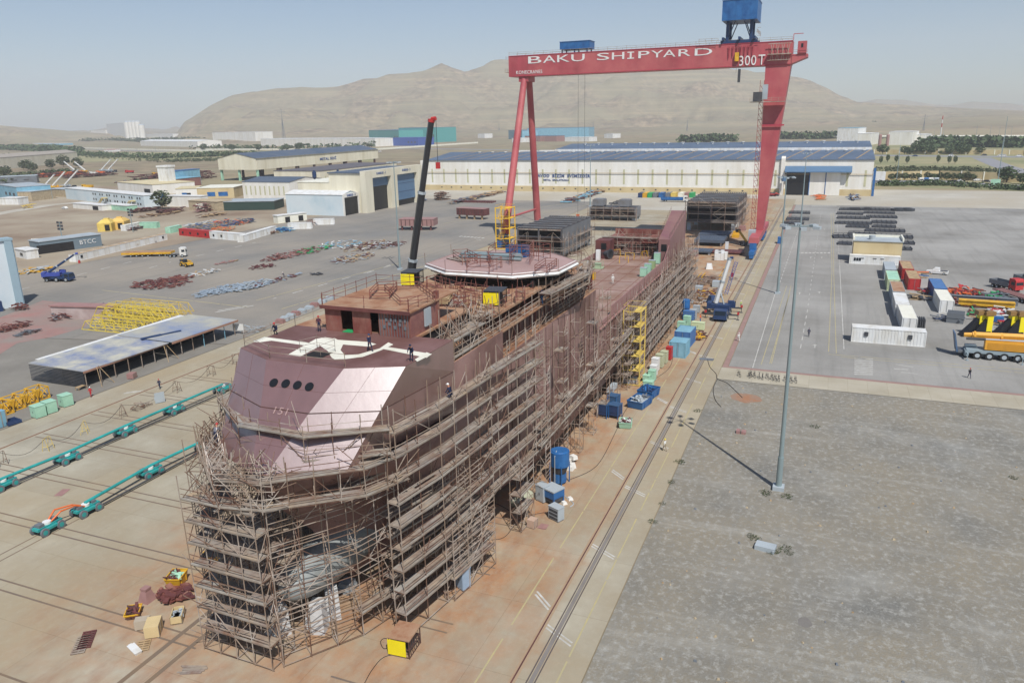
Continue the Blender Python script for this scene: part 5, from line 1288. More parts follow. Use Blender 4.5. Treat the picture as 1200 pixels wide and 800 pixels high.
def crate(label, loc, rz, L, W, H, m=m_timber, open_=False):
    t = thing('crate', label, 'crate', loc, rz); b = MB()
    if open_: b.b2(-L/2, L/2, -W/2, -W/2+.06, .1, H).b2(-L/2, L/2, W/2-.06, W/2, .1, H).b2(-L/2, -L/2+.06, -W/2, W/2, .1, H).b2(L/2-.06, L/2, -W/2, W/2, .1, H).b2(-L/2, L/2, -W/2, W/2, .1, .16)
    else: b.b2(-L/2, L/2, -W/2, W/2, .1, H)
    b.build('crate_body', m, t); b = MB()
    for x in (-L/2+.1, 0, L/2-.1):
        for s in (-1, 1): b.b2(x-.06, x+.06, s*W/2-.03*(s < 0)-.0, s*W/2+.03*(s > 0)+.0, .1, H)
    for y in (-W/2+.1, W/2-.1): b.b2(-L/2, L/2, y-.06, y+.06, 0, .1)
    b.build('batten', m_plank, t)
    if open_:
        b = MB()
        for i in range(16): x, y = random.uniform(-L*.38, L*.38), random.uniform(-W*.34, W*.34); b.box(x, y, H-.45, .4, .3, .3, random.uniform(0, 3))
        o = b.build('contents', m_lgrey, t); o['kind'] = 'stuff'
    return t
m_ply = mat('pale_plywood', 'C8B284', .08, .6, .75)
crate('large beige plywood crate left of the bow', G(181, 741), R(35), 1.7, 1.2, 1.15, m_ply)
crate('narrow grey beige crate standing against the large plywood crate', G(168, 735), R(35), .8, 1.2, .95, mat('greyed_plywood', 'ab9f8c', .08, .6, .75))
crate('open beige crate full of fittings right of the large plywood crate', G(209, 725), R(35), 1.7, 1.0, .8, m_ply, True)
def heap(name, label, cat, px, py, rx, ry, n, mats, h=.5, L=1.6, w_=.2, z=0., stuff=True, rz=0, tubes=.3):
    c = at(px, py, z); b = MB()
    for i in range(n):
        a, r_ = random.uniform(0, 6.28), math.sqrt(random.random()); x, y = rx*r_*math.cos(a), ry*r_*math.sin(a); q = random.uniform(.3, 1)*L; d = random.choice((0, 1.57, random.uniform(0, 3.1))) + rz
        z0 = random.uniform(0.02, h); b.k = random.randrange(len(mats))
        p1 = (x-q/2*math.cos(d), y-q/2*math.sin(d), z0+.08); p2 = (x+q/2*math.cos(d), y+q/2*math.sin(d), max(.05, z0+random.uniform(-.3, .3))+.08)
        if random.random() < tubes: b.bar(p1, p2, w_*.35, 6)
        else: b.plank(p1, p2, w_*random.uniform(.6, 2), random.uniform(.05, .25))
    o = b.build(name, mats, None, c); tag(o, label, cat); 
    if stuff: o['kind'] = 'stuff'
    return o
heap('scrap_heap', 'heap of dark red steel scrap behind the open crate', 'scrap', 207, 699, 1.3, 1.6, 60, [m_darkred, m_redoxide], .5, 1.2, .3)
single('steel_bracket', 'small pinkish steel bracket structure left of the yellow skip', 'bracket', G(173, 703), 0, m_pink, lambda b: (b.box(0, 0, 0, 1.2, 1.2, 1.2, 0, .5, .5), b.box(0, 0, 1.2, .7, .7, .2), b.box(.6, .2, 0, .1, 1.6, .4)))
def pallet(b, L=2.4, W=1.1, n=8):
    for y in (-W/2+.05, 0, W/2-.05): b.b2(-L/2, L/2, y-.05, y+.05, 0, .1)
    for i in range(n): x = -L/2+.05+i*(L-.1)/(n-1); b.b2(x-.09, x+.09, -W/2, W/2, .1, .14)
for i, (px, py) in enumerate(((102, 750), (95, 756))): single('pallet', ['farther brown timber pallet on the front left apron', 'nearer brown timber pallet on the front left apron'][i], 'pallet', G(px, py), R(38), m_darkred if i == 0 else m_plank, pallet)
single('pallet', 'pale pallet beside the white plastic trough', 'pallet', G(168, 757), R(38), m_timber, lambda b: pallet(b, 1.4, 1.1, 5))
single('trough', 'white plastic trough lying in front of the plywood crates', 'trough', G(158, 762), R(-20), m_white, lambda b: (b.box(0, 0, 0, .5, 1.5, .25, 0, 1.3, 1.1), b.box(0, .8, .1, .3, .3, .12)))
single('plank_stack', 'loose stack of brown planks on the front apron left of the scaffold foot', 'planks', G(226, 785), R(-70), m_plank, lambda b: [b.plank((-.9+random.uniform(-.3, .2), y*.16-.5, .03+.04*(y % 2)), (1+random.uniform(-.2, .3), y*.16-.45+random.uniform(-.1, .1), .05), .12, .05) for y in range(7)])
single('plate', 'rusty flat plate lying between the two lines of teal pipes', 'plate', G(73, 577), R(20), m_pink, lambda b: b.b2(-.9, .9, -.5, .5, 0, .05))
single('winch', 'yellow machine standing inside the left scaffold foot', 'machine', G(247, 660), R(15), m_yellow, lambda b: (b.box(0, 0, 0, 1.2, 1.4, .5), b.box(0, 0, .5, .8, 1, .6), b.bar((0, -.6, 1.1), (0, .6, 1.1), .3, 12)))
power_cage(G(475, 760), R(4), 'yellow fronted distribution cage with a rusty roof in the foreground beside the bow scaffold', False, .74, .9)
# electrical cabinets and machines on the near apron
def louvre_box(label, loc, rz, W, D, H, m, cat='cabinet', shelves=0, mt=None, name='cabinet'):
    t = thing(name, label, cat, loc, rz)
    MB().b2(-D/2, D/2, -W/2, W/2, .12, H).build('cabinet_body', m, t); MB().b2(-D/2-.05, D/2+.05, -W/2-.05, W/2+.05, H, H+.07).build('cabinet_top', mt or m, t)
    MB().b2(-D/2, D/2, -W/2+.05, -W/2+.2, 0, .12).b2(-D/2, D/2, W/2-.2, W/2-.05, 0, .12).build('skid', m_dgrey, t)
    if shelves:
        for k in range(shelves): MB().b2(-D/2-.02, -D/2-.005, -W/2+.1, W/2-.1, .2+(H-.3)*k/shelves, .2+(H-.3)*(k+.7)/shelves).build('drawer', m_dgrey, t)
    else:
        for s in (-1, 1): MB().b2(-D/2-.02, -D/2-.005, s*W*.24-W*.21, s*W*.24+W*.21, .25, H-.12).build('door', m, t)
        MB().b2(-D/2-.05, -D/2-.022, -.05, .02, H*.45, H*.6).build('handle', m_dgrey, t)
    return t
louvre_box('pale blue grey tool cabinet standing alone near the bow scaffold', G(543, 688), R(-25), 1.1, 1.0, 2.2, mat('cabinet_blue_grey', '8fa2b4', .08, 1, .5))
louvre_box('grey drawer cabinet standing in front of the blue compressor', G(652, 608), R(-25), 1.5, 1.0, 1.6, m_lgrey, shelves=3)
t = thing('compressor', 'blue compressor with a grey lid beside the tall blast vessel', 'compressor', G(648, 588), R(-25))
MB().b2(-.9, .9, -1, 1, .9, 1.8).build('housing', m_blue, t); MB().b2(-.95, .95, -1.05, 1.05, 1.8, 1.95).build('lid', m_lgrey, t); MB().b2(-.8, .8, -.9, .9, .35, .9).build('engine', m_dgrey, t)
for x in (-.8, .8):
    for y in (-.9, .9): MB().b2(x-.08, x+.08, y-.08, y+.08, 0, .95).build('leg', m_blue, t)
louvre_box('tall light grey cabinet left of the blue compressor', G(636, 586), R(-25), 1.3, 1.1, 2.0, m_lgrey)
def vessel(label, loc, r, H, m):
    t = thing('blast_vessel', label, 'pressure vessel', loc, 0)
    MB().cyl(0, 0, H*.55, r, H*.42, 22).build('upper_tank', m, t, smooth=False); MB().cyl(0, 0, H*.97, r*.85, .12, 22, r*.8).build('tank_lid', m, t)
    MB().cyl(0, 0, H*.25, r*.55, H*.28, 18, r*.9).build('cone', m_dgrey, t); MB().cyl(0, 0, .25, r*.7, H*.25, 18).build('lower_tank', m, t)
    for k in range(4): a = k*math.pi/2+.5; MB().bar((r*math.cos(a), r*math.sin(a), 0), (r*math.cos(a), r*math.sin(a), H*.62), .08).build('leg', m, t)
    MB().tube([(-r-.1, .2, .5), (-r-.1, .2, H*.9), (-r*.5, .2, H*1.02)], .05, 6).build('pipe', m_lgrey, t)
    return t
vessel('tall blue blast vessel on legs beside the white bags', G(656, 565), 1.2, 4.4, m_blue)
for i, (px, py, z) in enumerate(((667, 541, 0), (671, 547, 0), (672, 541, .45), (668, 550, 0))): single('sack', ['rear', 'middle', 'topmost', 'front'][i]+' white sack in the pile beside the tall blue vessel', 'sack', G(px, py)+Vector((0, 0, z)), .5*i, m_bag, lambda b: b.box(0, 0, 0, .95, .8, .5, 0, .8, .8), 'white sacks')
for i, (px, py) in enumerate(((661, 590), (668, 585))): single('sack', ['white sack right behind the grey drawer cabinet', 'white hose coil beside the drawer cabinet'][i], 'sack', G(px, py), .8, m_bag, lambda b: b.box(0, 0, 0, .7, .6, .3, 0, .7, .7))
crate('long pale green crate by the scaffold foot left of the blue compressor', G(607, 593), R(-25), 1.1, 1.0, .8, mat('sage_crate', 'b4b8a0', .08, 1, .7))
single('plank_stack', 'flat pale crate lid stack beside the scaffold near the compressor', 'planks', G(612, 586), R(-20), mat('sage_crate'   , 'b4b8a0'), lambda b: b.b2(-1.7, 1.7, -.5, .5, 0, .55))
crate('pinkish beige crate in front of the long pale green crate', G(624, 617), R(-10), .9, .9, 1.0, mat('pink_crate', 'b79c88', .1, 1, .7))
single('sheet_stack', 'stack of pinkish sheets right of the pink crate', 'sheets', G(636, 617), R(-10), m_pink, lambda b: [b.box(random.uniform(-.1, .1), random.uniform(-.1, .1), .04*i, 1, .9, .035, .1*i) for i in range(3)])
for i, (px, py) in enumerate(((708, 488), (721, 489), (719, 478))):
    t = thing('gas_rack', ['left', 'right', 'rear'][i]+' dark blue framed tank of the group of three on the near apron', 'tank', G(px, py), R(-10), 'three dark blue framed tanks')
    MB().b2(-.75, .75, -.75, .75, 1.0, 2.1).build('tank_body', m_dblue if i < 2 else mat('steel_blue_tank', '3a5a7c', .1, 1, .5), t); MB().b2(-.8, .8, -.8, .8, 2.1, 2.2).build('lid', mat('steel_blue_tank', '3a5a7c'), t); MB().box(0, 0, .5, 1.4, 1.4, .5, 0, 1, 1).build('hopper', m_dblue, t)
    for x in (-.75, .75):
        for y in (-.75, .75): MB().bar((x, y, 0), (x, y, 2.3), .06).build('leg', m_blue, t)
single('tank', 'white horizontal tank shaped trough between the tower and the blue framed tanks', 'trough', G(717, 458), R(0), m_lgrey, lambda b: (b.box(0, 0, .3, 3.8, 1.1, .6, 0, .97, .8), b.box(-1.2, 0, 0, .2, 1, .3), b.box(1.2, 0, 0, .2, 1, .3)))
for i, (px, py) in enumerate(((735, 449), (742, 448))): crate(['left', 'right'][i]+' grey crate at the foot of the yellow stair tower', G(px, py), R(-5), 1.1, 1.1, 1.0, m_lgrey)
for i, (px, py, h, m, W) in enumerate(((760, 455, 1.3, m_mint, 1.5), (758, 447, 1.2, m_mint, 1.1), (764, 446, 1.9, m_mint, 1.1), (766, 440, 1.9, m_white, 1.1), (768, 434, 2.3, m_white, 1.2), (773, 430, 2.4, mat('stone_green', 'b0b393', .08, 1, .6), 1.3), (778, 425, 2.2, mat('stone_green', 'b0b393'), 1.2), (784, 421, 2.4, m_redp, 1.0))):
    louvre_box(['low mint cabinet closest to the blue skips', 'small mint cabinet behind the lowest one', 'mid height mint cabinet in the apron row', 'short white cabinet behind the mint ones', 'tall white cabinet in the apron row', 'tall stone green cabinet behind the white ones', 'stone green cabinet next to the red one', 'bright red cabinet at the far end of the apron row'][i], G(px, py), R(-5), W, 1.3, h, m)
def container(label, loc, rz, L, m, W=2.44, H=2.6, group='shipping containers', mroof=None, doors=True, windows=0, z=0, parts=True, name='container', cat='container'):
    t = thing(name, label, cat, loc, rz, group); b = MB()
    n = int(L/.28)
    def wall(p, q, nx, ny):
        P_ = Vector(p); D_ = Vector(q)-P_; 
        for i in range(n):
            o = 0 if i % 2 else .05
            a = P_+D_*(i/n); c = P_+D_*((i+1)/n); off = Vector((nx*o, ny*o)); 
            b.add([(a.x-off.x, a.y-off.y, .15), (c.x-off.x, c.y-off.y, .15), (c.x-off.x, c.y-off.y, H-.1), (a.x-off.x, a.y-off.y, H-.1)], [(0, 1, 2, 3)])
            if i < n-1: o2 = .05-o; b.add([(c.x-nx*o, c.y-ny*o, .15), (c.x-nx*o2, c.y-ny*o2, .15), (c.x-nx*o2, c.y-ny*o2, H-.1), (c.x-nx*o, c.y-ny*o, H-.1)], [(0, 1, 2, 3)])
    wall((-L/2, -W/2), (L/2, -W/2), 0, -1); wall((L/2, W/2), (-L/2, W/2), 0, 1); n = int(W/.28); wall((-L/2, W/2), (-L/2, -W/2), -1, 0); wall((L/2, -W/2), (L/2, W/2), 1, 0)
    b.build('corrugated_wall', m, t)
    b = MB()
    for s in (-1, 1):
        b.b2(-L/2, L/2, s*W/2-.04, s*W/2+.04, H-.12, H); b.b2(-L/2, L/2, s*W/2-.04, s*W/2+.04, 0, .16)
        for e in (-1, 1): b.b2(e*L/2-.08, e*L/2+.08, s*W/2-.06, s*W/2+.06, 0, H+.02)
        b.b2(s*L/2-.05, s*L/2+.05, -W/2, W/2, H-.12, H); b.b2(s*L/2-.05, s*L/2+.05, -W/2, W/2, 0, .16)
    b.build('frame', m, t); MB().b2(-L/2+.03, L/2-.03, -W/2+.03, W/2-.03, H-.08, H-.03).build('roof', mroof or m, t)
    if doors:
        for s in (-1, 1): MB().b2(-L/2-.09, -L/2-.055, s*W*.23-.5, s*W*.23+.5, .2, H-.15).build('door', m, t)
        MB().b2(-L/2-.12, -L/2-.095, -.06, -.02, .2, H-.15).build('lock_bar', m_lgrey, t)
    for k in range(windows):
        y = -L/2+L*(k+.5)/windows; MB().b2(y-.5, y+.5, -W/2-.1, -W/2-.06, 1.0, 1.9).build('window', m_glass, t)
    return t
container('light blue container with open end on the near apron', G(796, 416), R(-3), 3.6, m_lblue, 3.0, 3.0)
container('darker blue container behind the light blue one on the apron', G(803, 408)+Vector((3, .6, 0)), R(-3), 5.0, mat('mid_blue', '4a72a4', .1, .6, .5, c2='3f6694'), 3.0, 3.1, mroof=m_lblue)
# machine clutter further aft
vessel('tall blue vessel close to the midship scaffold', G(803, 372), .9, 4.2, m_blue)
louvre_box('blue generator housing beside the far blue vessel', G(808, 374), R(-5), 2.4, 2.6, 2.0, mat('mid_blue', '4a72a4'), 'generator')
for i, (px, py, h, m) in enumerate(((798, 386, 1.7, m_mint), (805, 383, 2.4, m_mint), (802, 392, 1.6, m_mint), (818, 386, 1.6, mat('pale_green_box', 'c4cfa6', .06, 1, .6)), (812, 374, 2.2, m_lgrey), (816, 366, 1.6, m_lgrey))):
    louvre_box(['mint cabinet left of the taller mint one near the blue vessel', 'tallest mint cabinet near the blue vessel', 'mint cabinet in front of its taller neighbour', 'wide pale green box beside the mint cabinets', 'grey rack cabinet behind the pale green box', 'flat grey rack behind the mint cabinets'][i], G(px, py), R(-5), 1.4 if i != 3 else 2.6, 1.2, h, m, shelves=3 if i == 4 else 0)
single('tarpaulin', 'dark blue tarpaulin covered heap left of the white boomed crane', 'covered heap', G(835, 355), R(20), m_dblue, lambda b: b.box(0, 0, 0, 2.6, 2.4, 1.8, .3, .5, .6))
for i, (px, py) in enumerate(((819, 342), (839, 336))): crate('%s of the two grey boxes among the far scrap' % ('left', 'right')[i], G(px, py), 0, 2, 1.8, 1.6, m_lgrey)
for i, (px, py, dx) in enumerate(((841, 305, 0), (845, 305, 0), (841, 302, 1.3), (845, 302, 1.3), (849, 304, 0))): crate('white bale number %s in the neat block between rails' % ('one', 'two', 'three', 'four', 'five')[i] if False else ['white wrapped bale at the left front of the block near the gantry crane', 'white wrapped bale in the front middle of the block near the gantry crane', 'white wrapped bale at the left rear of the block near the gantry crane', 'white wrapped bale in the rear middle of the block near the gantry crane', 'white wrapped bale at the right end of the block near the gantry crane'][i], G(px, py), 0, 1.8, 1.8, 2.4, m_white)
single('sack', 'lone white wrapped bundle right of the track rails', 'bundle', G(831, 315), 0, m_white, lambda b: b.box(0, 0, 0, 2, 2, 1.6, .2, .7, .7))
single('cabinet', 'thin white post like cabinet before the gantry leg', 'cabinet', G(851.5, 294), 0, m_white, lambda b: (b.box(0, 0, 0, 1, 1, 2.9), b.box(0, 0, 2.9, 1.1, 1.1, .1)))
heap('tube_heap', 'heap of grey tubes and boards on the apron left of the tarpaulin', 'scrap', 825, 330, 7, 4, 130, [m_rtube, m_tube, m_plank], .8, 4, .2, tubes=.6)
heap('tube_heap', 'mixed heap of frames and yellow parts in front of the tarpaulin', 'scrap', 830, 346, 6, 3.5, 110, [m_rtube, m_darkred, m_yellow, m_tube], .8, 3, .2)
heap('tube_heap', 'rusty offcuts beside the light blue container', 'scrap', 812, 395, 3, 2.5, 70, [m_rtube, m_darkred, m_yellow], .6, 2, .2)
heap('tube_heap', 'scrap strewn along the foot of the aft scaffold', 'scrap', 800, 398, 10, 1.6, 110, [m_plank, m_rtube, m_timber], .4, 2, .2)
heap('tube_heap', 'small heap of grey offcuts near the scaffold foot by the blue vessel', 'scrap', 815, 352, 5, 3, 60, [m_lgrey, m_tube, m_rtube], .5, 2, .2)
for i, (px, py, L) in enumerate(((847, 325, 9), (822, 326, 7), (851, 317, 4))): single('yellow_beam', ['longest yellow lattice beam lying on the far apron', 'yellow lattice beam lying beside the pale bundle', 'short yellow beam near the white bale block'][i], 'beam', G(px, py), R(0), m_yellow, lambda b: ([b.bar((-L/2, s, 0.1+h), (L/2, s, .1+h), .09) for s in (-.5, .5) for h in (0, .9)], [b.bar((-L/2+k, -.5, .1), (-L/2+k+1, -.5, 1), .05) for k in range(int(L))], [b.bar((-L/2+k, .5, .1), (-L/2+k, -.5, .1), .05) for k in range(int(L))]))
for i, (px, py, dz, L, W, lab) in enumerate(((833, 286, 1.3, 11, 10, 'larger flat dark ship panel resting on supports before the dark block'), (822, 297, .8, 6, 7, 'smaller grey flat panel in front of the dark panels'), (838, 279, 1.6, 10, 11, 'rear flat dark ship panel under the dark block on pillars'))):
    t = thing('ship_section', lab, 'ship section', G(px, py), 0)
    MB().b2(-L/2, L/2, -W/2, W/2, dz, dz+(1.0 if i < 1 else .5)).build('panel', mat('panel_slate', '4e5865', .12, .3, .5), t)
    for x in (-L*.4, L*.4):
        for y in (-W*.4, W*.4): MB().b2(x-.3, x+.3, y-.3, y+.3, 0, dz).build('support', m_lgrey, t)
    b = MB()
    for k in range(int(W)): b.b2(-L/2+.1, L/2-.1, -W/2+.5+k, -W/2+.56+k, dz+(1.0 if i < 1 else .5), dz+(1.12 if i < 1 else .6))
    b.build('panel_rib', mat('panel_slate', '4e5865'), t)
single('plate', 'rusty pink panel lying under the slate panels', 'plate', G(838, 296), 0, m_darkred, lambda b: (b.b2(-3, 3, -9, 9, .5, .8), b.b2(-2.6, -2.2, -8, 8, 0, .5), b.b2(2, 2.4, -8, 8, 0, .5)))
single('machine', 'small yellow machine between the slate panels and the gantry leg', 'machine', G(862, 278), 0, m_yellow, lambda b: (b.box(0, 0, 0, 3, 2.6, 1.2), b.box(.5, 0, 1.2, 1.4, 2, 1)))
t = thing('boom_lift', 'yellow boom lift folded beside the gantry crane leg', 'boom lift', G(872, 288), R(30))
MB().b2(-1.5, 1.5, -1.1, 1.1, .5, 1.6).build('base', m_dgrey, t); MB().bar((-1.5, 0, 1.8), (5.0, 0, 4.6), .4).build('boom', m_yellow, t); MB().b2(5, 6.2, -.7, .7, 4, 5).build('basket', m_dgrey, t)
for x in (-1, 1):
    for y in (-1.1, 1.1): wheel(t, x, y, .5, .3)
single('barrier', 'blue box on the red kerb beyond the masts', 'box', G(914, 285), 0, m_blue, lambda b: (b.box(0, 0, 0, 3, 1.6, 2), b.box(0, 0, 2, 3.1, 1.7, .15)))
for i, (px, py) in enumerate(((804, 305), (813, 300), (870, 270), (862, 266))): single('frame', ['red frame stack beside the aft scaffold', 'reddish crate beside the aft scaffold', 'pink crate beyond the yellow machine', 'white tank box beside the far pink crate'][i], 'frame', G(px, py), 0, (m_darkred, m_pink, m_pink, m_white)[i], lambda b: (b.box(0, 0, 0, 2.4, 2.6, 1), b.box(0, 0, 1, 2, 2.2, .9)))
# hoses and cables on the ground
def cable(label, pts, r=.035, z=.05, m=m_cable, cat='cable'):
    P3 = [at(x, y, 0) for x, y in pts]; out = []
    for i in range(len(P3)-1):
        p0 = P3[max(0, i-1)]; p1 = P3[i]; p2 = P3[i+1]; p3 = P3[min(len(P3)-1, i+2)]
        for k in range(8):
            t_ = k/8; out.append(.5*((2*p1)+(-p0+p2)*t_+(2*p0-5*p1+4*p2-p3)*t_**2+(-p0+3*p1-3*p2+p3)*t_**3)+Vector((0, 0, z)))
    out.append(P3[-1]+Vector((0, 0, z))); o = MB().tube(out, r, 5).build('cable', m); return tag(o, label, cat)
cable('black cable running from the blue compressor past the blue skips along the apron', [(668, 562), (700, 545), (722, 505), (735, 478), (760, 450), (785, 430), (790, 405)])
cable('black cable snaking over the concrete onto the gravel from a floor socket', [(829, 421), (832, 430), (839, 438), (841, 444), (852, 449), (862, 458), (870, 466)], .045)
cable('black cable branch curving down the gravel edge', [(841, 444), (836, 455), (838, 468), (845, 477)], .045)
cable('thin cable from the yellow fronted cage toward the photo bottom', [(470, 766), (450, 770), (436, 785), (425, 805)], .03)
cable('coiled cable on the apron beside the yellow fronted cage', [(462, 756), (452, 748), (446, 752), (450, 760), (458, 757)], .03)
cable('loose hose from the compressor toward the side scaffold', [(600, 600), (575, 590), (560, 620), (545, 640), (552, 655)], .035)
cable('hose lying near the pinkish crate', [(640, 600), (610, 608), (590, 630), (560, 634), (548, 650)], .03)
cable('cable beside the stair tower on the apron', [(745, 422), (765, 418), (778, 408), (792, 404)], .04)
cable('orange brown hose crossing toward the blue containers', [(746, 425), (770, 417), (783, 415)], .05, m=m_timber)
cable('hose draped from the tall vessel to the scaffold', [(654, 536), (630, 528), (612, 505), (600, 486)], .08, z=1.2, m=m_tube)
cable('hose looping from the drawer cabinet to the coil', [(655, 575), (664, 583), (672, 590), (668, 594)], .06, m=m_lgrey)
single('socket', 'small grey floor socket plate beside the cable channel', 'socket', G(828, 421), 0, m_grey, lambda b: b.b2(-.6, .6, -1.3, 1.3, .02, .08))
for i, (px, py) in enumerate(((540, 672), (430, 690), (560, 690), (604, 706))): pass
# bicycles
def bike(loc, rz, first=None):
    if first: return dup(first, loc, rz)
    t = thing('bicycle', 'parked black bicycle in the row on the concrete strip', 'bicycle', loc, rz, 'row of parked bicycles')
    for x in (-.52, .52):
        b = MB(); n = 16
        pts = [(x+.33*math.cos(2*math.pi*k/n), 0, .35+.33*math.sin(2*math.pi*k/n)) for k in range(n+1)]; b.tube(pts, .022, 4)
        for k in range(4): a = k*math.pi/4; b.bar((x-.3*math.cos(a), 0, .35-.3*math.sin(a)), (x+.3*math.cos(a), 0, .35+.3*math.sin(a)), .006, 3)
        b.build('wheel', m_tyre, t)
    MB().tube([(-.52, 0, .35), (-.12, 0, .32), (.35, 0, .75), (-.2, 0, .78), (-.12, 0, .32)], .025).tube([(-.52, 0, .35), (-.2, 0, .78)], .02).bar((.52, 0, .35), (.36, 0, .9), .025).build('frame', m_dgrey, t)
    MB().bar((.33, -.28, 1.02), (.33, .28, 1.02), .02).bar((.36, 0, .9), (.33, 0, 1.02), .02).build('handlebar', m_black, t); MB().box(-.24, 0, .9, .26, .15, .06).bar((-.2, 0, .75), (-.22, 0, .9), .018).build('saddle', m_black, t)
    return t
b0 = None
for px, py in ((866, 441), (878, 442), (880, 441), (884, 442), (889.5, 443), (893.5, 444), (899, 444), (904.5, 445), (908.5, 446), (912.5, 446), (920, 447), (927, 448), (932, 448)):
    p = G(px, py); p.z = .02; o = bike(p, R(random.uniform(8, 30)), b0); b0 = b0 or o
# weeds and stone slab by the mast
def leafy(name, mesh_n, rx, h, ls, m, seed, flat=False):
    rnd = random.Random(seed); b = MB()
    for i in range(mesh_n):
        while True:
            v = Vector((rnd.uniform(-1, 1), rnd.uniform(-1, 1), rnd.uniform(-1, 1)))
            if .25 < v.length < 1 and mn.noise(v*2.3+Vector((seed, 0, 0))) > -.18: break
        c = Vector((v.x*rx, v.y*rx, h*.5+v.z*h*.5)); n = Vector((rnd.uniform(-1, 1), rnd.uniform(-1, 1), rnd.uniform(-.3, 1))).normalized()
        a = n.cross(Vector((0, 0, 1))).normalized()*ls*rnd.uniform(.6, 1.3); d = n.cross(a).normalized()*ls*rnd.uniform(.5, 1.1)
        b.add([c-a, c-d*.6, c+a, c+d], [(0, 1, 2, 3)])
    return b.mesh(name, [m])
wm = leafy('weeds', 60, .9, .35, .12, m_leaf2, 3)
for i, (px, py) in enumerate(((885, 632), (893, 638), (900, 641), (908, 645), (920, 642), (896, 578), (922, 583), (905, 648), (880, 628), (925, 648), (776, 590), (786, 565), (796, 542), (765, 612), (818, 482), (1188, 560), (955, 500))):
    o = bpy.data.objects.new('weeds', wm); col.objects.link(o); o.location = G(px, py); o.rotation_euler.z = i; o.scale = (random.uniform(.4, .9),)*3; tag(o, 'low green weeds growing in patches on the gravel', 'weeds', 'weed clumps', 'stuff')
b = MB()
for i in range(420):
    x, y = random.uniform(30, 126), random.uniform(-75, 14.5); 
    if mn.noise(Vector((x*.06, y*.06, 2))) < -.05 and random.random() < .8: continue
    s_ = random.uniform(.04, .16); b.k = i % 3; b.box(x, y, -.01, s_*2, s_*1.6, s_, random.uniform(0, 3), .6, .6)
o = b.build('loose_stones', [m_stone, m_grey, m_timber]); tag(o, 'loose stones and bits strewn over the grey gravel', 'stones', None, 'stuff')
single('stone_slab', 'pale concrete slab lying among the weeds in the gravel', 'slab', G(897, 643), R(-8), m_lgrey, lambda b: (b.b2(-.6, .6, -1.0, 1.0, 0, .5), b.b2(-.7, -.5, -1, -.8, 0, .35)))
single('concrete_block', 'small pinkish block on the gravel beyond the mast shadow', 'block', G(868, 507), 0, m_pink, lambda b: (b.b2(-.5, .5, -.7, -.1, 0, .35), b.b2(-.5, .5, .1, .6, 0, .4)))
# ---------------- left apron
for i, (px, py, m) in enumerate(((46, 488, m_mint), (59, 483, m_mint), (78, 475, m_mint))): louvre_box(['leftmost of the three mint cabinets by the far rail', 'middle mint cabinet of the three by the far rail', 'right of the three mint cabinets, standing apart from the pair'][i], G(px, py), R(-10), 1.7, 1.6, 1.9, m)
crate('pale blue tank cut by the left edge of the photo', G(0, 500), 0, 1.6, 1.6, 2.6, m_lblue)
single('frame', 'dark blue low frame between the pale tank and mint cabinets', 'frame', G(14, 496), R(-10), m_dblue, lambda b: [b.box(0, -1+i*.5, .1, 2, .12, .5) for i in range(5)])
def yframe(i):
    t = thing('yellow_box_truss', 'x', 'lattice frame', (0, 0, 0), 0, 'yellow frames on the gravel'); b = MB(); W, D, H = 2.6, 2.4, 2.0
    for x in (-D/2, D/2):
        for y in (-W/2, W/2): b.bar((x, y, 0), (x, y, H), .1)
        for z in (.1, H): b.bar((x, -W/2, z), (x, W/2, z), .1)
        b.bar((x, -W/2, 0), (x, W/2, H), .07)
    for y in (-W/2, W/2):
        for z in (.1, H): b.bar((-D/2, y, z), (D/2, y, z), .1)
        b.bar((-D/2, y, 0), (D/2, y, H), .07)
    b.bar((-D/2, -W/2, H), (D/2, W/2, H), .08); b.build('frame', m_yellow, t); MB().b2(-.1, .1, -W/2, W/2, .3, 1.6).build('web_plate', m_yellow, t); return t
f0 = yframe(0)
for i, (px, py) in enumerate(((45, 467), (31, 473), (16, 479), (2, 485), (-12, 491))):
    lab = ['yellow box frame nearest the mesh shed', 'second yellow box frame from the mesh shed', 'third yellow box frame from the mesh shed', 'yellow box frame fourth from the mesh shed', 'yellow box frame just outside the left photo edge'][i]
    if i == 0: f0.location = G(px, py); f0['label'] = lab; f0.rotation_euler.z = R(-5)
    else: dup(f0, G(px, py), R(-5), lab)
# saw horse cable stands
def stand(b):
    for x in (-.6, .6):
        b.bar((x, -.5, 0), (x, -.1, 1.9), .035); b.bar((x, .5, 0), (x, .1, 1.9), .035); b.bar((x, -.35, .7), (x, .35, .7), .03)
    b.bar((-.6, 0, 1.9), (.6, 0, 1.9), .035); b.bar((-.6, -.35, .7), (.6, -.35, .7), .03)
S0 = [(2, 545), (57, 527), (100, 508), (145, 488), (208, 459), (248, 440), (277, 426)]
for i, (px, py) in enumerate(S0): single('cable_stand', ['first', 'second', 'third', 'fourth', 'fifth', 'sixth', 'seventh'][i]+' thin cable stand from the left edge on the far apron', 'cable stand', G(px, py), R(20*i), m_rtube if i not in (1, 2) else m_lyellow, stand, 'cable stands')
for i, (p, q) in enumerate(zip(S0, S0[1:])):
    a, c = G(*p)+Vector((0, 0, 1.9)), G(*q)+Vector((0, 0, 1.9)); o = MB().tube([a+(c-a)*k/8-Vector((0, 0, 1.4*math.sin(math.pi*k/8))) for k in range(9)], .03).build('cable', m_cable); tag(o, 'cable sagging between the %s pair of thin stands from the left' % ('first', 'second', 'third', 'fourth', 'fifth', 'sixth')[i], 'cable', 'sagging cables')
heap('tube_heap', 'small pile of tubes beside the white board on the far apron', 'scrap', 166, 478, 2, 1, 24, [m_rtube, m_tube], .5, 1.5, .12, tubes=.9)
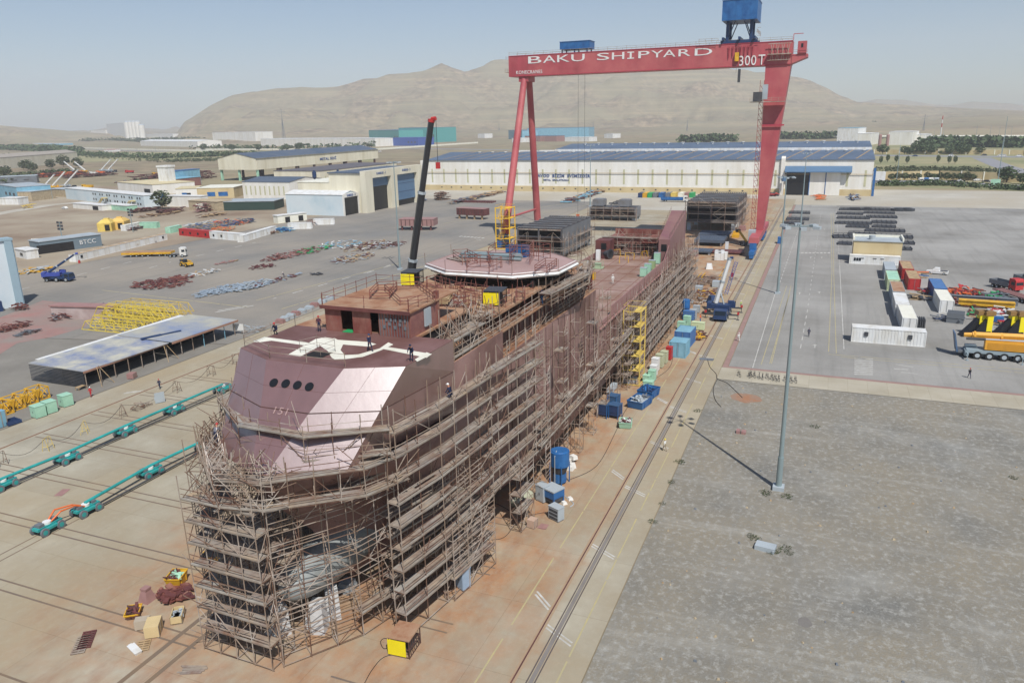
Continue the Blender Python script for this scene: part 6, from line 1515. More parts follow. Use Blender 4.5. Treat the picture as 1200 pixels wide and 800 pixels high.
single('board', 'white tilted board on the far apron by the standing worker', 'board', G(188, 472), R(60), m_lgrey, lambda b: (b.box(0, 0, .1, .15, 1.5, 1.7), b.bar((0, -.7, 0), (.6, -.7, 1), .04), b.bar((0, .7, 0), (.6, .7, 1), .04)))
single('notice_board', 'white notice board at the far end of the mesh shed', 'notice board', G(280, 391), R(15), m_white, lambda b: (b.box(0, 0, .8, .1, 2.4, 1.4), b.bar((0, -1.1, 0), (0, -1.1, 2.2), .06), b.bar((0, 1.1, 0), (0, 1.1, 2.2), .06)))
heap('scaffold_parts', 'tangle of light tubes behind the notice board', 'scrap', 297, 388, 3, 2, 50, [m_tube, m_lgrey], .9, 2, .12, tubes=.9)
crate('white and rusty red box in front of the mesh shed', G(155, 443), R(20), 1.4, 1.2, 1.0, m_pink)
single('trestle', 'white timber trestle at the shed corner', 'trestle', G(95, 456), 0, m_timber, lambda b: (b.b2(-.8, .8, -.4, .4, .5, .6), b.bar((-.7, -.4, 0), (-.7, -.4, .5), .05), b.bar((.7, -.4, 0), (.7, -.4, .5), .05), b.bar((.7, .4, 0), (.7, .4, .5), .05), b.bar((-.7, .4, 0), (-.7, .4, .5), .05)))
# mesh shed
t = thing('open_shed', 'long low open fronted shed with a patchy grey and blue roof', 'shed', (87.8, 116.4, 0))
m_patch = mat('patched_roof', 'A3A293', .08, .6, .8, c2='6f7c9c', amt=.44, scale2=.18, c3='b6b3a2', amt3=.35, scale3=.25)
b = MB(); b.add([(0, 0, 3.0), (18.5, -.6, 3.1), (18.5, 13, 3.3), (0, 13.6, 3.2), (0, 0, 3.12), (18.5, -.6, 3.22), (18.5, 13, 3.42), (0, 13.6, 3.32)], [(3, 2, 1, 0), (4, 5, 6, 7), (0, 1, 5, 4), (1, 2, 6, 5), (2, 3, 7, 6), (3, 0, 4, 7)])
b.build('roof', m_patch, t)
b = MB(); b.add([(18.6, -1.2, 3.3), (37, -1.2, 3.2), (37, 12.2, 3.4), (18.6, 13, 3.5), (18.6, -1.2, 3.42), (37, -1.2, 3.32), (37, 12.2, 3.52), (18.6, 13, 3.62)], [(3, 2, 1, 0), (4, 5, 6, 7), (0, 1, 5, 4), (1, 2, 6, 5), (2, 3, 7, 6), (3, 0, 4, 7)])
b.build('roof', mat('patched_roof_far', 'A8A698', .08, .6, .8, c2='7c88a0', amt=.34, scale2=.12), t)
b = MB(); b.b2(2, 36.5, 13.2, 14.6, 3.2, 3.3); b.build('roof_edge_strip', m_white, t)
b = MB()
for k in range(11):
    z = .15+.27*k; b.b2(-.04, .04, .1, 13.6, z, z+.14)
b.build('slatted_end_wall', m_dgrey, t)
MB().b2(.3, 36.8, 5.5, 5.7, 0, 3).build('back_wall', m_dark, t)
for k in range(13): MB().bar((.2+3*k, 0 if k < 7 else -.8, 0), (.2+3*k, 0 if k < 7 else -.8, 3.1), .08).build('post', m_tube if k not in (9, 11) else m_lblue, t)
for k in (1.5, 16.5): MB().bar((k, -2.0, 0), (k+1, -.2, 3.3), .06).bar((k+2.6, -2.0, 0), (k+1.4, -.2, 3.3), .06).build('prop', m_timber, t)
MB().b2(-.1, 18.4, -.15, -.02, 2.75, 3.1).b2(18.6, 37, -1.4, -1.25, 2.95, 3.3).build('fascia', mat('rusty_fascia', '9a7460', .15, .8, .8), t)
single('tarpaulin', 'dark blue beam lying across the shed roof', 'beam', (107.5, 121.5, 3.4), R(-20), m_dblue, lambda b: (b.b2(-2, 2, -.35, .35, .1, .35), b.b2(2, 6, -.2, .2, .1, .3)))
# stack of yellow lattice sections
def lattice(label, loc, rz, L, W=1.8, H=2.1):
    b = MB(); n = int(L/2.9)
    for y in (-W/2, W/2):
        b.bar((-L/2, y, .1), (L/2, y, .1), .1); b.bar((-L/2+1.5, y, H), (L/2-1.5, y, H), .1); b.bar((-L/2, y, .1), (-L/2+1.5, y, H), .08); b.bar((L/2, y, .1), (L/2-1.5, y, H), .08)
        for k in range(n): x = -L/2+1.5+(L-3)*k/n; x2 = -L/2+1.5+(L-3)*(k+1)/n; b.bar((x, y, .1), (x, y, H), .08); b.bar((x, y, H) if k % 2 else (x, y, .1), (x2, y, .1) if k % 2 else (x2, y, H), .05)
    for k in range(n+1): x = -L/2+1.5+(L-3)*k/n; b.bar((x, -W/2, .1), (x, W/2, .1), .05); b.bar((x, -W/2, H), (x, W/2, H), .05)
    o = b.build('lattice_section', m_lyellow if random.random() < .5 else mat('lattice_yellow', 'dcc44c', .1, 1, .5), None, loc, rz); return tag(o, label, 'lattice section', 'stacked yellow lattice sections')
for row, (x, y, L) in enumerate(((122.6, 145.2, 21), (126.2, 145.4, 22), (129.8, 144.5, 22))):
    for lv in range(2):
        lattice('%s yellow lattice section in the %s row counted from the mesh shed' % (('lower', 'upper')[lv], ('first', 'second', 'third')[row]), (x, y-.8*lv, 2.2*lv), R(90+row), L-2*lv, 2.4)
lattice('separate yellow lattice section lying in front of the stack', (118.4, 144.6, 0), R(92), 17, 2.2)
# left buildings near
def bld(name, label, cat, x0, x1, y0, y1, h, mw, mr, rz=0, roof='flat', rh=1.5, axis='x', windows=(), doors=(), eave=.25, group=None, origin=None):
    """windows/doors: (side, pos, width, z0, z1) side in 'front'(-x),'right'(-y)"""
    ox, oy = origin or (x0, y0); t = thing(name, label, cat, (ox, oy, 0), rz, group); L, W = x1-x0, y1-y0
    b = MB(); b.b2(0, L, 0, W, 0, h)
    if roof == 'gable':
        if axis == 'x': b.add([(0, 0, h), (0, W, h), (0, W/2, h+rh), (L, 0, h), (L, W, h), (L, W/2, h+rh)], [(0, 2, 1), (3, 4, 5), (0, 3, 5, 2), (1, 2, 5, 4)])
        else: b.add([(0, 0, h), (L, 0, h), (L/2, 0, h+rh), (0, W, h), (L, W, h), (L/2, W, h+rh)], [(0, 1, 2), (3, 5, 4), (0, 2, 5, 3), (1, 4, 5, 2)])
    b.build('wall', mw, t, fix=True)
    b = MB(); e = eave
    if roof == 'flat': b.b2(-e, L+e, -e, W+e, h, h+.3)
    elif axis == 'x':
        for s, (ya, yb) in enumerate(((-e, W/2), (W+e, W/2))): b.add([(-e, ya, h+.05-(.1)), (L+e, ya, h-.05), (L+e, yb, h+rh+.06), (-e, yb, h+rh+.06), (-e, ya, h+.15), (L+e, ya, h+.15), (L+e, yb, h+rh+.26), (-e, yb, h+rh+.26)], [(0, 1, 2, 3), (4, 7, 6, 5), (0, 4, 5, 1), (2, 6, 7, 3), (0, 3, 7, 4), (1, 5, 6, 2)])
    else:
        for s, (xa, xb) in enumerate(((-e, L/2), (L+e, L/2))): b.add([(xa, -e, h-.05), (xa, W+e, h-.05), (xb, W+e, h+rh+.06), (xb, -e, h+rh+.06), (xa, -e, h+.15), (xa, W+e, h+.15), (xb, W+e, h+rh+.26), (xb, -e, h+rh+.26)], [(0, 1, 2, 3), (4, 7, 6, 5), (0, 4, 5, 1), (2, 6, 7, 3), (0, 3, 7, 4), (1, 5, 6, 2)])
    b.build('roof', mr, t, fix=True)
    for kind, lst, mm in (('window', windows, m_glass), ('door', doors, m_doorb)):
        for wi in lst:
            side, p, w_, za, zb = wi[:5]; mm2 = wi[5] if len(wi) > 5 else mm
            if side == 'front': o = MB().b2(-.08, -.02, p, p+w_, za, zb).build(kind, mm2, t)
            else: o = MB().b2(p, p+w_, -.08, -.02, za, zb).build(kind, mm2, t)
            if len(windows) < 20 and kind == 'window' and not (len(wi) > 5 and wi[5] == m_strip):
                if side == 'front': MB().b2(-.12, -.09, p-.1, p+w_+.1, za-.12, za-.02).build('sill', m_lgrey, o)
                else: MB().b2(p-.1, p+w_+.1, -.12, -.09, za-.12, za-.02).build('sill', m_lgrey, o)
    return t
# big pale blue hangar at the left edge
t = thing('hangar', 'tall pale blue hangar corner with a blue duct at the left edge of the photo', 'hangar', (130.1, 189.8, 0), math.atan2(4.8, -15.6)-math.pi/2)
# local +y runs left along the facade, +x runs back
MB().b2(.02, 3.2, 0, 60, 0, 16.9).build('facade', m_wallb, t); m_hc = mat('hangar_corner', '94abb4', .05, .3, .5)
MB().b2(-.35, 0, 0, 1.7, 0, 17.2).b2(0, 3.3, -.3, -.01, 0, 17.2).build('corner_column', m_hc, t)
MB().b2(3.3, 60, 9, 60, 0, 15).build('wall', m_wallb, t, fix=True); MB().b2(3.3, 61, 8.5, 60, 15, 15.4).build('roof', m_white, t); MB().b2(-.4, 3.3, -.35, 60, 16.95, 17.5).build('parapet', m_hc, t)
MB().bar((-1, 8.0, 2.5), (-1, 9.6, 13.2), .5, 12).build('duct', mat('duct_blue', '3c4c74', .1, .5, .5), t); MB().bar((-1, 9.6, 13.2), (-1, 9.7, 14.0), .7, 12, .5).build('duct_cap', m_dgrey, t)
MB().b2(-2.6, -.4, 5.5, 9.5, 0, 2.6).build('duct_housing', m_dblue, t)
heap('scrap_heap', 'rusty red frames beside the duct of the pale blue hangar', 'scrap', 24, 363, 1.6, 2.4, 40, [m_darkred, m_redoxide], 1.2, 2, .2)
heap('scrap_heap', 'row of red trestle frames on the red dusty ground', 'scrap', 14, 385, 4, 2.5, 60, [m_darkred, m_redoxide], .9, 2.5, .2)
heap('scrap_heap', 'dark steel bars at the edge of the red dust', 'scrap', 33, 391, 3, 1.2, 40, [m_brown, m_grey], .4, 2.5, .15)
bld('site_hut', 'small white hut cut by the left photo edge below the hangar', 'hut', 118.5, 122, 189, 196, 2.6, m_white, m_white)
bld('site_container', 'long white and pink stained office container near the yellow lattices', 'container', 126, 129, 153.5, 170, 2.9, mat('stained_white', 'b9aaa4', .1, .4, .7, c2='9f8a84', amt=.4), m_pink, rz=R(12), windows=(('front', 2, .9, 1.2, 2.0),), doors=(('front', .3, .9, .1, 2.1, m_lgrey),))
heap('scrap_heap', 'red trestles piled in front of the stained office container', 'scrap', 78, 372, 4, 3, 90, [m_darkred, m_redoxide, m_grey], 1.3, 2.5, .15)
bld('site_hut', 'small white guard hut with a dark window behind the rough terrain crane', 'hut', 182, 186, 259, 268, 3, m_white, m_white, rz=R(-15), windows=(('front', 3, 2, 1, 2.0),))
# rows of white site containers
p0, p1 = G(90, 307), G(197, 281); d = (p1-p0); n = 9; ang = math.atan2(d.y, d.x)
for k in range(n):
    c = p0+d*((k+.5)/n)+Vector((-math.sin(ang), math.cos(ang), 0))*1.5
    container(['white site container at the lorry trailer end of the long row', 'white site container, second of the long row from the crane end', 'white site container, third of the long row', 'white site container, fourth of the long row', 'white site container in the middle of the long row', 'white site container, sixth of the long row', 'white site container, seventh of the long row', 'white site container, eighth of the long row', 'white site container at the far end of the long row'][k], c, ang, d.length/n-.15, m_white, 2.6, 2.5, 'white site containers', windows=1 if k in (0, 8) else 0, doors=False, mroof=m_timber)
container('mint green container behind the end of the white container row', G(204, 272), ang, 8, m_mint, group=None, mroof=m_mint)
container('pale container roof behind the white row near the workshop', G(150, 272)+Vector((8, 6, 0)), ang, 12, m_white, group=None, mroof=m_cream)
p0, p1 = G(212, 276), G(286, 283); d = p1-p0; ang = math.atan2(d.y, d.x)
for k, (lab, m) in enumerate((('red site container with white windows next to the mint container', m_redp), ('red site container touching a white one', m_redp), ('white site container beside the red pair', m_white), ('white site container at the bend of the storage yard wall', m_white))):
    container(lab, p0+d*((k+.5)/4)+Vector((1.2, .5, 0)), ang, d.length/4-.1, m, 2.5, 2.9, None, windows=2 if k != 3 else 0, doors=False)
p0, p1 = G(286, 284), G(325, 272); d = p1-p0; ang = math.atan2(d.y, d.x)
for k in range(3): container(['low white container first along the yard side wall', 'low white container second along the yard side wall', 'low white container third along the yard side wall'][k], p0+d*((k+.5)/3)+Vector((-math.sin(ang), math.cos(ang), 0))*1.4, ang, d.length/3-.1, m_white, 2.4, 2.6, None, doors=False)
for i, (px, py, rx, ry, n_, mm, lab, h) in enumerate((
    (250, 266, 13, 9, 260, [m_blue, m_grey, m_timber, m_tube], 'stored blue and grey steel inside the white container yard', 2.2), (275, 262, 10, 8, 160, [m_grey, m_dblue, m_orange], 'dark blue pipes and fittings stored behind the yellow bundles', 2.2),
    (262, 270, 5, 4, 60, [m_orange, m_timber], 'orange brown bundles near the yard front wall', 2.0), (228, 264, 14, 3, 70, [m_lgrey, m_white], 'white pipes along the back of the container yard', 1.6),
    (333, 271, 4, 4, 70, [m_blue, m_lblue], 'pile of bright blue fittings beside the low white wall', 2.2), (316, 274, 6, 2.5, 60, [m_timber, m_rtube], 'brown pipes lying outside the white yard wall', 1.2),
    (372, 262, 6, 4, 70, [m_rtube, m_pink], 'tangle of scaffold frames in front of the low white hangar', 3),
    (190, 333, 8, 8, 170, [m_darkred, m_redoxide], 'field of dark red brackets lying on the left asphalt', .8), (205, 328, 6, 4, 70, [m_darkred, m_redoxide], 'scattered dark red brackets behind the larger field', .8), (238, 321, 7, 2.5, 40, [m_lgrey, m_white, m_timber], 'pale offcuts beyond the dark red brackets', .7),
    (258, 341, 9, 4, 140, [m_galvheap], 'field of pale galvanised gratings on the left asphalt', .8), (290, 336, 9, 4, 110, [m_galvheap, m_lgrey], 'second patch of galvanised gratings right of the first', .8), (322, 330, 12, 2, 50, [m_darkred, m_galvheap], 'thin strip of red and grey steel right of the gratings', .5),
    (335, 300, 12, 5, 130, [m_darkred, m_pink, m_redoxide], 'pink and red steel pieces laid out across the far left asphalt', .9), (365, 294, 10, 5, 110, [m_darkred, m_pink, m_green], 'reddish plates and one green piece laid out beyond the middle', .9), (310, 313, 6, 3, 36, [m_darkred], 'small group of red pieces before the larger pink field', .6),
    (400, 287, 10, 7, 60, [m_galvheap, m_white, m_lblue], 'light grey and white profiles stacked near the far hangar side', .9), (430, 289, 13, 7, 120, [m_brown, m_timber, m_darkred, m_white], 'brown plates and white profiles laid out near the left mast', .8), (415, 303, 11, 5, 100, [m_darkred, m_lgrey, m_timber], 'mixed red and grey parts near the yellow road line', .7), (455, 288, 9, 5, 80, [m_brown, m_darkred, m_lgrey], 'brown steel pieces right beside the left mast', .8),
    (372, 322, 2.5, 1.5, 12, [m_dgrey], 'few dark pieces on the road behind the wheelhouse', .5), (266, 308, 5, 1.5, 16, [m_timber, m_pink], 'few beige timbers lying on the left asphalt', .5))):
    heap('steel_pieces', lab, 'steel pieces', px, py, rx, ry, n_, mm, h*.6, 2.4 if h < 1.5 else 3.5, .3, rz=random.uniform(-.4, .1), tubes=.2)
for i, (px, py) in enumerate(((335, 381), (340, 378), (346, 375), (352, 372), (360, 369), (367, 366), (374, 362), (383, 358), (391, 354))):
    single('concrete_block', 'white and red concrete block %s from the left behind the wheelhouse' % ('first', 'second', 'third', 'fourth', 'fifth', 'sixth', 'seventh', 'eighth', 'ninth')[i], 'block', G(px-5, py-3)+Vector((random.uniform(-.5, .5), 0, 0)), R(10+random.uniform(-9, 9)), m_lgrey if i % 3 else m_pink, lambda b: (b.b2(-.6, .6, -1, 1, 0, .8), b.b2(-.4, .4, -.8, .8, .8, 1.0)), 'row of concrete blocks')
# ---------------- right yard
container('long white office container with two dark vents on the near right asphalt', (160.0, -13.5, 0), R(90), 12.9, m_white, 2.8, 3.0, None, doors=False)
t = [o for o in bpy.data.objects if o.get('label', '').startswith('long white office')][0]
for y in (-3.8, 3.9): MB().b2(y-.35, y+.35, 1.44, 1.62, 1.4, 2.2).build('vent', m_dgrey, t)
for i, (px, py, lab, m, mr_, L) in enumerate(((231, 0, 'pale grey container next to the beige office', m_lgrey, m_lgrey, 6.0), (216.6, 0, 'pale green container behind the rusty roofed one', mat('pale_green_box', 'c4cfa6'), m_mint, 6), (202, 0, 'grey container with a rusty brown roof', m_lgrey, m_rustdeck, 6),
        (188.6, 0, 'white container second nearest in the row', m_white, m_white, 6.0), (175.8, 0, 'nearest white container of the row with lashing bars', m_white, m_cream, 6))):
    container(lab, (px, -17.8+random.uniform(-.2, .2), 0), R(random.uniform(-1, 1)), 12.2, m, W=2.7, H=2.9, group='row of containers on the right yard', mroof=mr_)
for i, (px, py, lab, m, mr_, L) in enumerate(((219, -22.6, 'pinkish red container behind the white row', m_redp, m_timber, 5), (233, -22.2, 'bright red container beside the pale grey one', m_redp, m_timber, 5.5), (208.4, -27.2, 'blue container standing apart on the right', m_blue, mat('mid_blue', '4a72a4'), 6), (195, -27.0, 'white container in front of the blue one', m_white, m_cream, 6))):
    container(lab, (px, py, 0), R(0), 12.2, m, W=2.7, H=2.9, group=None, mroof=mr_)
single('grating_stack', 'dark grating stack behind the long white office container', 'gratings', G(1070, 384), R(0), m_dgrey, lambda b: [b.b2(-1.5, 1.5, -2+.4*k, -1.75+.4*k, 0, 2.2) for k in range(11)])
bld('office', 'beige two storey office with a low white annexe in front', 'office', 250.6, 258.8, -22.2, -9.0, 6.4, m_beige, m_lgrey, windows=(), doors=())
t = [o for o in bpy.data.objects if o.get('label', '').startswith('beige two storey')][0]
MB().b2(-.3, 8.5, -.3, .1, 6.7, 7.6).b2(-.3, 8.5, 13.0, 13.5, 6.7, 7.6).b2(8.2, 8.5, .1, 13.0, 6.7, 7.4).build('parapet', m_cream, t); MB().cyl(2.6, 8.2, 6.7, .9, 1.2, 16).build('water_tank', m_lgrey, t)
container('low white site office standing in front of the beige office', (248.9, -15.0, 0), R(90), 13.6, m_white, 2.7, 2.6, None, doors=False)
t = [o for o in bpy.data.objects if o.get('label', '').startswith('low white site office')][0]
for y in (-5.4, -4.7, -4.0): MB().b2(-y-.28, -y+.28, 1.4, 1.43, 1.0, 1.9).build('window', m_glass, t)
for y in (-1.0, 1.0, 4.4): MB().b2(y-.5-1, y+.5-1, 1.4, 1.43, 1.7, 1.9).build('vent', m_dgrey, t)
# dark steel grillages laid out behind the office
def grill(L, W, H=.8):
    b = MB(); n = max(3, int(W/1.6))
    b.b2(-L/2, L/2, -W/2, W/2, H*.45, H*.55)
    for k in range(n+1): y = -W/2+W*k/n; b.b2(-L/2, L/2, y-.08, y+.08, H*.56, H)
    for k in range(3): x = -L/2+L*k/2; b.b2(x-.1, x+.1, -W/2, W/2, 0, H*.44); b.b2(x-.1, x+.1, -W/2+.2, W/2-.2, H, H+.15)
    return b
GR = [(996, 246, 5, 10), (1008, 246, 5, 10), (1028, 246, 5, 13), (996, 251, 5, 12), (1030, 250, 5, 14), (1000, 256, 6, 14), (1033, 255, 6, 13), (1000, 262, 6, 15), (1036, 261, 6, 10), (1036, 266, 6, 9), (1005, 266, 6, 9), (995, 278, 8, 12), (1010, 275, 7, 10), (1037, 271, 6, 15), (1048, 278, 7, 13), (1052, 285, 6, 11), (990, 286, 5, 5), (1050, 292, 5, 10)]
names = ['first', 'second', 'third', 'fourth', 'fifth', 'sixth', 'seventh', 'eighth', 'ninth', 'tenth', 'eleventh', 'twelfth', 'thirteenth', 'fourteenth', 'fifteenth', 'sixteenth', 'seventeenth', 'eighteenth']
for i, (px, py, L, W) in enumerate(GR): tag(grill(L, W*.9).build('steel_grillage', m_dgrey, None, G(px, py), R(random.uniform(-3, 3))), 'dark ribbed steel grillage in the field behind the beige office', 'steel grillage', 'dark grillages behind the office')
for i, (px, py) in enumerate(((1053, 247), (1063, 247))): single('cable_reel', ['left', 'right'][i]+' dark oval coil at the far end of the grillage field', 'coil', G(px, py), 0, m_dgrey, lambda b: (b.cyl(0, 0, 0, 3.2, 1.0, 20), b.cyl(0, 0, 1.0, 2.0, .3, 20)))
for i, (px, py, L, W) in enumerate(((937, 250, 5, 9), (935, 257, 8, 9), (930, 262, 5, 8))): tag(grill(L, W).build('steel_grillage', m_dgrey, None, G(px, py), 0), ['far', 'middle', 'near'][i]+' dark steel grillage of the pile behind the mast heads', 'steel grillage')
# scrap and parts, right yard cluster
for i, (px, py, rx, ry, n_, mm, lab, h) in enumerate(((1130, 345, 5, 4, 90, [m_orange, m_redp, m_darkred], 'orange and red crane parts behind the white container', 1.6), (1142, 354, 7, 5, 110, [m_darkred, m_redoxide], 'dark red steel beams in the middle of the right cluster', 1.4), (1162, 350, 4, 3, 60, [m_green, m_grey], 'green steel frames at the back of the right cluster', 1.8),
        (1150, 372, 7, 2, 60, [m_green, m_darkred, m_timber], 'low green and red parts in front of the yellow girder', .8), (1175, 368, 4, 3, 50, [m_lgrey, m_redp, m_white], 'grey and red parts by the flatbed', 1.2), (1112, 375, 3, 3, 30, [m_grey, m_dblue], 'grey and blue parts left of the steel racks', 1), (1088, 343, 3, 2, 26, [m_timber, m_grey, m_redp], 'small timber offcuts beside the white containers', .9), (1075, 350, 2.5, 2, 24, [m_timber, m_dgrey], 'few timbers right of the white container row', .8), (1066, 322, 6, 5, 40, [m_timber, m_orange, m_blue], 'pallets and blue bars behind the red containers', 1.0),
        (1182, 385, 3, 2, 26, [m_redp, m_grey, m_timber], 'mixed parts behind the black jack stands', 1))):
    heap('steel_parts', lab, 'steel parts', px, py, rx, ry, n_, mm, h*.7, 3, .35, tubes=.15)
single('girder', 'long flat yellow steel girder in the right yard cluster', 'girder', G(1155, 361), R(87), m_yellow, lambda b: (b.b2(-5.5, 5.5, -.6, .6, .6, 1.6), b.b2(-5.5, 5.5, -.9, .9, 1.6, 1.75), b.b2(-5, 5, -.3, .3, .3, .6)))
single('girder', 'long dark grey beam behind the yellow girder', 'girder', G(1145, 355)+Vector((0, 0, .02)), R(87), m_grey, lambda b: (b.b2(-8, 8, -.5, .5, 0, 1.5), b.b2(-8, 8, -.7, .7, 1.5, 1.6)))
single('steel_rack', 'stack of grey steel racks in front of the white container', 'rack', G(1119, 377), R(80), m_grey, lambda b: [(b.b2(-1.6, 1.6, -1.4+.55*k, -1.2+.55*k, 0, 2.2), b.b2(-1.7, 1.7, -1.5+.55*k, -1.1+.55*k, .6+.1*k, .7+.1*k)) for k in range(6)])
single('crate', 'blue box behind the left black and yellow stand', 'box', G(1164, 378), R(85), m_blue, lambda b: (b.b2(-1.8, 1.8, -.8, .8, 0, 1.0), b.b2(-1.7, 1.7, -.7, .7, 1, 1.4)))
for i, (px, py) in enumerate(((1143, 393), (1152, 394), (1180, 394), (1190, 395))):
    t = thing('jack_stand', ['leftmost', 'second', 'third', 'rightmost'][i]+' black and yellow A-shaped stand behind the yellow mobile crane', 'stand', G(px, py), R(-70), 'black and yellow stands')
    MB().add([(-3.2, -.9, 0), (1, -.9, 0), (1, .9, 0), (-3.2, .9, 0), (-.2, -.45, 3.6), (.7, -.45, 3.6), (.7, .45, 3.6), (-.2, .45, 3.6)], [(3, 2, 1, 0), (4, 5, 6, 7), (0, 1, 5, 4), (1, 2, 6, 5), (2, 3, 7, 6), (3, 0, 4, 7)]).build('foot', m_black, t)
    MB().b2(.0, 1.1, -.75, .55, 1.0, 4.4).build('yellow_face', m_brightyel, t); MB().b2(-.5, 1.4, -.9, .7, 4.4, 5.2).build('head', mat('bronze', '8a6a3c', .1, 1, .5), t)
t = thing('flat_trailer', 'pinkish striped flatbed trailer behind the yellow stands at the right edge', 'trailer', G(1188, 350), R(25))
MB().b2(-6, 6, -1.4, 1.4, 1.0, 1.3).build('deck_plate', m_pink, t); b = MB()
for k in range(12): b.b2(-5.8+k, -5.5+k, -1.4, 1.4, 1.31, 1.36)
b.build('cross_bar', m_darkred, t)
for x in (-4.5, -3.2, 4):
    for y in (-1.1, 1.1): wheel(t, x, y, .5, .35)
# ---------------- dark ship blocks
def block(label, x0, x1, y0, y1, z0, z1, supports=True, lat=True, scaf=True, m=m_blk, ms=None):
    t = thing('ship_block', label, 'ship section', (x0, y0, 0)); L, W, H = x1-x0, y1-y0, z1-z0
    MB().b2(0, L, 0, .2, z0, z1-.2).build('side_shell', ms or m_blkl, t); MB().b2(0, L, W-.2, W, z0, z1-.2).build('side_shell', m, t); MB().b2(L-.3, L, .2, W-.2, z0, z1-.2).build('rear_wall', m, t)
    MB().b2(0, L-.3, .2, W-.2, z0, z0+.6).build('bottom', m, t); MB().b2(.4, L-.4, .2, W-.2, z1-.75, z1-.55).build('deck', m_dgrey, t); MB().b2(5, 5.2, .3, W-.3, z0+.6, z1-.8).build('inner_bulkhead', m_dark, t)
    for k in range(3): MB().b2(-.05, .35, W*k/2-.25*(k == 2)*2+(.0 if k else 0), W*k/2+.5-.5*(k == 2), z0, z1-.2).build('end_column', m, t)
    for z in (z0+.5, (z0+z1)/2+1.4, z1-.6): MB().b2(-.02, .3, .3, W-.3, z, z+.4).build('cross_beam', m_plank if z == z1-.6 else m, t)
    if lat:
        n = int(W/.9)
        for k in range(min(n, 40)): y = W*(k+.5)/n; MB().b2(.05, L-.05, y-.14, y+.14, z1-.54, z1+.12).build('deck_girder', m_blk, t)
        for k in range(7): x = .5+(L-1)*k/6; MB().b2(x-.12, x+.12, .1, W-.1, z1+.13, z1+.4).build('deck_frame', m_blkl, t)
    if supports:
        for x in (1, L/2, L-1):
            for y in (1, W-1): MB().b2(x-.7, x+.7, y-.7, y+.7, 0, z0).build('support', m_lgrey, t)
    return t
block('big dark ship block with lattice top left of the aft deck', 231, 263, 77, 92.5, 1.2, 9.8, ms=m_grey)
block('dark ship block standing on white pillars behind the stern casing', 307, 345, 31.5, 50.5, 3.6, 11.6, ms=m_blk)
block('third smaller grey ship block far behind the aft deck', 331, 341, 76.5, 97.5, 1.4, 6.0, m=m_blkl, lat=False)
for i, (x, y) in enumerate(((333, 80), (334, 92))): single('deck_house', ['right', 'left'][i]+' grey box on top of the small ship block', 'ship section', (x, y, 6.3), 0, m_blkl, lambda b: (b.b2(0, 6, 0, 5, -.25, 2.4), b.b2(.4, 5.6, .4, 4.6, 2.4, 2.7)))
scaffold('scaffold round the near corner of the big dark ship block', [(230, 93), (229.6, 75.8), (263, 75.4)], lambda x, y, r_: 6.6, (0, 1.2), step=4.2, lift=2.8, brace=.2, boards=.5, clutter=.6, r=.06)
scaffold('scaffold on the front and right side of the dark block on pillars', [(306, 51), (305.6, 30.6), (345, 30.2)], lambda x, y, r_: 10.5, (0, 1.2), step=4.6, z0=.1, lift=3.2, brace=.2, boards=.4, clutter=.6, r=.07)
scaffold('scaffold in front of the small grey ship block', [(329.6, 98), (329.4, 76)], lambda x, y, r_: 5, (0, 1.2), step=3.5, brace=.3, boards=.4, clutter=.6, r=.07)
heap('scaffold_tubes', 'scaffold tubes stacked beside the big dark block', 'scrap', 672, 299, 6, 3, 60, [m_rtube, m_tube], .8, 4, .15, tubes=.8)
for i, (px, py, L, W, H, lab) in enumerate(((488, 270, 7, 15, 4.5, 'pinkish ship section with frames behind the black boom'), (551, 257, 5, 15, 5, 'long dark red ship section standing on posts on the far asphalt'))):
    t = thing('ship_section', lab, 'ship section', G(px, py), R(-8 if i else 12))
    MB().b2(0, L, -W/2, W/2, 1.8, 1.8+H*.6).build('shell', m_darkred if i else m_pink, t); MB().b2(-.1, L+.1, -W/2-.1, W/2+.1, 1.8+H*.6, 2+H*.6).build('deck', m_pink, t)
    for k in range(4): MB().b2(.4, 1.0, -W/2+1+k*(W-2.5)/3, -W/2+1.7+k*(W-2.5)/3, 0, 1.8).build('post', m_timber if i else m_darkred, t)
    b = MB()
    for k in range(8): b.b2(-.08, 0, -W/2+.8+k*(W-2)/7, -W/2+1.1+k*(W-2)/7, 1.8, 1.8+H*.6)
    b.build('frame_rib', m_brown, t)
single('panel', 'flat dark brown grating panel lying near the long hall', 'panel', G(556, 237), 0, m_darkred, lambda b: [b.b2(-3, 3, -12+1.2*k, -11.4+1.2*k, 0, .8) for k in range(20)])
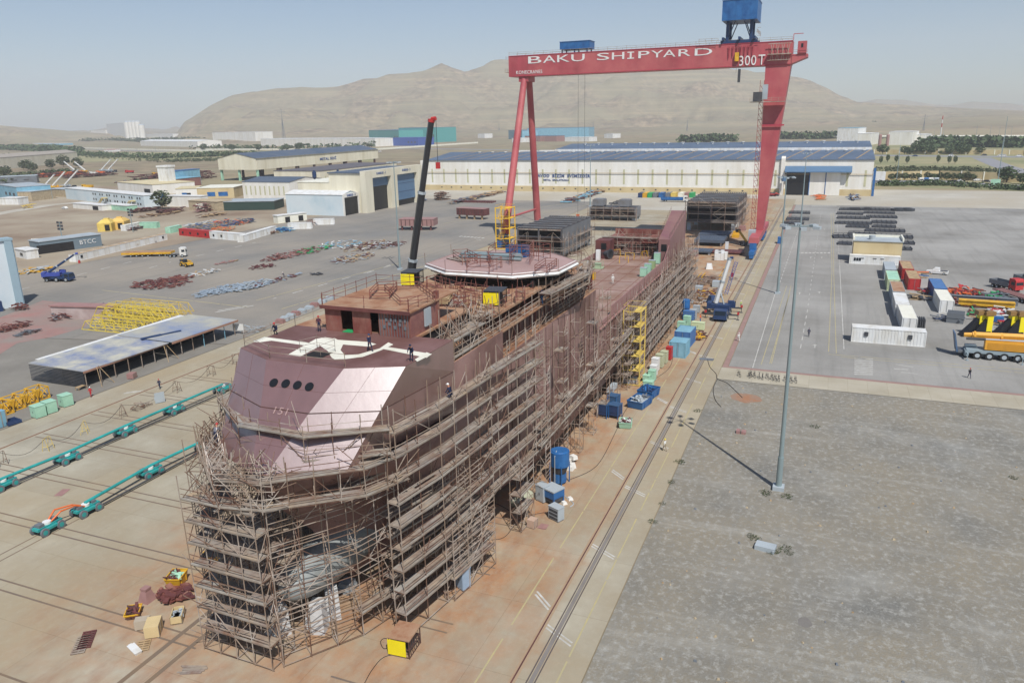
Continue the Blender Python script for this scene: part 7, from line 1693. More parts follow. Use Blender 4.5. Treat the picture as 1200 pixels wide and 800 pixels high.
# ================================================================ far buildings
def hall():
    X = 464.0; y0, y1 = -22.6, 150.5
    t = thing('hall', 'very long white industrial hall with blue roofs and blue wall lettering behind the gantry crane', 'hall', (X, 0, 0))
    def B(name, b, m, **k): o = b.build(name, m, t, **k); o.location = (-X, 0, 0); return o
    B('wall', MB().b2(X, X+70, -22.6, 255, 3.4, 19.3), m_wallw); B('plinth', MB().b2(X-.35, X+70, -22.7, 255.1, 0, 3.4), m_beige)
    B('ridge_wall', MB().b2(X+38, X+41, -22, 200, 19.5, 24), m_wallw)
    B('roof', MB().add([(X-.6, -23, 19.2), (X-.6, 250, 19.2), (X+37, 250, 22.7), (X+37, -23, 22.7), (X-.6, -23, 19.7), (X-.6, 250, 19.7), (X+37, 250, 23.2), (X+37, -23, 23.2)], [(0, 1, 2, 3), (4, 7, 6, 5), (0, 4, 5, 1), (0, 3, 7, 4), (1, 5, 6, 2), (2, 6, 7, 3)]), m_roofb, fix=True)
    B('roof', MB().add([(X+37.9, -22.5, 24.6), (X+37.9, 172, 24.6), (X+75, 172, 27), (X+75, -22.5, 27), (X+38, -22.5, 24.2), (X+38, 172, 24.2), (X+75, 172, 24), (X+75, -22.5, 24)], [(0, 3, 2, 1), (0, 1, 5, 4), (0, 4, 7, 3), (1, 2, 6, 5)]), m_roofb, fix=True)
    B('clerestory', MB().b2(X+37.2, X+37.8, -22.4, 172, 23.1, 24.6), m_white)
    for k in range(31):
        y = -10-9.0*k if k < 2 else 255-8.75*(k-1)
        if y < -19: y = -17
        B('wall_light', MB().b2(X-.08, X-.02, y-.55, y+.55, 5.0, 13.8), m_strip)
    for k in range(29):
        y = -14+9.0*k; B('roof_light', MB().add([(X+1, y, 19.95), (X+1, y+.8, 19.95), (X+36, y+1.8-9, 23.15), (X+36, y+1.0-9, 23.15)], [(0, 1, 2, 3)]), m_timber)
    for k in range(26):
        y = -18+9.7*k; B('roof_vent', MB().cyl(X+30, y, 22.3, .6, .9, 10).cyl(X+30, y, 23.2, 1.1, .3, 10), m_white)
        if k < 19: B('roof_vent', MB().cyl(X+66, y+3, 26.2, .7, 1.1, 10).cyl(X+66, y+3, 27.3, 1.2, .3, 10), m_white)
    B('pipe', MB().bar((X-.5, -22.6, 11.6), (X-.5, 250, 11.6), .18, 6), m_stone)
    B('doorway', MB().b2(X-.5, X-.36, 9.5, 21.5, .1, 13), m_black)
    B('sliding_door', MB().b2(X-.9, X-.52, 1.2, 9.4, .1, 13), m_wallw); B('sliding_door', MB().b2(X-1.0, X-.62, -6.6, 1.0, .1, 13), m_wallw)
    B('door_edge', MB().b2(X-1.06, X-.9, 9.1, 9.5, .1, 13), m_blue); B('door_edge', MB().b2(X-1.06, X-.9, .7, 1.1, .1, 13), m_blue)
    B('door_canopy', MB().add([(X-4, -12, 13.2), (X-4, 22.5, 13.2), (X-.1, 22.5, 16), (X-.1, -12, 16), (X-4, -12, 12.7), (X-4, 22.5, 12.7), (X-.1, 22.5, 12.7), (X-.1, -12, 12.7)], [(0, 3, 2, 1), (4, 5, 6, 7), (0, 1, 5, 4), (1, 2, 6, 5), (2, 3, 7, 6), (3, 0, 4, 7)]), m_doorb, fix=True)
    B('gable', MB().prof([(X-1.5, 0), (X-1.5, 20.2), (X-.7, 21.4), (X, 20.2), (X, 0)], 22.6, 24.8), m_wallw, fix=True)
    B('corner_pier', MB().b2(X-.6, X+.3, -24, -22.8, 0, 15), m_blue)
    for k in range(30): B('plinth_window', MB().b2(X-.42, X-.36, 30+7.2*k, 31+7.2*k, 1.6, 2.3), m_dgrey)
    text_obj('ZAVOD  BİZİM  EVİMİZDİR', 36.5, 2.3, mat('sign_blue', '2a4a80', .05, .5, .6), t, (-.2, 172.8, 8.9), ROT_F, .08, bold=.02)
    text_obj('METAL  EMALATXANA', 17, 1.0, mat('sign_blue', '2a4a80'), t, (-.2, 167, 6.7), ROT_F, .08, bold=.02)
hall()
single('valve_mast', 'blue tank on a thin pole beside the dark hall doorway', 'tank', (459, 22.5, 0), 0, [m_doorb, m_tube], lambda b: (b.cyl(0, 0, 8, 1.4, 2.4, 12), b.mat(1).bar((0, 0, 0), (0, 0, 8), .2), b.bar((0, 1, 0), (0, 1, 8), .12)))
# karkas workshops
m_letter = mat('sign_blue', '2a4a80')
t = thing('workshop', 'tall cream workshop pair with blue roller doors and open bay', 'workshop', (317, 197.5, 0), R(0)); X = 333
X0 = 336.0
def KB(name, b, m, **k): o = b.build(name, m, t, **k); o.location = (-317, -197.5, 0); return o
th = math.atan2(1.5, -50)
# front facade follows the photographed line, facing the camera's right
KB('wall', MB().b2(333.6, 391, 217.6, 237, 0, 19.6), m_wallc)
KB('roof', MB().b2(333, 391.6, 217.2, 237.4, 19.6, 20.1), m_roofd)
KB('front_frame', MB().b2(332.8, 339.4, 214.5, 217.6, 0, 20.8).b2(357.4, 364.0, 214.5, 217.6, 0, 20.8).b2(385.6, 391.5, 214.5, 217.6, 0, 20.8).b2(339.4, 357.4, 214.5, 217.6, 17.0, 20.8).b2(364, 385.6, 214.5, 217.6, 17, 20.8), m_wallc)
KB('roller_door', MB().b2(339.4, 357.4, 216.6, 216.9, 12.4, 17), m_doorb); KB('roller_door', MB().b2(364, 385.6, 216.2, 216.5, 3.2, 17), m_doorb)
KB('open_bay', MB().b2(339.4, 357.4, 217.3, 217.55, .1, 12.4).b2(364, 385.6, 217.3, 217.55, .1, 3.2), m_black)
KB('door_seam', MB().b2(364, 385.6, 216.1, 216.19, 7.5, 7.6).b2(364, 385.6, 216.1, 216.19, 12, 12.1), m_dblue)
for s_, x_ in (('KARKAS - 1', 343.5), ('KARKAS - 2', 369.5)): q = text_obj(s_, 9, 1.2, m_letter, t, (x_-317, 214.45-197.5, 18.4), (R(90), 0, 0), .06, bold=.02)
bld('workshop', 'low white hangar with an arched blue sign over a dark opening', 'workshop', 319.5, 333.4, 220, 254, 10.2, m_wallb, m_white, roof='gable', axis='y', rh=1.4)
t = [o for o in bpy.data.objects if o.get('label', '').startswith('low white hangar')][0]
MB().b2(.9, 13, -.2, -.02, .1, 8.8).build('open_bay', m_black, t); MB().b2(0, .9, -.6, -.01, 0, 10.2).b2(13, 13.9, -.6, -.01, 0, 10.2).b2(.9, 13, -.6, -.01, 8.8, 10.6).build('door_frame', m_wallw, t)
text_obj('KARKAS - 3', 7.5, 1.2, m_letter, t, (3.2, -.65, 9.1), (R(90), 0, 0), .06, bold=.02)
bld('workshop', 'cream workshop wing between the low hangar and the tall bays', 'workshop', 334, 391, 237.2, 257, 15.0, m_wallc, m_cream)
bld('workshop', 'white workshop with a slate roof and a row of narrow windows', 'workshop', 387, 420, 304, 340, 10.4, m_wallw, m_roofd, roof='gable', axis='y', rh=2.0, windows=[('front', 4+3.6*k, 1.0, 2.5, 8, m_strip) for k in range(9)])
t = bld('warehouse', 'big open sided shed with a dark slate roof and a white gable on green columns', 'shed', 0, 210, 0, 55, 1, m_wallc, m_roofd, origin=(540, 455))
for c in list(t.children): bpy.data.objects.remove(c)
t.rotation_euler.z = R(0); t.location = (520, 440, 0)
MB().prof([(0, 9), (0, 18.5), (0.5, 18.5), (.5, 9)], 0, 40).add([(0, 0, 18.5), (0, 40, 18.5), (0, 20, 22.5), (.5, 0, 18.5), (.5, 40, 18.5), (.5, 20, 22.5)], [(0, 2, 1), (3, 4, 5), (0, 3, 5, 2), (1, 2, 5, 4)]).build('gable_wall', m_wallc, t, fix=True)
MB().b2(.5, 190, -.2, .2, 9, 18.5).build('side_wall', m_wallc, t)
MB().add([(-.5, -1, 18.3), (190, -1, 18.3), (190, 20, 22.6), (-.5, 20, 22.6)], [(0, 1, 2, 3)]).add([(-.5, 20, 22.6), (190, 20, 22.6), (190, 41, 18.3), (-.5, 41, 18.3)], [(0, 1, 2, 3)]).build('roof', m_roofd, t)
for k in range(8):
    for y in (1, 20, 39): MB().b2(2+26*k-.8, 2+26*k+.8, y-.8, y+.8, 0, 9).build('column', m_mint if k == 0 else m_brown, t)
text_obj('METAL SEXİ', 26, 3.2, m_letter, t, (88, -.3, 12), (R(90), 0, 0), .1, bold=.02)
bld('workshop', 'cream low hall with a brown roof between the slate shed and the workshops', 'workshop', 455, 560, 330, 370, 12.5, m_wallc, mat('brown_slate_roof', '5f5a5c', .1, .1, .6), windows=[('right', 5+7*k, 1.6, 3, 9, m_strip) for k in range(13)])
for i, (px, py) in enumerate(((370, 206), (382, 205), (389, 204))): single('cyclone', ['left', 'middle', 'right'][i]+' dark blue dust cyclone standing behind the cream wing roof', 'cyclone', (402+8*i, 296-12*i, 0), 0, m_dblue, lambda b: (b.cyl(0, 0, 12.5, 1.3, 3.2, 12), b.cyl(0, 0, 11, .4, 1.5, 10, 1.3), b.cyl(0, 0, 0, .3, 11, 8), b.cyl(0, 0, 15.7, .7, .9, 10)), 'dust cyclones')
def ab(name, label, cat, pa, pb, depth, h, mw, mr, **k):
    """building whose front foot line runs between two image points (left, right)"""
    a, c = G(*pa), G(*pb); d = c-a; W = d.length; ang = math.atan2(d.y, d.x)+math.pi/2
    # local +y runs from right end to left end
    t = bld(name, label, cat, 0, depth, 0, W, h, mw, mr, rz=ang, origin=(c.x, c.y), **k)
    return t
t = ab('workshop', 'low dark grey workshop with an open front and white lettering', 'workshop', (48, 298), (120, 288), 8, 4.4, mat('workshop_grey', '6d7c84', .05, .3, .6), m_lgrey, doors=(('front', 10.5, 13, .1, 3.2, m_dark),))
text_obj('BTCC', 6.0, 1.6, m_white, t, (-.12, 8.2, 1.6), (R(90), 0, R(-90)), .05)
W2 = [('front', 4+3.4*k, 1.5, z, z+1.2) for k in range(20) for z in (1.4, 4.6) if (k*7+int(z)) % 3]
t = ab('office_block', 'long white two storey site office with yellow outside stairs', 'office', (78, 233), (170, 244), 9, 7.0, m_wallb, m_white, windows=W2)
for y in (14, 52): MB().bar((-2.2, y, 3.6), (-2.2, y+6, 0.2), .25).bar((-1.2, y, 3.6), (-1.2, y+6, .2), .25).b2(-2.4, -.1, y-3.5, y, 3.4, 3.6).build('outside_stair', m_lyellow, t)
ab('site_hut', 'low white hut in front of the two storey office', 'hut', (86, 244), (120, 247), 6, 2.8, m_wallw, m_white, doors=(('front', 4, 6, .1, 2.2, m_dark),))
ab('site_hut', 'pale mint hut beside the low white hut', 'hut', (122, 245), (149, 247.5), 6, 2.8, m_mint, m_white)
ab('workshop', 'white workshop with a yellowish roof behind the two storey office', 'workshop', (139, 225), (180, 229), 30, 7, m_wallw, mat('yellowish_roof', 'c7ba94', .08, .3, .7), doors=(('front', 4, 9, .1, 4, m_dark),))
ab('container_office', 'white stacked container offices right of the tree', 'office', (196, 242), (236, 243), 6, 6, m_wallw, m_white)
ab('workshop', 'beige flat roofed building with blue windows', 'workshop', (232, 233), (275, 232), 26, 6.5, m_beige, m_cream, windows=(('front', 4, 6, 1.4, 4, m_blue), ('front', 12, 5, 1.4, 4, m_blue), ('front', 30, 3, 1.2, 4, m_blue), ('front', 44, 3, 1.2, 4, m_blue)))
ab('workshop', 'small white house with a mono pitch roof left of the beige building', 'house', (207, 233), (232, 232), 22, 6, m_wallw, mat('yellowish_roof', 'c7ba94'), windows=(('front', 4, 3, 1.6, 3.4),))
ab('canopy', 'long low grey canopy with dark green front beyond the steel yard', 'canopy', (262, 247), (322, 246), 16, 4.6, mat('canopy_dark_green', '2c4038', .1, .5, .6), m_lgrey, doors=(('front', 38, 5, .1, 4, m_cream), ('front', 8, 12, .4, 3.8, mat('canopy_dark_green', '2c4038'))))
ab('shed', 'white gatehouse shed with dark doorways near the low hangar', 'shed', (326, 262), (360, 258), 4, 3.4, m_cream, m_white, doors=(('front', 2, 2.5, .1, 2.6, m_dark), ('front', 9, 2.5, .1, 2.6, m_dark)))
container('low white container in front of the white gatehouse shed', G(352, 268), R(-65), 10, m_white, group=None, doors=False)
container('white container touching the corner of the low hangar', G(380, 263), R(-65), 9, m_white, group=None, doors=False)
ab('shed', 'beige block shed behind the dark bush heap', 'shed', (222, 246), (255, 248), 10, 5, m_stone, m_stone)
t = thing('tower', 'slim white square tower beside the blue and rust wall', 'tower', G(198, 224)); MB().box(0, 0, 0, 8, 8, 17).build('tower_shaft', m_white, t); MB().box(0, 0, 17, 9, 9, 1.2).build('tower_cap', m_white, t)
ab('stack', 'blue over rust coloured barge side standing behind the white tower', 'barge', (202, 221), (236, 217), 16, 6.5, mat('rust_pink_side', '8a6058', .12, .3, .7), m_lblue)
ab('wall', 'blue panel wall on top of the rust coloured barge', 'wall', (202, 219), (236, 215), 8, 11.5, m_lblue, m_blue)
for i, (pa, pb, h, dp, m, mr_, lab) in enumerate((
    ((0, 232), (22, 236), 9, 20, m_lblue, m_lgrey, 'blue shed at the left edge beyond the dirt yard'), ((0, 240), (22, 240), 4, 8, m_white, m_white, 'low white shed in front of the blue shed'), ((22, 236), (38, 236), 6, 20, m_stone, m_lgrey, 'grey stone shed next to the blue shed'),
    ((0, 216), (44, 214), 6, 16, m_grey, m_lgrey, 'low grey garage row at the left edge'), ((57, 230), (78, 231), 5, 12, m_stone, m_lgrey, 'grey block hut left of the two storey office'), ((-10, 200), (92, 190), 14, 30, m_wallc, mat('warm_roof', '9c9488', .1, .2, .7), 'long cream warehouse behind the tree belt on the left'),
    ((165, 171), (232, 172.5), 13, 60, m_wallw, m_white, 'long white warehouse in the middle distance on the left'), ((250, 167), (300, 167), 30, 60, m_wallw, m_white, 'white ribbed hall behind the slate roofed shed'), ((306, 171), (440, 172), 16, 60, m_wallw, m_white, 'very long white hall in the distance left of the blue factory'), ((428, 170), (442, 171), 12, 40, m_wallw, m_white, 'white annexe at the end of the distant long hall'),
    ((455, 171), (490, 171), 16, 50, mat('factory_blue', '38549c', .06, .3, .5), mat('factory_blue', '38549c'), 'deep blue low factory hall'), ((433, 167), (468, 168), 30, 70, mat('factory_teal', '4f9a96', .06, .3, .5), m_doorb, 'left teal factory block with blue roof'), ((468, 167), (511, 167), 34, 70, mat('factory_teal', '4f9a96'), m_doorb, 'right teal factory block with blue roof'),
    ((0, 163), (20, 163), 14, 60, m_stone, m_lgrey, 'pale low distant building at the far left'), ((30, 172), (70, 172), 9, 40, m_lblue, m_white, 'pale blue distant hall on the left plain'), ((52, 163), (88, 163), 30, 60, m_white, m_white, 'white domed distant hall on the left plain'), ((88, 163), (108, 163), 35, 60, m_wallw, m_white, 'white distant plant building in front of silos'),
    ((108, 163), (125, 163), 45, 60, m_wallw, m_white, 'taller white distant plant building'), ((127, 163), (148, 164), 75, 40, m_white, m_white, 'white dome shaped distant mill building'), ((122, 178), (131, 178), 4.5, 20, m_white, m_redp, 'red roofed small distant house'), ((172, 162), (203, 162), 20, 60, m_white, m_white, 'white low distant shed behind the warehouse'),
    ((596, 163), (612, 164), 22, 40, m_lblue, m_doorb, 'small pale blue distant hall seen between the crane legs'), ((618, 163), (690, 162), 26, 60, m_lblue, m_doorb, 'long pale blue distant hall seen right of the crane legs'), ((615, 166), (633, 166), 12, 30, m_pink, m_doorb, 'left brick red distant house'), ((638, 166), (652, 166), 12, 30, m_pink, m_doorb, 'middle brick red distant house'), ((600, 167), (611, 167), 9, 30, m_white, m_white, 'small white distant house between crane legs'),
    ((560, 162), (568, 162), 12, 30, m_white, m_white, 'tiny white distant house near the blue factory'), ((662, 166), (690, 166), 9, 30, m_white, m_white, 'low white distant house right of the brick red ones'), ((708, 162), (718, 162), 10, 30, m_white, m_white, 'lone white distant shed on the plain'),
    ((980, 170), (1004, 170), 24, 50, m_white, m_lblue, 'white plant building behind the hall with a pale roof'), ((1004, 170), (1020, 170), 16, 50, m_wallw, m_white, 'white plant annexe behind the hall corner'), ((1040, 170), (1068, 170), 18, 50, m_wallw, m_white, 'white plant hall right of the pink tanks'), ((1068, 169), (1083, 169), 13, 50, m_wallw, m_white, 'lower white plant hall furthest right'))):
    ab('building', lab, 'building', pa, pb, dp, h, m, mr_, roof='gable' if i in (5, 6, 9, 15) else 'flat', axis='y', rh=h*.25, windows=[('front', 6+9*k, 4, h*.35, h*.55, m_dgrey) for k in range(3)] if i in (0, 3, 10, 11, 12, 15, 17) else ())
for i, px in enumerate((152, 156, 160, 164, 168)):
    t = thing('silo', ['leftmost', 'second', 'middle', 'fourth', 'rightmost'][i]+' tall white silo of the distant mill', 'silo', G(px, 164), 0, 'distant silos'); MB().cyl(0, 0, 0, 13, 78 if i < 4 else 62, 16).build('silo_shaft', m_wallw, t); MB().cyl(0, 0, 78 if i < 4 else 62, 13, 5, 16, 8).build('silo_cap', m_lgrey, t)
for i, px in enumerate((1030.5, 1039.5)):
    t = thing('storage_tank', ['left', 'right'][i]+' slim pale pink tank of the plant behind the hall', 'tank', G(px, 171), 0, 'pink tanks'); MB().cyl(0, 0, 0, 2.1, 14.5, 16).build('tank_shell', m_pink, t); MB().cyl(0, 0, 14.5, 2.1, 1, 16, 1).build('tank_cap', m_pink, t)
t = thing('chimney', 'slim red and white banded chimney on the right plain', 'chimney', G(1100.5, 171.5)); H0 = 39
for k in range(8): MB().bar((0, 0, H0*k/8), (0, 0, H0*(k+1)/8), .9-.05*k, 12, .85-.05*k).build('band', m_redp if k in (5, 7) else m_white, t)
# walls, road and railway behind the hall on the right
def ribbon(name, pts, w_, z, m):
    P3 = [G(*p) for p in pts]; b = MB(); L = []
    for i, p in enumerate(P3):
        d = (P3[min(i+1, len(P3)-1)]-P3[max(0, i-1)]).normalized(); nrm = Vector((-d.y, d.x, 0))*w_/2; L.append((p+nrm, p-nrm))
    for (a, bb), (c, d) in zip(L, L[1:]): b.quad((a.x, a.y, z), (bb.x, bb.y, z), (d.x, d.y, z), (c.x, c.y, z))
    o = b.build(name, m); 
    if o.data.polygons[0].normal.z < 0: o.data.flip_normals()
    return struct(o)
sheet('verge', [tuple(G(*p).xy) for p in ((1022, 218), (1400, 231), (1700, 200), (1700, 160), (1000, 160), (1000, 190))], -.02, g_grass)
ribbon('road', [(1000, 182), (1200, 184), (1500, 187)], 26, .02, g_road); ribbon('road', [(1000, 213), (1100, 213), (1200, 219), (1400, 228)], 20, .03, g_road)
ribbon('road', [(1150, 185), (1175, 195), (1210, 205)], 16, .04, g_road)
ribbon('road', [(-100, 186), (100, 175), (240, 179), (480, 174), (600, 176)], 22, .02, g_road)
ribbon('track', [(700, 158), (900, 156), (1200, 155)], 10, .02, g_pale)
ribbon('dirt_track', [(-60, 262), (0, 250), (60, 240), (110, 236)], 10, .02, g_pale)
sheet('verge', [tuple(G(*p).xy) for p in ((-200, 205), (100, 190), (260, 186), (440, 190), (440, 176), (240, 177), (100, 180), (-200, 190))], .03, g_grass)
def wall_line(label, pts, h, m, cat='wall', th=.5, posts=0):
    P3 = [G(*p) for p in pts]; t = thing('boundary_wall', label, cat, P3[0]); b = MB(); o = P3[0]
    for a, c in zip(P3, P3[1:]):
        d = (c-a); ang = math.atan2(d.y, d.x); m_ = (a+c)/2-o; b.box(m_.x, m_.y, 0, d.length, th, h, ang)
    b.build('wall_panel', m, t); b = MB(); L = sum((c-a).length for a, c in zip(P3, P3[1:]))
    for a, c in zip(P3, P3[1:]):
        n = max(1, int((c-a).length/12))
        for k in range(n+1): q = a+(c-a)*k/n-o; b.box(q.x, q.y, 0, th*1.6, th*1.6, h+.3)
    b.build('pier', m_cream, t); return t
wall_line('beige boundary wall beside the main road behind the hall', [(1010, 180), (1200, 181.5), (1400, 183)], 4.5, m_beige)
wall_line('beige boundary wall behind the parked cars on the right', [(1035, 211), (1100, 210), (1180, 213), (1260, 216)], 5.5, m_beige)
wall_line('white fence line along the left highway', [(230, 176), (440, 176), (560, 168)], 3, m_cream)
wall_line('low pale fence in the distance before the left warehouses', [(60, 173), (160, 176), (250, 178)], 3, m_cream)
# goods train
for i in range(24):
    px = 980+i*9.6; q = G(px, 162.5)
    if i == 0:
        tw = thing('tank_wagon', 'cream goods wagon of the long train on the far right line', 'wagon', q, 0, 'goods train wagons'); ang = math.atan2((G(1200, 162.5)-G(1000, 162.5)).y, (G(1200, 162.5)-G(1000, 162.5)).x); tw.rotation_euler.z = ang
        MB().bar((-8.5, 0, 3.4), (8.5, 0, 3.4), 2.1, 12).build('tank', m_cream, tw); MB().b2(-9, 9, -1.4, 1.4, .8, 1.5).b2(-7, -4, -1.2, 1.2, 0, .8).b2(4, 7, -1.2, 1.2, 0, .8).build('underframe', m_dgrey, tw)
    else: dup(tw, q, ang)
# coloured containers by the hall
for i, (px, m, nm) in enumerate(((752, m_dblue, 'dark blue'), (757, m_yellow, 'dull yellow'), (763, m_green, 'green'), (769, m_grey, 'grey'), (776, m_blue, 'blue'), (784, m_grey, 'second grey'), (790, m_lyellow, 'pale yellow'), (799, m_cream, 'cream'), (806, m_pink, 'pink'), (811, m_green, 'bright green'))):
    container(nm+' container in the row in front of the long hall', G(px, 231), R(0), 8, m, group='containers before the hall', doors=False)
# trees
TREES = [leafy('crown', 420, 1, 2.0, .17, m_leaf, s) for s in (1, 2, 3)]+[leafy('crown', 380, 1, 2.2, .17, m_leaf2, s) for s in (5, 6)]
trunkm = MB().bar((0, 0, 0), (.03, .02, 1), .07, 7, .03).bar((.03, .02, .7), (.25, .1, 1.2), .03, 5, .01).bar((.02, .02, .6), (-.2, -.1, 1.15), .03, 5, .01).mesh('trunk', [m_bark])
def tree(label, px, py, h, w_, kind=0, group=None, z=0):
    t = thing('tree', label, 'tree', G(px, py), random.uniform(0, 6.28), group)
    c = bpy.data.objects.new('crown', TREES[kind]); col.objects.link(c); c.parent = t; c.scale = (w_/2, w_/2, h*.42); c.location.z = h*.16
    k = bpy.data.objects.new('trunk', trunkm); col.objects.link(k); k.parent = t; k.scale = (h*.35, h*.35, h*.5); return t
tree('big green tree between the two storey office and the stacked containers', 191, 245, 10, 11, 4)
TL = [(28, 199, 10, 'first'), (33, 200, 12, 'second'), (39, 202, 10, 'third'), (60, 198, 11, 'fourth'), (75, 196, 14, 'tallest'), (92, 197, 12, 'sixth'), (8, 207, 10, 'seventh'), (0, 209, 11, 'leftmost')]
for i, (px, py, h, nm) in enumerate(TL): tree(nm+' dark tree of the belt before the long cream warehouse', px, py, h, h*1.1, 3+i % 2, 'trees by the cream warehouse')
tree('bush like tree left of the two storey office stairs', 42, 230, 8, 9, 3); tree('dark conifer bush near the block hut', 55, 231, 6, 5, 1)
for i, (px, py, w_) in enumerate(((1034, 181, 14), (1060, 181, 11), (1066, 181, 9), (1076, 180.5, 17), (1081, 180.5, 10), (1091, 181, 12), (1112, 181, 10), (1121, 180.5, 16), (1126, 181, 12), (1134, 181, 6), (1148, 181, 10), (1102, 181, 5))):
    tree('round roadside tree by the beige wall, %s along from the hall' % ('first', 'second', 'third', 'fourth', 'fifth', 'sixth', 'eighth', 'ninth', 'tenth', 'eleventh', 'twelfth', 'seventh')[i], px, py, w_*.8+ (6 if i == 9 else 0), w_, i % 3, 'roadside trees by the wall')
for i, px in enumerate((1045, 1052, 1060, 1068, 1075, 1087, 1094, 1101, 1109, 1116, 1124, 1132, 1140, 1157, 1166, 1174)): tree('small round tree in the row before the parking wall', px, 211.5, 4.5+.4*(i % 3), 5.5, (i % 2)*3, 'small trees along the parking wall')
tree('larger green tree at the end of the parking wall', 1179, 214, 10, 11, 0); tree('dark bush at the right edge beside the parking', 1198, 216, 7, 8, 1)
for i, (px, py) in enumerate(((1032, 192), (1040, 190), (1050, 191), (1063, 192), (1099, 191), (1112, 192), (1119, 192))): tree('small dark cypress on the verge, %s from the hall' % ('first', 'second', 'third', 'fourth', 'fifth', 'sixth', 'seventh')[i], px, py, 7, 3.5, 1, 'verge cypresses')
def belt(label, pts, n, h, w_, m):
    P3 = [G(*p) for p in pts]; b = MB(); o = P3[0]
    for i in range(n):
        k = random.randrange(len(P3)-1); f = random.random(); c = P3[k]+(P3[k+1]-P3[k])*f-o; c += Vector((random.uniform(-w_, w_), random.uniform(-w_, w_), 0)); hh = h*random.uniform(.5, 1.2)
        for j in range(9):
            v = Vector((random.gauss(0, .35), random.gauss(0, .35), random.uniform(.1, 1)))*hh; s = hh*.28; n_ = Vector((random.uniform(-1, 1), random.uniform(-1, 1), random.uniform(0, 1))).normalized(); a = n_.cross(Vector((0, 0, 1))).normalized()*s; d = n_.cross(a)*s
            b.add([c+v-a, c+v-d.normalized()*s*.7, c+v+a, c+v+d.normalized()*s*.8], [(0, 1, 2, 3)])
    o_ = b.build('tree_belt', m, None, o); return tag(o_, label, 'trees', None, 'stuff')
belt('dark green belt of pines beyond the main road on the right', [(1085, 174), (1120, 172), (1165, 172), (1185, 173)], 420, 11, 14, m_leaf)
belt('second dark belt of trees behind the plant on the right', [(1070, 169), (1100, 168), (1130, 167)], 160, 9, 14, m_leaf)
belt('dark trees behind the hall roof near the crane leg', [(905, 163), (960, 163), (985, 162)], 150, 12, 10, m_leaf)
belt('scattered dark shrubs on the distant foothill', [(980, 146), (1000, 145), (1020, 148)], 60, 16, 60, m_leaf2)
belt('dark trees behind the roof in the middle of the hall', [(800, 167), (860, 166)], 110, 12, 8, m_leaf)
belt('long dark green hedge in front of the left highway', [(0, 186), (60, 184), (90, 182), (180, 186), (300, 182)], 700, 7, 10, m_leaf)
belt('dark green wood at the left edge below the plain', [(-40, 177), (20, 176), (50, 177), (88, 180)], 460, 12, 18, m_leaf)
belt('green shrubs along the plant fences on the left', [(100, 167), (170, 167), (240, 166)], 260, 14, 24, m_leaf2)
belt('green bushes along the verge behind the parked cars', [(1035, 217.5), (1100, 217), (1200, 223), (1260, 227)], 420, 2.6, 5, m_leaf)
belt('olive scrub on the verge between the roads', [(1040, 200), (1100, 199), (1170, 202)], 460, 2.2, 20, m_leaf2)
belt('low scrub at the foot of the left belt', [(0, 216), (30, 208), (80, 204)], 240, 5, 8, m_leaf2)
belt('bushes before the slate roofed shed', [(60, 181), (200, 190), (260, 188)], 300, 3.5, 18, m_leaf2)
belt('roadside shrubs along the white halls', [(230, 175), (330, 176), (440, 172)], 130, 9, 8, m_leaf)
for i, (px, py) in enumerate(((239, 176), (272, 177), (303, 177), (336, 177), (350, 176), (352, 175), (410, 180))): tree('roadside tree before the white halls, %s from the left' % ('first', 'second', 'third', 'fourth', 'fifth', 'sixth', 'seventh')[i], px, py, 13, 15, i % 3, 'trees before the distant white halls')
# cars on roads and car park
cols = [m_white, m_dgrey, m_white, m_black, m_white, m_lgrey, m_dblue, m_white]
for i, (px, py, m, nm) in enumerate(((1062, 215, m_dblue, 'dark blue'), (1069, 215, m_white, 'white'), (1117, 213.5, m_black, 'black'), (1123.5, 213.5, m_white, 'pale'), (1128, 216, m_white, 'bright white'), (1145, 212, m_white, 'white'), (1155, 213.5, m_black, 'black'), (1161, 213.5, m_white, 'white'), (1165, 212.5, m_lgrey, 'silver'), (1170, 212.5, m_dgrey, 'dark grey'), (1178, 212.5, m_lgrey, 'silver grey'))):
    car('%s car in the car park, %s from the left' % (nm, ('first', 'second', 'third', 'fourth', 'fifth', 'sixth', 'seventh', 'eighth', 'ninth', 'tenth', 'eleventh')[i]), G(px, py), R(90+random.uniform(-20, 20)), m, 4.6)
for i, (px, py, m, nm) in enumerate(((1072, 183.5, m_dblue, 'dark blue'), (1114, 183, m_white, 'white'), (1153, 182.5, m_dgrey, 'grey'), (1174, 183, m_white, 'long white'), (1194, 183.5, m_white, 'rightmost white'), (445, 178, m_white, 'lone white'), (340, 177, m_redp, 'red'), (230, 182, m_white, 'small white'))):
    car('%s car driving on the main road' % nm if i < 5 else '%s car driving on the left highway' % nm, G(px, py), R(90), m, 5.5 if i != 3 else 8, 2, 1.8)
for i, (px, nm) in enumerate(((1079, 'leftmost white'), (1084.5, 'blue and white'), (1090, 'third white'), (1096.5, 'rightmost grey'))):
    lorry(nm+' minibus parked facing the yard in the car park', G(px, 214), R(180), (m_white, m_blue, m_white, m_lgrey)[i], 7.5, 1.4, m_white)
single('sign', 'small mint green sign on the verge beyond the pale yard', 'sign', G(1166, 218.5), R(0), m_mint, lambda b: (b.box(0, 0, 1, .2, 5, 3.2), b.box(0, -2, 0, .2, .2, 1), b.box(0, 2, 0, .2, .2, 1)))
single('lorry_trailer', 'white box trailer parked behind the right corner of the hall', 'trailer', G(1028, 213), R(0), m_white, lambda b: (b.box(0, 0, 1, 3, 9, 5.5), b.box(0, 0, .4, 2, 7, .6)))
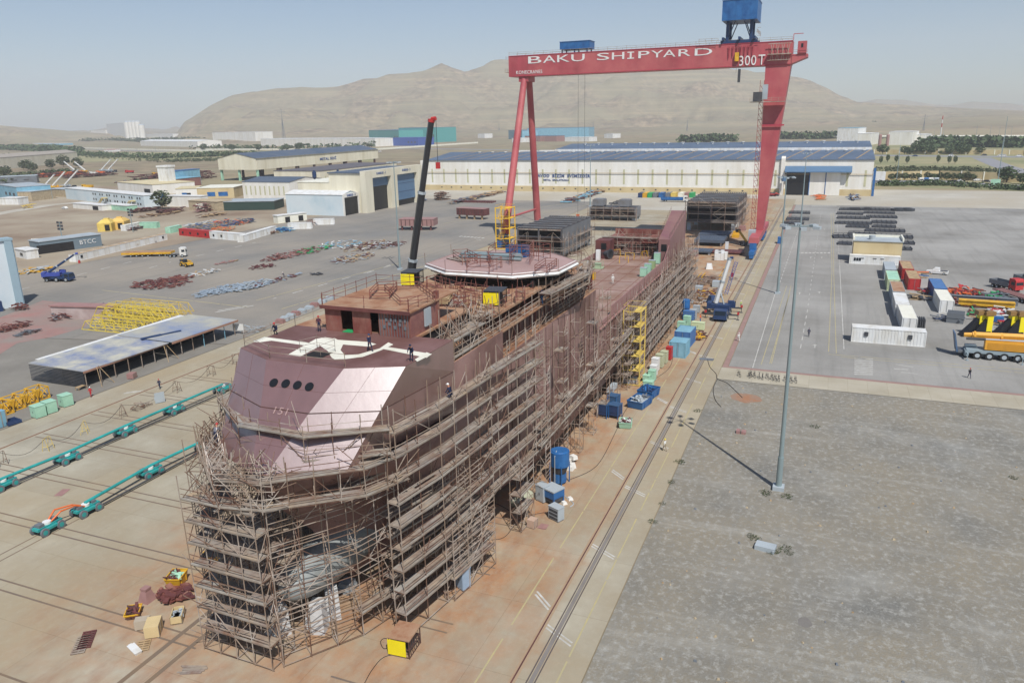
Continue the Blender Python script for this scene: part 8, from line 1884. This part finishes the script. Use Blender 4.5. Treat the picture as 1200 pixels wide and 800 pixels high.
# far poles and pylons
def pole(label, px, py, h, r=.3, m=m_galv, arms=False, group='distant poles'):
    q = G(px, py); b = MB(); b.bar((0, 0, 0), (0, 0, h), r, 6, r*.5)
    if arms:
        for z in (.75, .88): b.bar((0, -h*.16, h*z), (0, h*.16, h*z), r*.5)
        b.bar((0, -h*.07, 0), (0, 0, h*.7), r*.6); b.bar((0, h*.07, 0), (0, 0, h*.7), r*.6)
    return tag(b.build('pylon' if arms else 'pole', m, None, q), label, 'pylon' if arms else 'pole', group)
for i, (px, py, h) in enumerate(((1050, 216, 24), (1169, 215, 40), (1173, 183, 18), (1104, 170, 22), (1142, 172, 26), (1158, 172, 26), (1169, 170, 24), (1183, 170, 24), (120, 181, 16), (151, 182, 16), (183, 182, 16), (62, 179, 20), (1077, 172, 20), (1093, 172, 20), (495, 167, 60), (1001, 195, 10), (27, 160, 14))): pole('thin grey lamp pole standing in the distance beyond the yards', px, py, h, .28)
for i, (px, py, h) in enumerate(((26, 160, 36), (46, 159, 40), (78, 159, 55), (88, 159, 44), (262, 157, 40), (333, 165, 100), (360, 158, 44), (300, 158, 36), (585, 157, 40), (695, 156, 40), (805, 155, 40), (1082, 154, 40))): pole('thin steel pylon on the distant plain', px, py, h, .8 if h < 60 else 1.2, m_grey, True, 'distant pylons')
for i, (px, py) in enumerate(((75, 291), (156, 272))):
    q = G(px, py); t = thing('lamp_cluster', ['left', 'right'][i]+' floodlight cluster pole on the brown dirt yard', 'light mast', q); MB().bar((0, 0, 0), (0, 0, 10), .15).build('pole', m_galv, t)
    for k in range(6): MB().box(0, -.9+1.8*(k % 2), 7+1.2*(k//2), .4, .9, .8).build('floodlight', m_dgrey, t)
# left yard vehicles and heaps
for i, (px, py, an, L, nm) in enumerate(((55, 224, 150, 15, 'left white boomed crane on the far left yard'), (66, 222, 160, 17, 'middle white boomed crane on the far left yard'), (80, 221, 165, 18, 'right white boomed crane on the far left yard'), (86, 203, 20, 15, 'crane with white boom raised left beside the yellow crane'), (98, 203, 20, 15, 'yellow bodied crane with a white boom raised left'), (122, 202, 160, 17, 'crane with a white boom raised right, left of a pair'), (130, 202, 160, 17, 'rightmost crane with a white boom raised right'))):
    yl = i in (1, 4); mobile_crane(nm, G(px, py), R(-80 if an > 90 else 100), m_yellow if yl else m_dgrey, m_white, 4, 14, (38, L, 0, .7, 2), ms=m_yellow if yl else m_lgrey, detail=False, nohook=3)
for i, (px, py, m, nm) in enumerate(((103, 221, m_yellow, 'yellow truck parked behind the two storey office'), (33, 220, m_orange, 'orange loader parked on the far left yard'), (118, 204, m_orange, 'orange truck beside the white boomed cranes'), (110, 205, m_white, 'white truck between the far cranes'), (152, 203, m_redp, 'red truck right of the far cranes'), (184, 206, m_yellow, 'yellow machine left of the barge stack'), (74, 204, m_yellow, 'yellow loader left of the far cranes'))): lorry(nm, G(px, py), R(100), m, 9, 1.5, m)
for i, (px, py, rx, ry, n_, mm, lab, h) in enumerate(((205, 211, 40, 26, 420, [m_darkred, m_brown], 'vast heap of dark red pipe behind the barge side', 9), (170, 214, 26, 12, 170, [m_darkred, m_grey, m_green], 'long heap of rusty profiles left of the white tower', 4), (60, 207, 40, 10, 260, [m_darkred, m_brown, m_orange], 'rusty scrap along the tree belt on the left', 5), (105, 207, 30, 8, 160, [m_darkred, m_brown], 'dark rusty pipes in front of the far cranes', 4),
        (168, 248, 12, 3, 90, [m_darkred, m_brown], 'stack of dark red pipes before the office', 2.6), (201, 249, 10, 3, 80, [m_darkred, m_brown], 'second stack of dark red pipes right of the first', 2.6), (240, 248, 6, 4, 70, [m_pink, m_darkred], 'purplish brush like heap before the stone shed', 6), (190, 252, 16, 3, 50, [m_timber, m_rtube], 'low offcuts strewn before the pipe stacks', 1.5), (250, 253, 10, 2.5, 40, [m_rtube, m_timber], 'low rubble line beside the purplish heap', 1.5), (195, 207, 10, 6, 60, [m_orange, m_yellow], 'orange and yellow frames near the white tower', 6), (32, 244, 4, 2, 14, [m_lyellow], 'pale yellow long crate like heap before the stone shed', 3),
        (160, 288, 10, 1.5, 24, [m_dgrey, m_timber], 'dark line of offcuts behind the white container row', 1.4), (40, 318, 6, 3, 40, [m_yellow, m_lgrey], 'yellow beams lying beyond the rough terrain crane', 1), (157, 269, 5, 1.5, 20, [m_darkred, m_dgrey], 'few dark parts beside the yellow domed tents', 1.5),
        (560, 232, 40, 2, 160, [m_darkred, m_timber, m_grey], 'profiles stacked along the foot of the long hall on the left', 2), (690, 229, 45, 2, 220, [m_grey, m_darkred, m_lblue, m_timber], 'stacks of profiles along the foot of the long hall in the middle', 2.2), (960, 232, 14, 2.5, 60, [m_timber, m_orange], 'tan beams before the sliding doors of the hall', 1.6), (1000, 232, 16, 2.5, 80, [m_dblue, m_lgrey, m_timber], 'blue and grey parts before the right end of the hall', 1.8), (465, 238, 8, 4, 50, [m_rtube, m_pink], 'pink and grey crates inside the open workshop bay entrance', 2.2), (490, 236, 7, 3, 60, [m_dblue, m_lgrey, m_dgrey], 'dark blue parts beside the closed roller door', 2.2), (518, 234, 5, 4, 80, [m_rtube], 'scaffold tower pieces before the long hall', 6),
        (906, 229, 8, 3, 40, [m_redp, m_dblue, m_dgrey], 'red and dark crates left of the hall doorway', 2.2), (725, 238, 12, 3, 30, [m_dgrey], 'scattered dark bars behind the small ship block', .8))):
    heap('material_heap', lab, 'material heap', px, py, rx, ry, n_, mm, h*.7, 5 if rx < 20 else 9, .6 if rx < 20 else 1.0, tubes=.4)
for i, (px, py, m) in enumerate(((127, 270, m_lyellow), (142, 268, mat('ochre_tent', 'd4b060', .08, .5, .7)))):
    t = thing('tank_tent', ['left', 'right'][i]+' pale yellow dome shaped tank with a dark opening on the dirt yard', 'tank', G(px, py), R(-60))
    MB().box(0, 0, 0, 6, 8, 3.6).box(0, 0, 3.6, 6, 8, 1.4, 0, .5, .5).build('shell', m, t); MB().box(0, 0, 5, 2, 2, .5).build('cap', m, t); MB().box(1.2, -4.1, .4, 2, .1, 2.6).build('opening', m_dark, t)
container('small mint container on the brown dirt yard', G(175, 267), R(-75), 9, m_mint, group=None, doors=False)
single('sign', 'blank white board standing by the grey workshop', 'sign', G(45, 290), R(20), m_white, lambda b: (b.box(0, 0, .3, .15, 4.5, 3.2), b.box(0, -2, 0, .15, .15, .3), b.box(0, 2, 0, .15, .15, .3)))
# ================================================================ air: one closed volume round the whole scene
hz = MB().b2(-400, 7600, -7200, 9800, -60, 640).build('haze', [])
hm = bpy.data.materials.new('haze_air'); hm.use_nodes = True; t_ = hm.node_tree; t_.nodes.clear()
pv = t_.nodes.new('ShaderNodeVolumePrincipled'); pv.inputs['Color'].default_value = (.84, .88, .94, 1); pv.inputs['Density'].default_value = .00012; pv.inputs['Anisotropy'].default_value = 0
mo = t_.nodes.new('ShaderNodeOutputMaterial'); t_.links.new(pv.outputs[0], mo.inputs['Volume']); hz.data.materials.append(hm); hz['kind'] = 'stuff'
hz['label'] = 'thin pale haze over the plain'; hz['category'] = 'haze'
